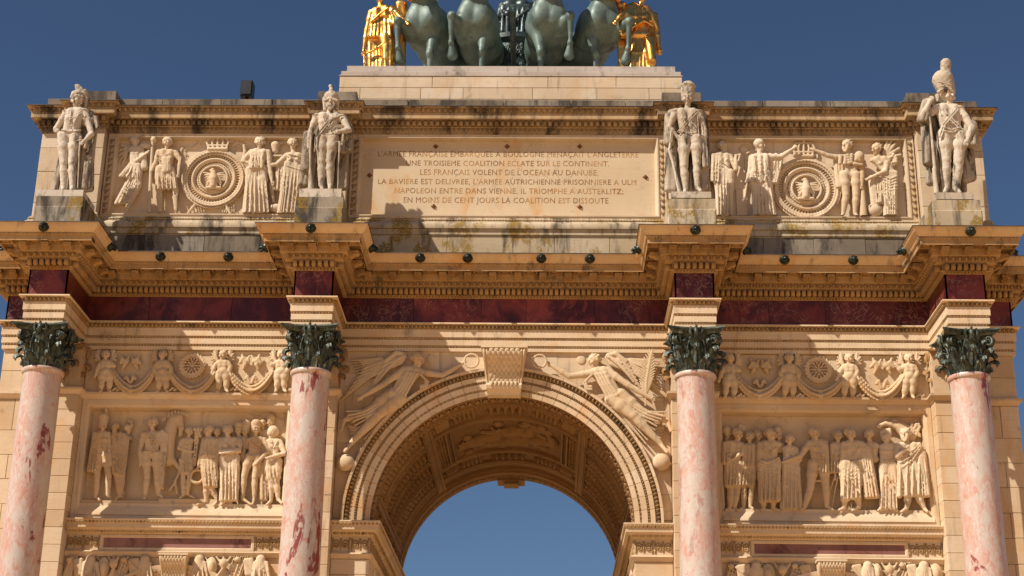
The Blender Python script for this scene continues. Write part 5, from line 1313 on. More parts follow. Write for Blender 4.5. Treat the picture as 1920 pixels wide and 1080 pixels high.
# ---- attic reliefs
fl, fm = fields[-6], fields[6]
AL = Sheet(200, 235, 1920 / 380, .272, .85); AR = Sheet(1330, 240, 1920 / 390, .272, .85)
def medallion(sh, par, c, R):
    m = sh.m(c[1]); f = Fig(sh, (c[0] - R - 10, c[1] - R - 10), (c[0] + R + 10, c[1] + R + 10), .0112, .0, 100)
    P0 = f.P(c, .12)
    f.v.ring(P0, R * .875 * m, R * .10 * m, .01, 1.2)                 # laurel wreath
    f.v.ring(f.P(c, .22), R * .63 * m, R * .045 * m, .01, 1.6); f.v.ring(f.P(c, .22), R * .41 * m, R * .04 * m, .01, 1.6); f.v.el(f.P(c, -.12), (R * .95 * m, .036, R * .95 * m), .005)
    for i in range(40):
        a = 2 * math.pi * i / 40; p = f.P(c, .14)
        for q in (.48, .56): f.v.rc(p + R * m * q * np.array([math.cos(a), 0, math.sin(a)]), p + R * m * (q + .02) * np.array([math.cos(a + .13), 0, math.sin(a + .13)]), .018, .011, .003)
    for i in range(56):                                                           # ring of tongues
        a = 2 * math.pi * i / 56; ca, sa = math.cos(a), math.sin(a)
        p = f.P((c[0], c[1]), .08); d = np.array([ca, 0, sa])
        f.v.rc(p + d * R * .67 * m + (0, -.02, 0), p + d * R * .77 * m + (0, -.02, 0), .010, .016, .002)
    for i in range(58):                                                           # laurel leaves
        a = 2 * math.pi * i / 58
        for q, dq in ((.80, .36), (.875, .48), (.95, .36)):
            p = f.P(c, dq); b_ = a + .05 * (q == .875); f.v.rc(p + R * m * q * np.array([math.cos(b_), 0, math.sin(b_)]), p + (0, -.02, 0) + R * m * (q + .015) * np.array([math.cos(b_ + .085), 0, math.sin(b_ + .085)]), .021, .008, .002)
    o = obj_md = f.done(par, 'medallion', 'pale')
    g = Fig(sh, (c[0] - R * .42, c[1] - R * .42), (c[0] + R * .42, c[1] + R * .42), .010, .55, 60)
    B = lambda x, y: (c[0] + x * R, c[1] + y * R)
    g.limb([B(-.02, .22), B(.0, 0.), B(-.01, -.18), B(-.04, -.28)], (.5, .62, .42, .3), .1)
    g.limb([B(-.04, -.28), B(-.12, -.27)], (.3, .16), .15)
    for sx in (-1, 1):
        for k in range(6): g.limb([B(sx * .1, -.14 + .03 * k), B(sx * (.33 - .02 * k), -.20 + .085 * k)], (.2, .11), .0 + .05 * (k % 2))
        g.limb([B(sx * .06, .14), B(sx * .09, .28)], (.25, .15), .2)
    g.limb([B(-.22, .30), B(.2, .30)], (.25, .25), .1)
    g.done(par, 'relief_eagle', 'pale')
def crown(sh, par, c, w, h):
    f = Fig(sh, (c[0] - w * .7, c[1] - h), (c[0] + w * .7, c[1] + h), .013, .3, 80)
    for k in range(5):
        x = -w / 2 + w * k / 4; f.limb([(c[0] + x * .85, c[1] + h * .5), (c[0] + x * 1.1, c[1] - h * .05), (c[0] + x * .8, c[1] - h * .45)], (.14, .12, .10), 0)
    f.limb([(c[0] - w * .45, c[1] + h * .5), (c[0] + w * .45, c[1] + h * .5)], (.2, .2), .05); f.limb([(c[0] - w * .4, c[1] - h * .42), (c[0] + w * .4, c[1] - h * .42)], (.12, .12), -.1)
    f.limb([(c[0] - w * .43, c[1] + h * .22), (c[0] + w * .43, c[1] + h * .22)], (.13, .13), .0); f.blob((c[0], c[1] - h * .6), 12, 20, .05); f.done(par, 'relief_crown', 'pale')
MATR = 'pale'
medallion(AL, fl, (1015, 505), 288); crown(AL, fl, (1052, 165), 190, 120)
medallion(AR, fm, (897, 562), 298); crown(AR, fm, (872, 195), 180, 130)
def a1(f):
    f.wing((215, 210), [(130, 190), (120, 240), (120, 290), (125, 340), (140, 390)], .14, -.25)
    f.drape((215, 370), (310, 380), (320, 500), (120, 480), 8, .2, .08, seed=1); f.drape((220, 480), (310, 490), (210, 720), (80, 740), 9, .1, .085, seed=2)
    f.limb([(345, 290), (360, 400)], (.4, .4), .05); f.limb([(340, 190), (420, 200)], (.3, .3), .0)
man(AL, fl, (70, 100), (440, 830), 84, (268, 155), .8, ((228, 225), (325, 222)), ((235, 390), (295, 390)), 'curls', .35, ((275, 345), (365, 275)), ((350, 300), (375, 270)), None, ((305, 570), (220, 750), (190, 805)), extra=a1, ad=(.3, .2), mat='pale')
def a2(f):
    f.drape((470, 430), (640, 470), (655, 595), (468, 600), 9, .2, .085, seed=3); f.folds([[(468 + 4 * i, 262 + 22 * i), (540, 300 + 24 * i), (600 + 8 * i, 262 + 10 * i)] for i in range(4)], .06, .42); f.drape((540, 320), (600, 320), (590, 430), (550, 430), 4, .3, .07, seed=4)
    f.limb([(440, 115), (420, 400), (402, 830)], (.13, .15, .17), .15); f.blob((445, 135), 26, 30, .1)
man(AL, fl, (385, 100), (720, 835), 92, (575, 170), .25, ((495, 255), (650, 262)), ((505, 420), (600, 425)), 'helmet', .5, ((462, 360), (440, 400)), ((700, 330), (680, 455)), ((500, 610), (505, 805), (490, 832)), ((650, 610), (660, 795), (690, 830)), extra=a2, boots=True, mat='pale')
f = Fig(AL, (690, 180), (800, 340), .013, .05, 80); f.wing((720, 235), [(770, 200), (775, 240), (770, 290), (760, 330)], .12, 0); f.limb([(700, 260), (720, 215)], (.2, .16), .1); f.done(fl, mat='pale', name='relief_bird')
f = Fig(AL, (790, 90), (1400, 270), .013, .05, 80)
for i in range(10): f.wing((1230, 200), [(1300 + 6 * i, 130 + 12 * i)], .06, 0)
f.limb([(820, 210), (870, 180), (900, 130)], (.16, .2, .22), 0)
for i in range(16): f.blob((1205 + 44 * math.sin(i * 2.4), 160 + 34 * math.cos(i * 1.7)), 11 + 4 * (i % 3), 13, .04 * (i % 3))
f.done(fl, mat='pale', name='relief_banner', kind='stuff')
f = Fig(AL, (720, 700), (1240, 840), .013, .1, 80)
for u0, u1 in ((850, 770), (1120, 1170)): f.limb([(u0, 735), (u1, 835)], (.16, .16), .1); 
for i in range(7): f.folds([[(760 + 26 * i, 770 + 8 * (i % 3)), (780 + 24 * i, 830)]], .09, .1); f.folds([[(1085 + 20 * i, 760 + 8 * (i % 3)), (1100 + 18 * i, 825)]], .09, .08)
f.done(fl, mat='pale', name='relief_trophy', kind='stuff')
def a3(f):
    f.drape((1330, 420), (1500, 420), (1535, 820), (1290, 832), 11, .12, .085, seed=5); f.drape((1370, 260), (1490, 260), (1480, 400), (1360, 400), 8, .3, .07, seed=6); f.folds([[(1330, 410), (1500, 405)]], .06, .45)
    f.limb([(1290, 320), (1310, 250), (1300, 190)], (.12, .14, .12), .1)
man(AL, fl, (1265, 95), (1640, 840), 96, (1452, 165), .1, ((1372, 255), (1528, 258)), ((1360, 430), (1480, 430)), 'wreath', .5, ((1290, 340), (1320, 350)), ((1545, 420), (1568, 530)), ((1370, 640), (1370, 800), (1350, 830)), ((1480, 640), (1500, 800), (1520, 830)), sex=1, extra=a3, mat='pale')
f = Fig(AL, (1530, 150), (1700, 840), .014, .15, 80); f.limb([(1600, 190), (1600, 240)], (.5, .35), 0); f.limb([(1560, 170), (1670, 170)], (.12, .12), .0); f.limb([(1560, 560), (1580, 720)], (.28, .18), .2); f.blob((1600, 785), 60, 40, .25); f.limb([(1560, 290), (1660, 290)], (.15, .15), 0); f.done(fl, mat='pale', name='relief_vessel')
def a4(f):
    f.drape((1690, 350), (1840, 400), (1800, 830), (1620, 832), 10, .12, .09, seed=7); f.drape((1620, 350), (1690, 350), (1680, 620), (1600, 600), 5, .0, .09, seed=8); f.folds([[(1700, 380), (1830, 420)], [(1680, 500), (1800, 760)], [(1720, 460), (1840, 700)], [(1700, 290), (1830, 340)], [(1720, 270), (1850, 300)]], .07, .42)
man(AL, fl, (1500, 105), (1880, 840), 90, (1762, 175), .3, ((1705, 290), (1850, 292)), ((1700, 440), (1820, 440)), 'bun', .5, ((1610, 372), (1530, 382)), None, None, None, sex=1, extra=a4, mat='pale')
def b1(f):
    f.drape((60, 380), (205, 400), (210, 790), (65, 800), 10, .15, .085, seed=9); f.drape((30, 250), (110, 230), (90, 500), (20, 480), 6, .1, .09, seed=10); f.folds([[(60, 480), (140, 520), (210, 450)], [(60, 520), (140, 560), (210, 500)], [(60, 300), (180, 400)], [(70, 270), (180, 360)]], .07, .42)
    f.limb([(235, 250), (285, 245), (270, 300), (240, 330), (280, 370), (260, 450)], (.08, .1, .1, .1, .1, .06), .2)
man(AR, fm, (10, 115), (300, 815), 86, (130, 175), .8, ((62, 258), (190, 255)), ((75, 420), (190, 420)), 'bun', .45, None, ((245, 380), (245, 285)), ((90, 640), (100, 780), (90, 805)), ((185, 640), (170, 785), (190, 808)), sex=1, extra=b1, mat='pale')
f = Fig(AR, (280, 130), (400, 820), .014, .05, 80); f.v.ring(f.P((330, 200)), 38 * f.sh.m(), 10 * f.sh.m()); f.limb([(330, 245), (340, 420)], (.14, .12), 0); f.v.bx(f.P((300, 690)), (50 * f.sh.m(), .2 * f.Hm, 120 * f.sh.m()), .01); f.limb([(350, 480), (330, 640)], (.15, .12), .2); f.done(fm, mat='pale', name='relief_altar')
def b2(f):
    f.drape((400, 470), (550, 460), (600, 800), (410, 805), 11, .12, .085, seed=11); f.drape((385, 420), (555, 410), (550, 480), (390, 495), 4, .3, .09, seed=12); f.folds([[(385, 415 + 16 * i), (470, 440 + 14 * i), (555, 405 + 15 * i)] for i in range(5)], .06, .48); f.drape((550, 250), (680, 250), (620, 500), (560, 500), 7, .05, .09, seed=13); f.drape((400, 270), (540, 260), (535, 400), (410, 400), 6, .3, .06, seed=14)
man(AR, fm, (340, 85), (800, 815), 96, (462, 165), .8, ((392, 275), (555, 268)), ((405, 430), (530, 430)), 'helmet', .5, ((375, 400), (352, 470)), ((665, 265), (775, 190)), ((430, 640), (440, 790), (420, 812)), ((560, 640), (600, 785), (620, 810)), sex=1, extra=b2, mat='pale')
def b3(f):
    for i in range(22): f.blob((1215 + 34 * (i % 6) + 8 * math.sin(i * 2), 255 + 22 * (i // 6) + 6 * math.cos(i)), 18, 16, .45)
    f.blob((1385, 265), 42, 50, .3); f.limb([(1340, 330), (1410, 340)], (.16, .13), .5); f.drape((1160, 300), (1210, 300), (1215, 540), (1185, 540), 4, -.1, .09, seed=15); f.limb([(1415, 540), (1425, 810)], (.16, .34), .05)
man(AR, fm, (940, 85), (1470, 815), 96, (1272, 165), -.6, ((1215, 280), (1395, 285)), ((1245, 440), (1350, 440)), 'curls', .5, ((1095, 255), (975, 205)), ((1410, 420), (1408, 520)), ((1262, 620), (1237, 785), (1225, 812)), ((1355, 620), (1345, 785), (1365, 812)), beard=True, bare=True, extra=b3, mat='pale')
def b4(f):
    f.wing((1600, 290), [(1640, 130), (1680, 120), (1720, 140), (1750, 190), (1765, 250)], .2, -.2)
    f.drape((1600, 400), (1730, 420), (1720, 800), (1620, 805), 10, .15, .085, seed=16); f.drape((1510, 480), (1600, 470), (1590, 680), (1540, 690), 6, .1, .08, seed=17); f.folds([[(1600, 440 + 28 * i), (1670, 470 + 26 * i), (1735, 440 + 30 * i)] for i in range(5)], .07, .46); f.limb([(1500, 470), (1520, 700)], (.36, .3), .1)
    for i in range(18): f.blob((1700 + 34 * math.sin(i * 2.4) * (1 - i / 30), 300 - 55 * math.cos(i * 1.9) * (1 - i / 26)), 13 + 5 * (i % 3), 14, .05 * (i % 4))
man(AR, fm, (1440, 100), (1800, 815), 92, (1545, 195), -.7, ((1505, 300), (1650, 290)), ((1620, 420), (1710, 420)), 'curls', .42, None, ((1625, 400), (1475, 465)), None, None, sex=1, extra=b4, ad=(.2, .4), mat='pale')
f = Fig(AR, (1450, 680), (1610, 825), .014, .2, 80); f.blob((1530, 760), 68, 66, .1); f.limb([(1465, 720), (1530, 700), (1600, 730)], (.06, .06, .06), .75); f.done(fm, mat='pale', name='relief_globe')
f = Fig(AR, (1330, 90), (1520, 220), .013, .0, 80)
for i in range(9): f.limb([(1440, 200), (1340 + 22 * i, 110 + 3 * abs(i - 4))], (.05, .09), 0)
f.done(fm, mat='pale', name='relief_palm')
# ---- putti friezes
PL = Sheet(150, 640, 1920 / 410, .062, .85); PR = Sheet(1340, 645, 1920 / 440, .062, .85)
fg = [o for o in bpy.data.objects if o.name.startswith('frieze_ground')]
def putto(sh, par, x, hv, feet, el0, ha0, el1, ha1, wl=1, wr=1, face=0., kx=(0, 0), ax_=(-14, 20), H=84):
    f = Fig(sh, (x - 140, 60), (x + 140, feet + 10), .012, .5, H)
    f.head((x, hv), face, 0, 'curls', r=1.05)
    f.torso(((x - 42, hv + 72), (x + 42, hv + 72)), ((x - 26, hv + 165), (x + 26, hv + 165)), 1.05); f.v.el(f.P((x, hv + 140), .25), (.42 * f.Hm, .3 * f.Hm, .38 * f.Hm), .1 * f.Hm)
    f.v.el(f.P((x, hv + 150), .58), (.035 * f.Hm,) * 3, .03 * f.Hm, True)
    f.leg(0, ((x - 34 + kx[0], hv + 240), (x + ax_[0] - 26, feet - 16), (x + ax_[0] - 36, feet)), .12, 1.0); f.leg(1, ((x + 32 + kx[1], hv + 240), (x + ax_[1] + 10, feet - 16), (x + ax_[1] + 22, feet)), .05, 1.0)
    f.arm(0, (el0, ha0), .12, 1.05); f.arm(1, (el1, ha1), .12, 1.05)
    for s, on in ((-1, wl), (1, wr)):
        if on:
            for k, (wx, wy) in enumerate(((48, -46), (66, -48), (82, -38), (94, -16), (100, 12), (98, 42), (90, 70))): f.limb([(x + s * 38, hv + 62), (x + s * (38 + wx * .35), hv + 20 + wy * .25), (x + s * wx, hv + wy)], (.12, .10, .085), -.42 + .07 * (k % 2))
    f.done(par, 'putto')
def garland(sh, par, a, b, c):
    """swag of laurel from a through its lowest point b to c"""
    f = Fig(sh, (min(a[0], c[0]) - 30, min(a[1], c[1]) - 30), (max(a[0], c[0]) + 30, b[1] + 40), .0105, .3, 84)
    for i in range(23):
        t = i / 22; x = a[0] + (c[0] - a[0]) * t; q = 1 - (2 * t - 1) ** 2; y = (a[1] + (c[1] - a[1]) * t) * (1 - q) + b[1] * q; w = .26 + .22 * q
        t2 = (i + 1) / 22; x2 = a[0] + (c[0] - a[0]) * t2; q2 = 1 - (2 * t2 - 1) ** 2; y2 = (a[1] + (c[1] - a[1]) * t2) * (1 - q2) + b[1] * q2
        d = np.array([x2 - x, y2 - y]); d /= np.hypot(*d); nn = np.array([-d[1], d[0]]); sg = 1 if t < .5 else -1
        f.limb([(x, y), (x2, y2)], (w * .8, w * .8), -.2)
        for k in (-1, 0, 1):
            o = nn * k * w * 62; p = np.array([x, y]) + o; e = p + d * sg * 34 + o * .2
            f.v.rc(f.P(p, .34 - .22 * abs(k)), f.P(e, .62 - .26 * abs(k)), .19 * f.Hm, .08 * f.Hm, .004 * f.Hm)
    for k in (-1, 0, 1): f.limb([(b[0] + 10 * k - 6, b[1] - 36), (b[0] + 14 * k, b[1] + 34)], (.07, .09), .36)
    f.done(par, 'garland')
def roundel(sh, par, c, R):
    f = Fig(sh, (c[0] - R - 40, c[1] - R - 40), (c[0] + R + 40, c[1] + R + 30), .012, .2, 84); m = sh.m(c[1]); P0 = f.P(c)
    f.v.ring(P0, R * .82 * m, R * .10 * m, .01); 
    for ring_, n, l in ((.25, 8, .26), (.55, 14, .22)):
        for i in range(n):
            a = 2 * math.pi * i / n; d = np.array([math.cos(a), 0, math.sin(a)]); f.v.rc(P0 + d * R * m * (ring_ - .08) + (0, -.01, 0), P0 + d * R * m * (ring_ + l * .6) + (0, -.03, 0), .010, .020, .004)
    f.v.el(P0, (.13 * R * m,) * 3, .005)
    for i in range(44):
        a = 2 * math.pi * i / 44; d = np.array([math.cos(a), 0, math.sin(a)]); e = np.array([math.cos(a + .22), 0, math.sin(a + .22)])
        f.v.rc(P0 + d * R * m * 1.0, P0 + e * R * m * (1.12 + .12 * (i % 2)) + (0, -.02, 0), .022, .010, .006)
    f.done(par, 'roundel')
def ribbons(sh, par, c, w):
    f = Fig(sh, (c[0] - w, 70), (c[0] + w, 360), .012, .1, 84); rg = np.random.default_rng(int(c[0]))
    for s in (-1, 1):
        x0 = c[0] + s * w * .75; pts = [(x0 - s * w * .22 * k + rg.uniform(-6, 6), 190 - 26 * math.sin(k * 2.2) - 18 * k) for k in range(4)]
        f.limb(pts, (.16, .2, .18, .1), .15); pts = [(x0 - s * 14, 120), (x0 - s * 40, 205), (x0 - s * 22, 245)]; f.limb(pts, (.12, .22, .1), .12)
        for k in range(3): f.blob((c[0] + s * w * (.62 - .22 * k), 175 + 30 * (k % 2)), 15, 22, .12)
        f.limb([(c[0] + s * 8, c[1] - 60), (c[0] + s * 30, c[1] - 115), (c[0] + s * 50, c[1] - 95)], (.14, .2, .14), .15)
    f.done(par, 'ribbon')
for sh, par, xs, sw, ro in ((PL, fg[0], (225, 725, 1255, 1765), (((275, 250), (440, 425), (645, 262)), ((795, 285), (965, 430), (1180, 275)), ((1310, 275), (1500, 430), (1695, 265))), (985, 215)),
                            (PR, fg[1], (125, 610, 1100, 1590), (((165, 255), (370, 412), (560, 262)), ((668, 280), (870, 415), (1050, 290)), ((1165, 265), (1372, 422), (1560, 245))), (850, 212))):
    fy = 440
    for i, x in enumerate(xs):
        e0, h0, e1, h1 = [((x - 68, 232), (x - 86, 285), (x + 72, 215), (x + 15, 195)), ((x - 72, 235), (x - 62, 275), (x + 74, 235), (x + 76, 285)), ((x - 72, 225), (x - 92, 270), (x + 66, 225), (x + 56, 275)), ((x - 74, 212), (x - 92, 190), (x + 66, 235), (x + 50, 275))][i]
        putto(sh, par, x, 122, fy, e0, h0, e1, h1, 1, 1, (.3, 0, -.3, -.2)[i], kx=((0, 4), (6, 0), (0, 0), (4, -6))[i])
    for g in sw: garland(sh, par, *g)
    roundel(sh, par, ro, 92)
    ribbons(sh, par, (sw[0][1][0], sw[0][1][1]), 120); ribbons(sh, par, (sw[2][1][0], sw[2][1][1]), 120)
    f = Fig(sh, (min(xs) - 60, 380), (max(xs) + 120, 450), .013, .1, 84)
    for x in xs:
        for k in range(5): f.blob((x + 62 + 14 * k, 430 - 10 * (k % 3)), 12, 12, .1)
    f.done(par, 'leaf_carving', kind='stuff')
# ---- spandrel victories
VL = Sheet(630, 640, 1329 / 320, WY, .75); VR = Sheet(980, 640, 1246 / 300, WY, .75)
def victory(sh, X, label, ring_c, ring_r, globe, palm):
    """X maps the left-hand layout to the crop (mirrored for the right-hand figure)"""
    f = Fig(sh, (min(X(0, 0)[0], X(1130, 0)[0]), 70), (max(X(0, 0)[0], X(1130, 0)[0]), 1010), .0128, .42, 105); s = 1 if X(1, 0)[0] > X(0, 0)[0] else -1
    # wings
    for i in range(15):
        t = i / 14; f.limb([X(545 - 40 * t, 115 + 60 * t), X(400 - 130 * t, 130 + 150 * t), X(230 - 190 * t, 190 + 270 * t)], (.11, .075, .05), -.26 + .10 * (i % 2))
    for i in range(9): f.limb([X(540 - 14 * i, 105 + 10 * i), X(440 - 16 * i, 140 + 24 * i)], (.09, .07), .0 + .06 * (i % 2))
    for i in range(9): f.limb([X(450 - 14 * i, 130 + 22 * i), X(370 - 14 * i, 170 + 26 * i)], (.08, .06), -.08 + .06 * (i % 2))
    for i in range(6): f.limb([X(360, 130 + 10 * i), X(120 + 10 * i, 150 + 20 * i)], (.10, .06), -.32)
    f.limb([X(530, 100), X(470, 90), X(390, 150)], (.16, .2, .16), -.1)
    f.head(X(640, 145), .85 * s, -.10 * s, 'bun'); f.blob(X(740, 135), 34, 38, -.62, rd=10)
    if s > 0: f.torso((X(535, 220), X(655, 240)), (X(430, 410), X(500, 445)), 1.0, sex=1)
    else: f.torso((X(655, 240), X(535, 220)), (X(500, 445), X(430, 410)), 1.0, sex=1)
    i0, i1 = (0, 1) if s > 0 else (1, 0)
    f.leg(i1, (X(335, 570), X(125, 785), X(70, 855)), .34, 1.12); f.leg(i0, (X(240, 565), X(65, 610), X(40, 690)), .05)
    # dress: bodice folds, long streaming skirt, flying hem behind the calves
    for i in range(9):
        t = i / 8; f.limb([X(545 + 95 * t, 232 + 14 * t), X(505 + 85 * t, 320 + 20 * t), X(440 + 95 * t, 408 + 30 * t)], (.045, .05, .05), .40 + .05 * (i % 2), .05)
    f.limb([X(430, 385), X(480, 420), X(540, 440)], (.08, .09, .08), .42); f.limb([X(440, 400), X(485, 432), X(545, 452)], (.07, .07, .07), .40)
    for i in range(15):
        t = i / 14; f.limb([X(420 + 120 * t, 400 + 45 * t), X(330 + 150 * t, 470 + 50 * t), X(210 + 170 * t, 540 + 90 * t), X(80 + 165 * t, 545 + 250 * t + 18 * math.sin(i * 2.1))], (.055, .075, .08, .07), (.30 if i < 7 else -.05) + .10 * (i % 2), .012)
    for i in range(9):
        t = i / 8; f.limb([X(470 + 60 * t, 440), X(440 + 70 * t, 500 + 10 * t), X(420 + 30 * t, 560 - 40 * t)], (.06, .07, .05), .05 + .08 * (i % 2), .012)
    for i in range(9):
        t = i / 8; f.limb([X(300 - 40 * t, 640 + 30 * t), X(190 - 20 * t, 665 + 60 * t), X(85 + 40 * t, 650 + 110 * t)], (.05, .07, .06), -.30 + .09 * (i % 2), .012)
    for i in range(4): f.limb([X(645 + 5 * i, 250), X(695 + 8 * i, 300 + 4 * i), X(690 + 5 * i, 340 + 8 * i), X(655, 338 + 10 * i)], (.05, .06, .06, .05), .36 + .05 * (i % 2), .012)
    f.arm(i0, (X(370, 335), X(205, 430)), .3); f.arm(i1, (X(830, 265), X(970, 180)), .05)
    f.v.ring(f.P(ring_c, .35), ring_r * sh.m(), ring_r * .17 * sh.m(), .01, 1., .008 if palm else 0, 20 if palm else 0)
    f.blob(globe, 68, 66, .05)
    if palm:
        f.limb([(955, 500), (965, 300), (1000, 110)], (.06, .06, .03), .4)
        for i in range(17):
            t = i / 16; c = (957 + 42 * t * t, 440 - 330 * t); w = 62 * math.sin(.25 + 2.7 * t)
            for q in (-1, 1): f.limb([c, (c[0] + q * w, c[1] - 42 - 6 * t)], (.07, .05), .36)
    f.done(cw, 'victory_figure', label=label)
victory(VL, lambda u, v: (u, v), 'winged woman in flowing dress holding out a smooth ring', (1055, 152), 52, (75, 945), False)
victory(VR, lambda u, v: (1195 - u, v + 8), 'winged woman in flowing dress holding a leafy wreath and a palm branch', (132, 155), 50, (1082, 940), True)
# ---- relief on the vault crown (bent onto the curve)
VS = .0
v = Vol((-1.02, -.03, 1.80), (1.02, .26, 3.95), .018, 0., 1.)
vr = np.random.default_rng(5)
def vp(x, y, d=.03): return (x, d, y)
for (x, y, L, a) in ((-.55, 2.9, .5, .2), (.1, 2.5, .5, -.1), (.55, 2.9, .45, .3), (.0, 3.2, .4, 0.)):
    hx, hy = x + .36 * math.cos(a), y - .36 * math.sin(a) - .1
    v.el(vp(hx, hy - .1, .05), (.09, .08, .11), .02); v.rc(vp(hx, hy), vp(x, y), .13, .12, .04); v.rc(vp(x, y), vp(x - .4, y + .15), .12, .07, .04); v.rc(vp(x - .4, y + .15), vp(x - .6, y - .02), .06, .04, .03); v.rc(vp(hx, hy), vp(hx + .3, hy + .25), .06, .04, .03); v.rc(vp(hx, hy), vp(hx - .1, hy - .4), .06, .04, .03)
    for i in range(6): v.rc(vp(x + .1 - .09 * i, y - .05), vp(x - .08 * i - .05, y + .35), .03, .04, .02)
v.el(vp(-.5, 3.2, .0), (.42, .05, .35), .02); v.el(vp(.6, 2.3, .0), (.3, .05, .2), .02)
for i in range(16): v.el(vp(vr.uniform(-.9, .9), vr.uniform(2.0, 3.7), .02), (.10, .06, .08), .03)
def vb(V):
    th = math.pi / 2 - V[:, 0] / 2.38; r = 2.398 - V[:, 1]
    return np.stack([r * np.cos(th), V[:, 2], CAZ + r * np.sin(th)], 1)
v.mesh('vault_relief', 'vault', vault, bend=vb)
# ---- trophies over the small arches
def trophies(sh, par, seed, x0, x1, kx):
    rg = np.random.default_rng(seed); x = x0; i = 0
    while x < x1:
        w = rg.uniform(70, 125)
        if abs(x + w / 2 - kx) > 120 + w / 2:
            f = Fig(sh, (x - 30, 250 if sh is TL else 220), (x + w + 30, 470), .017, .2, 90); cx = x + w / 2; b0 = 300 if sh is TL else 260; k = i % 5
            if k == 0:
                for q in range(7): f.limb([(x + q * w / 7 - 20, 470), (x + q * w / 7 + 40, b0)], (.09, .06), .1 * (q % 2))
                f.blob((cx, b0 + 30), 26, 20, .2)
            elif k == 1: f.v.bx(f.P((cx, b0 + 90)), (w * .45 * f.sh.m(), .35 * f.Hm, 70 * f.sh.m()), .02, rot=.15, rd=.03); f.limb([(x, b0 + 40), (x + w, b0 + 140)], (.09, .09), .4)
            elif k == 2:
                f.limb([(cx, b0 + 30), (cx - 10, b0 + 120)], (.42, .55), .1); f.drape((x, b0 + 60), (x + w, b0 + 60), (x + w + 15, 470), (x - 15, 470), 7, .2, .10, seed=seed + i)
            elif k == 3: f.blob((cx, b0 + 95), w * .48, 85, .0, rd=32); f.blob((cx, b0 + 95), w * .30, 55, .2, rd=32); f.limb([(x, b0), (x + w, 470)], (.07, .07), -.1)
            else:
                for q in range(5): f.limb([(x + w * q / 4, b0 + 10 + 25 * (q % 2)), (x + w * (4 - q) / 4, 470)], (.10, .12), .12 * q)
                f.blob((cx, b0 + 60), 34, 40, .35)
            f.done(par, 'relief_trophy')
        x += w * .92; i += 1
TL = Sheet(100, 970, 1920 / 460, WY + .028, .8); TR = Sheet(1330, 990, 1920 / 470, WY + .028, .8)
ssp = [o for o in bpy.data.objects if o.name.startswith('side_spandrel')]
trophies(TL, ssp[0], 3, 90, 1660, 950); trophies(TR, ssp[1], 8, 120, 1740, 942)
# ------------------------------------------------------------------ soldiers on the pedestals (carved in the round)
def statue(name, label, cat, foot, group=None):
    t = thing(name, label, cat, (foot[0], foot[1], foot[2] + ZO), group); return t, (-foot[0], -foot[1], -foot[2])
def sub(f, t, off, name, mat, rough=0., label=None):
    if rough: f.v.rough(rough, 55, 2)
    o = f.v.mesh(name, mat, t, loc=off, label=label); return o
HS = .012
SY = -.88
def soldier(sh, label, x, zb, lo, hi, H, head, face, shd, hips, al, ar, ll, lr, hat, cloak, gear, plinth, ad=(.1, .1), ld=(.05, .1), body=None, tilt=0., beard=False, boots=True):
    t, off = statue('soldier_statue', label, 'statue', (x, SY, zb), 'marble soldiers standing on the attic pedestals')
    def nf(base=0., h=HS): return Fig(sh, lo, hi, h, base, H, back=.50)
    f = nf(); f.head(head, face, tilt, 'none', beard); f.torso(shd, hips, 1.0); f.leg(0, ll, ld[0], boot=boots); f.leg(1, lr, ld[1], boot=boots)
    m1, m2 = lerp(shd[0], shd[1], .5), lerp(hips[0], hips[1], .5)
    hw = abs(shd[1][0] - shd[0][0]) / 2
    w1 = lerp(m1, m2, .74)
    f.folds([[(w1[0] - hw * .62, w1[1]), (w1[0], w1[1] + 8), (w1[0] + hw * .62, w1[1])]], .09, .30)
    f.folds([[(m1[0] - hw * .5, m1[1] - 8), (w1[0] - 10, w1[1] - 30)], [(m1[0] + hw * .5, m1[1] - 8), (w1[0] + 10, w1[1] - 30)]], .06, .40)           # lapels
    for k in range(4): f.blob(tuple(lerp((m1[0] + 6, m1[1] + 24), (w1[0] + 6, w1[1] - 10), k / 3)), 4, 4, .47)
    f.folds([[(m1[0] - hw * .35, m1[1] - 30), (m1[0], m1[1] - 12), (m1[0] + hw * .35, m1[1] - 30)]], .11, .12)                                        # collar
    for s in (0, 1): f.v.el(f.P(shd[s], .05) + np.array([0, 0, .12 * f.Hm]), (.30 * f.Hm, .28 * f.Hm, .11 * f.Hm), .03 * f.Hm)
    if body: body(f)
    f.arm(0, al, ad[0]); f.arm(1, ar, ad[1])
    f.wrinkle(min(f.a[2], f.b[2]) - .05, .0042, 44., x)
    sub(f, t, off, 'figure', 'statue', .0022)
    f = nf(); hat(f); sub(f, t, off, 'headgear', 'statue', .005)
    f = nf(h=.0165); cloak(f); sub(f, t, off, 'cloak', 'statuecloak', .002)
    f = nf(); nm = gear(f); sub(f, t, off, nm, 'statue')
    a, b = plinth
    A, B = sh.p(a[0], a[1], .30), sh.p(b[0], b[1], .30)
    part('plinth', MB().box((A[0], SY - .34, B[2]), (B[0], SY + .42, A[2])), 'statue', parent=t).location = off
    return t
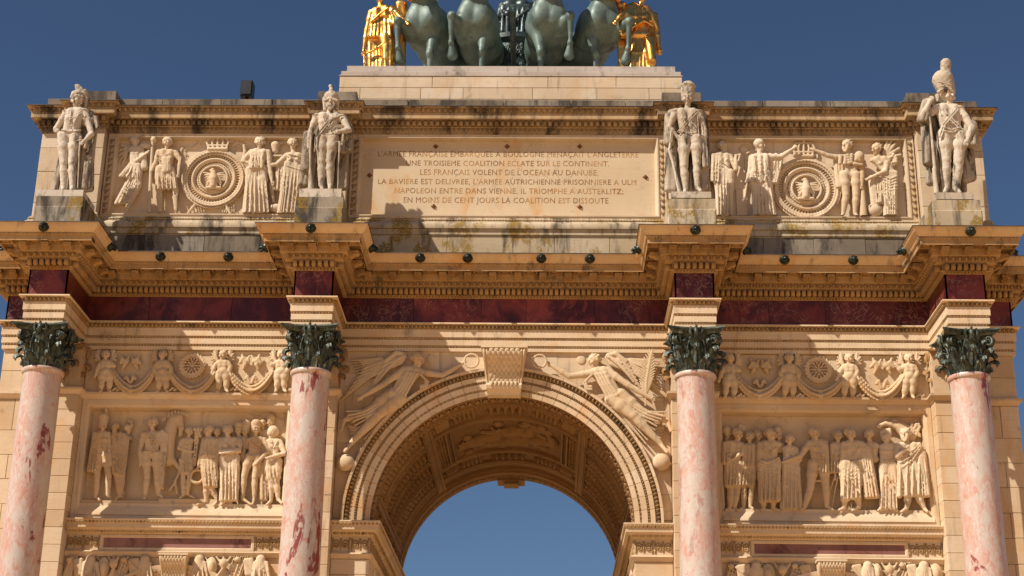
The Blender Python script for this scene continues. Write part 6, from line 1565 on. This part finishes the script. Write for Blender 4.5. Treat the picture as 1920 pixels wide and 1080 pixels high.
# 1: helmet with a horsehair crest, hand on the sword
S1 = Sheet(50, 140, 3.6, SY, 1.)
def h1(f):
    f.blob((342, 140), 38, 30, -.02, 40); f.limb([(305, 150), (350, 148), (375, 150)], (.13, .12, .1), .20); f.limb([(306, 148), (312, 132)], (.12, .1), .35)
    for i in range(10):
        t = i / 9; f.limb([(338 + 40 * t, 112 + 10 * t * t), (336 + 58 * t, 72 + 20 * t + 38 * t * t)], (.10, .11), .0 - .14 * t)
    for i in range(5): f.limb([(392 + 3 * i, 110 + 4 * i), (402 + 3 * i, 170), (396 + 2 * i, 220)], (.14, .14, .08), -.25 - .04 * i)
    f.limb([(318, 195), (338, 215), (372, 190)], (.05, .05, .05), .25)
def c1(f):
    f.drape((385, 245), (445, 265), (440, 770), (360, 780), 9, -.62, .13, seed=3); f.drape((300, 250), (400, 250), (330, 770), (170, 778), 8, -.8, .13, seed=4)
    f.drape((385, 240), (470, 300), (480, 360), (380, 330), 5, -.1, .10, seed=5); f.drape((440, 300), (468, 330), (440, 560), (385, 480), 6, -.25, .10, seed=6)
    f.drape((395, 470), (440, 470), (425, 760), (375, 760), 5, -.3, .11, seed=8)
def g1(f): f.limb([(362, 440), (356, 520), (345, 765)], (.075, .07, .05), .45); f.limb([(335, 447), (385, 440)], (.06, .06), .48); f.blob((365, 425), 9, 12, .5); return 'sword'
def b1_(f): f.folds([[(262, 320), (380, 250)], [(256, 310), (375, 240)]], .05, .52); f.folds([[(240, 372), (300, 384), (360, 378)]], .12, .38)
soldier(S1, 'marble soldier with a horsehair-crested helmet, hand on hip, beside the wreathed relief', -8.0, .965, (150, 55), (500, 800), 88, (342, 172), -.35, ((268, 262), (392, 252)), ((250, 420), (330, 420)), ((195, 370), (225, 402)), ((440, 400), (392, 445)),
        ((250, 600), (250, 758), (240, 778)), ((308, 600), (310, 758), (300, 780)), h1, c1, g1, ((70, 782), (382, 832)), ad=(.05, .25), body=b1_, boots=True)
# 2: pointed helmet, cloak over the arm, sword grounded
S2 = Sheet(540, 140, 3.6, SY, 1.)
def h2(f):
    f.blob((290, 160), 46, 48, -.05, 46); f.limb([(250, 175), (290, 160), (330, 175)], (.10, .10, .10), .40); f.limb([(290, 125), (288, 95)], (.16, .10), -.02); f.blob((288, 80), 12, 14, -.02); f.blob((294, 100), 10, 10, .05)
    for s in (-1, 1): f.limb([(290 + s * 42, 165), (290 + s * 40, 235)], (.16, .13), -.05)
def c2(f):
    f.drape((180, 290), (240, 270), (170, 745), (80, 735), 8, -.55, .13, seed=3); f.drape((330, 270), (400, 300), (390, 760), (330, 765), 7, -.6, .13, seed=4); f.drape((240, 280), (330, 280), (330, 765), (170, 765), 6, -.95, .14, seed=14)
    f.drape((380, 320), (425, 360), (420, 510), (350, 520), 7, .05, .10, seed=5); f.folds([[(300, 400), (320, 360), (380, 350), (425, 420)], [(310, 420), (330, 375), (380, 368), (410, 430)], [(295, 380), (330, 345), (400, 340)]], .10, .35)
    f.folds([[(180, 520), (185, 420), (270, 310), (350, 270)], [(195, 500), (205, 420), (290, 310), (360, 275)]], .08, .42); f.drape((120, 400), (150, 400), (140, 640), (100, 640), 4, -.1, .12, seed=6)
def g2(f): f.limb([(348, 455), (346, 520), (336, 770)], (.07, .06, .045), .55); f.limb([(325, 452), (370, 455)], (.05, .05), .55); f.limb([(165, 300), (150, 500), (150, 650)], (.06, .08, .09), .15); f.limb([(150, 650), (155, 772)], (.10, .20), .15); return 'sword'
soldier(S2, 'marble soldier with a spiked helmet and cloak over one arm, left of the inscription', -3.319, .965, (70, 60), (440, 800), 92, (288, 195), .05, ((192, 288), (365, 292)), ((232, 430), (305, 435)), ((150, 395), (140, 480)), ((412, 375), (352, 385)),
        ((228, 590), (226, 745), (232, 778)), ((286, 580), (285, 738), (282, 772)), h2, c2, g2, ((80, 775), (360, 832)), ad=(.0, .45), beard=True)
# 3: plain fur hat, worn face
S3 = Sheet(1230, 140, 484 / 130, SY, 1.)
def h3(f): f.limb([(223, 150), (223, 92)], (.46, .50), -.02); f.blob((223, 84), 50, 18, -.02, 48)
def c3(f):
    f.drape((95, 265), (150, 250), (130, 805), (75, 800), 7, -.5, .13, seed=3); f.drape((290, 260), (335, 280), (355, 790), (320, 800), 7, -.45, .13, seed=4); f.drape((150, 255), (300, 255), (320, 800), (130, 800), 8, -.85, .14, seed=5)
    f.drape((75, 290), (130, 270), (110, 470), (70, 480), 5, -.1, .11, seed=6); f.drape((310, 300), (345, 330), (360, 640), (330, 640), 5, -.1, .11, seed=7)
def g3(f): f.limb([(90, 520), (120, 620), (165, 815)], (.11, .09, .15), .25); f.limb([(105, 400), (95, 520)], (.07, .09), .2); return 'musket'
def b3_(f): f.folds([[(150, 400), (215, 320), (280, 250)], [(160, 408), (225, 330), (290, 262)], [(290, 280), (300, 430)], [(160, 390), (230, 400), (285, 385)], [(235, 310), (285, 370)]], .06, .45)
soldier(S3, 'worn marble soldier with a plain round fur hat, right of the inscription', 3.319, .945, (55, 55), (390, 830), 92, (222, 172), -.1, ((132, 268), (300, 270)), ((195, 450), (278, 450)), ((92, 370), (140, 425)), ((338, 390), (342, 490)),
        ((195, 640), (206, 798), (200, 822)), ((285, 620), (292, 788), (312, 812)), h3, c3, g3, ((105, 822), (385, 866)), ad=(.05, .0), body=b3_)
# 4: tall bearskin with a plume
S4 = Sheet(1690, 100, 572 / 180, SY, 1.)
def h4(f):
    f.limb([(268, 225), (248, 160)], (.50, .60), -.02); f.limb([(225, 230), (270, 215), (305, 235)], (.12, .12, .12), .40); f.limb([(262, 140), (265, 60)], (.26, .30), -.05)
    for i in range(8): f.blob((255 + 20 * (i % 2), 55 + 10 * i), 16, 12, .08)
    f.folds([[(222, 200), (260, 190), (300, 215)], [(215, 170), (250, 175), (300, 190)]], .06, .62); f.limb([(215, 255), (220, 285)], (.13, .10), .0)
def c4(f):
    f.drape((170, 340), (215, 330), (210, 760), (165, 770), 6, -.3, .13, seed=3); f.drape((340, 340), (400, 380), (430, 740), (370, 760), 6, -.5, .13, seed=4); f.drape((210, 335), (350, 335), (380, 815), (230, 820), 7, -.85, .14, seed=5)
    f.drape((375, 400), (440, 430), (440, 540), (400, 545), 8, .15, .10, seed=6); f.drape((130, 400), (165, 380), (165, 650), (150, 650), 4, .0, .10, seed=7)
    f.drape((140, 290), (190, 285), (160, 400), (110, 395), 4, .15, .10, seed=9)
def g4(f): f.limb([(170, 380), (188, 560), (200, 700)], (.06, .085, .09), .45); f.limb([(195, 690), (210, 830)], (.11, .15), .45); return 'musket'
def b4_(f): f.folds([[(225, 500), (250, 420), (325, 330)], [(238, 500), (262, 425), (338, 335)], [(285, 370), (345, 430)], [(275, 380), (335, 438)], [(250, 440), (300, 455), (355, 440)], [(250, 460), (300, 470)]], .07, .45)
soldier(S4, 'marble soldier with a tall plumed bearskin, arm raised onto his musket', 8.0, .935, (95, 35), (450, 840), 96, (274, 262), .35, ((208, 335), (345, 338)), ((255, 490), (345, 490)), ((128, 375), (165, 300)), ((422, 445), (395, 515)),
        ((265, 640), (265, 800), (258, 828)), ((340, 650), (325, 802), (346, 830)), h4, c4, g4, ((205, 834), (430, 874)), ad=(.25, .3), body=b4_)
# ------------------------------------------------------------------ the chariot group on the podium
PZ = 4.655
def horse_parts(h=.020):
    K = .06
    def build(v, neck=True):
        for a, b, ra, rb in (((0, -.62, 1.27), (0, .0, 1.25), .36, .37), ((0, 0, 1.25), (0, .62, 1.34), .37, .40), ((0, .62, 1.36), (0, .82, 1.22), .40, .30)):
            v.rc(a, b, ra, rb, .12)
        v.el((0, -.72, 1.30), (.34, .34, .40), .1)
        for s in (-1, 1):
            v.el((s * .15, -.93, 1.33), (.17, .16, .25), .07); v.el((s * .25, -.55, 1.30), (.16, .32, .36), .08); v.el((s * .26, .68, 1.22), (.19, .30, .38), .08)
        v.rc((0, -.76, 1.48), (0, -1.12, 2.10), .26, .17, .12); v.rc((0, -.62, 1.58), (0, -.98, 2.18), .20, .12, .10)
        v.rc((0, -1.12, 2.14), (0, -1.30, 2.06), .17, .15, .06); v.rc((0, -1.30, 2.06), (0, -1.52, 1.72), .145, .085, .05); v.el((0, -1.53, 1.70), (.085, .09, .08), .03)
        for s in (-1, 1):
            v.rc((s * .07, -1.05, 2.28), (s * .09, -1.05, 2.42), .045, .015, .02); v.el((s * .115, -1.28, 2.08), (.035, .04, .035), .01); v.el((s * .05, -1.60, 1.70), (.02, .03, .02), .01, True)
        for i in range(12):
            t = i / 11; v.rc((.02 * (-1) ** i, -.62 - .42 * t, 1.80 + .52 * t), (.10 * (-1) ** i, -.50 - .42 * t, 1.70 + .52 * t), .05, .035, .02)
        # standing foreleg
        def leg(p, r):
            for i in range(len(p) - 1): v.rc(p[i], p[i + 1], r[i], r[i + 1], .05 if i == 0 else .012)
        leg([(.18, -.74, 1.10), (.14, -.84, .66), (.14, -.84, .60), (.13, -.80, .22), (.13, -.82, .15), (.13, -.88, .06)], [.15, .070, .060, .038, .052, .045]); v.el((.14, -.86, .64), (.07, .075, .09), .03); v.rc((.13, -.88, .08), (.13, -.90, .0), .062, .092, .006)
        # raised foreleg
        leg([(-.22, -.80, 1.10), (-.36, -1.18, 1.20), (-.37, -1.20, 1.16), (-.37, -1.14, .76), (-.37, -1.12, .69), (-.36, -1.05, .60)], [.16, .075, .062, .038, .054, .046]); v.el((-.365, -1.21, 1.18), (.078, .085, .085), .03); v.rc((-.36, -1.07, .60), (-.355, -1.02, .49), .062, .092, .006)
        for s, dy in ((-1, .0), (1, .22)):
            leg([(s * .22, .66, 1.15), (s * .22, .52 + dy, .82), (s * .22, .86 + dy, .56), (s * .22, .80 + dy, .20), (s * .22, .74 + dy, .08)], [.27, .16, .09, .065, .085]); v.rc((s * .22, .74 + dy, .08), (s * .22, .70 + dy, .0), .085, .105, .02)
        for i in range(5): v.rc((.02 * (i - 2), .98, 1.42), (.05 * (i - 2), 1.16, 1.0), .05, .05, .02); v.rc((.05 * (i - 2), 1.16, 1.0), (.04 * (i - 2), 1.12, .55), .05, .02, .02)
        # chest and belly modelling
        v.rc((0, -1.13, 1.48), (0, -1.10, 1.16), .02, .02, .06, True)
    v = Vol((-.62, -1.75, -.03), (.62, 1.35, 2.55), h); build(v)
    body = v.mesh('b', None, raw=True)
    v = Vol((-.5, -1.3, 1.3), (.5, -.3, 2.0), .016)
    n = 26
    for i in range(n):
        a0, a1 = 2 * math.pi * i / n, 2 * math.pi * (i + 1) / n
        def q(a): return (.245 * math.cos(a), -.86 + .27 * math.sin(a), 1.80 + .13 * math.sin(a))
        v.rc(q(a0), q(a1), .05, .05, .01)
        v.el(np.array(q(a0)) * 1.0 + np.array([.05 * math.cos(a0), .05 * math.sin(a0), 0]), (.022,) * 3, .005)
    collar = v.mesh('c', None, raw=True)
    return body, collar
HB, HC = horse_parts()
HM = {s: [mesh_np(nm, V * np.array([s, 1, 1]), F if s > 0 else F[:, ::-1].copy(), mt, True) for nm, (V, F), mt in (('body', HB, 'patina'), ('collar', HC, 'gold'))] for s in (-1, 1)}
for (x, y, rz, s, lab) in ((-1.62, 2.72, 14, 1, 'green bronze horse lifting a foreleg beside the gilded woman whose wing is behind her'), (-.70, 2.62, 5, 1, 'green bronze horse with gold collar just left of the charioteer'),
                           (.70, 2.62, -3, -1, 'green bronze horse with gold collar just right of the charioteer'), (1.62, 2.72, -16, -1, 'green bronze horse beside the gilded woman with the low hanging wing')):
    t = thing('bronze_horse', lab, 'horse statue', (x, y, PZ + ZO - .01), 'bronze horses of the chariot team', math.radians(-rz)); t.scale = (1.16, 1.16, 1.16)
    for nm, me in zip(('body', 'collar'), HM[s]): obj(nm, me, t)
# gilded women leading the team
GY = 1.75
G1 = Sheet(660, 0, 6.4, GY, 1.); G2 = Sheet(960, 0, 6.4, GY, 1.)
def gilded(sh, label, x, lo, hi, H, head, face, shd, hips, al, ar, ad, dress, wing, held):
    t, off = statue('gilded_statue', label, 'statue', (x, GY, PZ), 'gilded winged women beside the chariot horses')
    def nf(): return Fig(sh, lo, hi, .0165, 0., H, back=.62)
    f = nf(); f.head(head, face, 0, 'bun'); f.torso(shd, hips, .95, sex=1); f.arm(0, al, ad[0]); f.arm(1, ar, ad[1]); sub(f, t, off, 'figure', 'gold')
    f = nf(); dress(f); sub(f, t, off, 'dress', 'gold')
    f = nf(); wing(f); sub(f, t, off, 'wing', 'gold')
    f = nf(); nm = held(f); sub(f, t, off, nm, 'gold')
    return t
def gd1(f):
    f.drape((200, 440), (500, 430), (520, 930), (190, 935), 15, .05, .10, seed=1, k=.10, amp=.6, groove=False); f.drape((230, 440), (480, 440), (500, 930), (220, 935), 6, -.75, .16, seed=2, k=.10, amp=.6, groove=False)
    f.v.rc(f.P((400, 480), .15), f.P((430, 720), .35), .42 * f.Hm, .28 * f.Hm, .2 * f.Hm); f.drape((350, 480), (480, 470), (480, 930), (400, 930), 6, .45, .08, seed=7, k=.10, amp=.6, groove=False, fill=False)
    f.drape((240, 200), (450, 110), (480, 420), (200, 440), 12, .22, .075, seed=3, k=.10, amp=.6, groove=False); f.folds([[(230, 260), (330, 170), (440, 90)], [(270, 600), (340, 560), (460, 470)], [(180, 640), (290, 590), (380, 520)], [(460, 130), (520, 260), (540, 300)], [(480, 120), (560, 240), (600, 300)]], .10, .45)
    f.drape((470, 110), (520, 140), (570, 300), (480, 280), 6, .25, .08, seed=4, k=.10, amp=.6, groove=False)
def gw1(f):
    for i in range(9): f.limb([(560 + 3 * i, 60 + 14 * i), (585 + 4 * i, 200 + 40 * i), (545 + 10 * i, 600 + 42 * i)], (.20, .17, .10), -.62 - .06 * (i % 2))
    f.limb([(545, 160), (575, 60), (610, 60), (625, 170)], (.24, .30, .30, .2), -.62)
    for i in range(6): f.limb([(260 - 4 * i, 180 + 20 * i), (240 - 4 * i, 330 + 40 * i), (250 - 6 * i, 560 + 50 * i)], (.18, .15, .08), -.85)
def gh1(f): f.limb([(145, 660), (150, 760), (160, 900)], (.07, .09, .10), .1); f.blob((290, 580), 22, 26, .5); return 'trumpet'
gilded(G1, 'gilded woman with tall wing behind her, reaching out to the horse', -2.62, (90, -160), (720, 940), 165, (335, -60), .35, ((235, 160), (480, 115)), ((250, 430), (440, 420)), ((180, 370), (145, 590)), ((600, 235), (640, 262)), (.0, .35), gd1, gw1, gh1)
def gd2(f):
    f.drape((1440, 330), (1700, 330), (1720, 930), (1400, 935), 16, .05, .10, seed=5, k=.10, amp=.6, groove=False); f.drape((1450, 430), (1680, 430), (1700, 930), (1420, 935), 6, -.75, .16, seed=6, k=.10, amp=.6, groove=False)
    f.v.rc(f.P((1650, 480), .15), f.P((1680, 720), .35), .38 * f.Hm, .26 * f.Hm, .2 * f.Hm)
    f.drape((1440, 80), (1640, 110), (1660, 250), (1430, 320), 10, .24, .07, seed=7, k=.10, amp=.6, groove=False); f.folds([[(1420, 330), (1580, 235), (1680, 290)], [(1430, 340), (1590, 250), (1690, 310)]], .09, .5)
    f.drape((1380, 90), (1470, 60), (1400, 330), (1290, 300), 7, .25, .09, seed=8, k=.10, amp=.6, groove=False); f.drape((1300, 300), (1390, 300), (1400, 420), (1310, 420), 6, .2, .10, seed=9, k=.10, amp=.6, groove=False)
def gw2(f):
    for i in range(7): f.limb([(1285 + 8 * i, 330), (1290 + 10 * i, 560), (1290 + 9 * i, 800 + 10 * i)], (.15, .14, .09), -.45 - .05 * (i % 2))
    f.limb([(1275, 200), (1285, 70), (1320, 70), (1340, 200)], (.22, .28, .28, .2), -.62); f.limb([(1310, 180), (1320, 380)], (.45, .4), -.62)
    for i in range(5): f.limb([(1690 + 8 * i, 180), (1720 + 8 * i, 380), (1700 + 12 * i, 620)], (.16, .14, .08), -.85)
def gh2(f):
    for i in range(9): f.blob((1300 + 26 * (i % 3), 310 + 30 * (i // 3)), 22, 24, .3)
    return 'laurel'
gilded(G2, 'gilded woman with low hanging wing and laurel, hand stretched towards the horse', 2.62, (1200, -160), (1830, 940), 165, (1562, -60), -.3, ((1400, 150), (1640, 150)), ((1460, 430), (1640, 430)), ((1310, 200), (1262, 250)), ((1735, 330), (1765, 580)), (.45, .0), gd2, gw2, gh2)
# charioteer and chariot
CY = 3.75
CS_ = Sheet(660, 0, 3.2, CY, 1.)
t, off = statue('charioteer_statue', 'dark bronze robed figure standing in the chariot behind the horses', 'statue', (.02, CY, PZ + .95))
f = Fig(CS_, (790, -160), (1130, 320), .02, 0., 96, back=.6); f.head((985, -50), 0, 0, 'wreath'); f.torso(((905, 40), (1065, 40)), ((930, 190), (1030, 190)), 1.05)
f.arm(0, ((880, 110), (845, 122)), .35); f.arm(1, ((1085, 100), (1100, 20)), .2)
sub(f, t, off, 'figure', 'darkpatina')
f = Fig(CS_, (790, -160), (1130, 320), .02, 0., 96, back=.6)
f.drape((895, 45), (1075, 45), (1075, 200), (885, 190), 12, .42, .11, seed=3); f.drape((885, 180), (1070, 190), (1060, 330), (870, 330), 13, .40, .12, seed=4); f.drape((920, 40), (1060, 40), (1060, 330), (890, 330), 6, -.7, .16, seed=5)
f.folds([[(900, 60), (960, 130), (1050, 60)], [(910, 200), (990, 190), (1050, 230)], [(880, 120), (920, 200), (1010, 230)]], .1, .55); sub(f, t, off, 'robe', 'darkpatina')
f = Fig(CS_, (880, 10), (960, 400), .02, 0., 96, back=.3); f.limb([(934, 110), (934, 390)], (.13, .13), .9); f.blob((934, 85), 16, 18, .9)
for i in range(6): f.blob((915 + 8 * i, 72 + 10 * (i % 2)), 10, 14, .9)
sub(f, t, off, 'sceptre', 'darkpatina')
ch = thing('chariot', 'dark bronze chariot body with scrolled front behind the horses', 'chariot', (.02, CY, PZ + ZO)); ch.scale = (1.28, 1.28, 1.36)
def chariot_box():
    b = MB(); n = 16; V = []
    for r, z in ((.52, .42), (.60, .48), (.56, .60), (.56, 1.30), (.62, 1.36), (.62, 1.44), (.54, 1.44), (.52, .50)):
        for i in range(n + 1):
            a = math.pi + math.pi * i / n; V.append((r * math.cos(a) * 1.05, r * math.sin(a) * 1.05, z))
    F = []
    for l in range(7):
        for i in range(n): F.append((l * (n + 1) + i, l * (n + 1) + i + 1, (l + 1) * (n + 1) + i + 1, (l + 1) * (n + 1) + i))
    b.add(V, F); b.box((-.55, -.5, .40), (.55, .75, .47)); return b
obj('body', chariot_box().mesh('body', 'darkpatina', 40), ch)
fr_ = [((.60 * math.cos(a), .60 * math.sin(a), z), (-math.sin(a), math.cos(a), 0), (math.cos(a), math.sin(a), 0), (0, 0, 1)) for a in np.linspace(math.pi * 1.15, math.pi * 1.85, 7) for z in (.78, 1.12)]
v_, f_ = scatter3(t_shift(t_scroll(.26, .30), s=1), fr_); obj('scroll_carving', mesh_np('scroll_carving', v_, f_, 'darkpatina'), ch, kind='stuff')
for s in (-1, 1):
    w = MB(); V, F = t_tube([(0, .46 * math.cos(a), .46 * math.sin(a)) for a in np.linspace(0, 2 * math.pi, 33)], .045, 8); w.add(V, F)
    for k in range(8): V, F = t_tube([(0, 0, 0), (0, .44 * math.cos(k * math.pi / 4), .44 * math.sin(k * math.pi / 4))], .028, 6); w.add(V, F)
    V, F = t_tube([(-.09, 0, 0), (.09, 0, 0)], .08, 10); w.add(V, F)
    obj('wheel', w.mesh('wheel', 'darkpatina', 50), ch, (s * .72, .25, .50))
V, F = t_tube([(-.72, .25, .50), (.72, .25, .50)], .04, 8); obj('axle', mesh_np('axle', V, F, 'darkpatina', 50), ch)
V, F = t_tube([(0, -.5, .50), (0, -1.6, .62), (0, -2.2, .95)], .045, 8); obj('draught_pole', mesh_np('draught_pole', V, F, 'darkpatina', 50), ch)
# ------------------------------------------------------------------ lion heads of the gutter
def lion():
    v = Vol((-.11, -.17, -.12), (.11, .03, .11), .007)
    for i in range(15):
        a = 2 * math.pi * i / 15
        for r, d in ((.070, .0), (.050, -.03)): v.el((r * math.cos(a), d, r * math.sin(a)), (.026, .026, .026), .006)
    v.el((0, -.03, .0), (.062, .06, .065), .015); v.rc((0, -.07, .005), (0, -.115, -.018), .036, .028, .012); v.el((0, -.12, .0), (.018, .014, .012), .006)
    for s in (-1, 1): v.el((s * .026, -.084, .024), (.012, .012, .009), .004, True); v.rc((s * .02, -.08, .040), (s * .038, -.07, .036), .010, .008, .006); v.el((s * .052, -.03, .055), (.017, .017, .02), .006); v.el((s * .018, -.115, -.022), (.02, .02, .016), .008)
    v.el((0, -.12, -.052), (.018, .025, .014), .004, True); v.rc((0, -.08, -.062), (0, -.115, -.070), .022, .018, .008)
    return v.mesh('l', None, raw=True)
LV, LF = lion(); LM = mesh_np('lion_head_spout', LV, LF, 'lionbronze', True)
for u, v_ in ((82, 427), (583, 429), (1304, 434), (1820, 436)):
    q = pt(u, v_, P_ - .585); obj('lion_head_spout', LM, cor, (q[0], P_ - .585, -.075))
for u, v_ in ((301, 484), (428, 485), (788, 487), (877, 488), (1015, 488), (1106, 488), (1471, 489), (1600, 492)):
    q = pt(u, v_, -.585); obj('lion_head_spout', LM, cor, (q[0], -.585, -.075))
for c in XS:
    for s in (-1, 1): obj('lion_head_spout', LM, cor, (c + s * (.345 + .585), -1.05, -.075), (0, 0, s * math.pi / 2))
# ------------------------------------------------------------------ floodlight on the roof
fl_ = thing('floodlight', 'black floodlight box on the roof behind the left relief', 'floodlight', (-5.49, 2.0, 3.45 + ZO))
V, F = chbox(.245, .28, .36, .015); obj('housing', mesh_np('housing', V, F, 'black'), fl_, (0, -.14, 1.215))
obj('lens', MB().box((-.10, -.152, 1.07), (.10, -.139, 1.36)).mesh('lens', 'black'), fl_)
V, F = t_tube([(0, 0, 0), (0, 0, 1.05)], .035, 10); obj('post', mesh_np('post', V, F, 'black', 40), fl_)
obj('foot', MB().box((-.16, -.16, 0), (.16, .16, .02)).mesh('foot', 'black'), fl_)
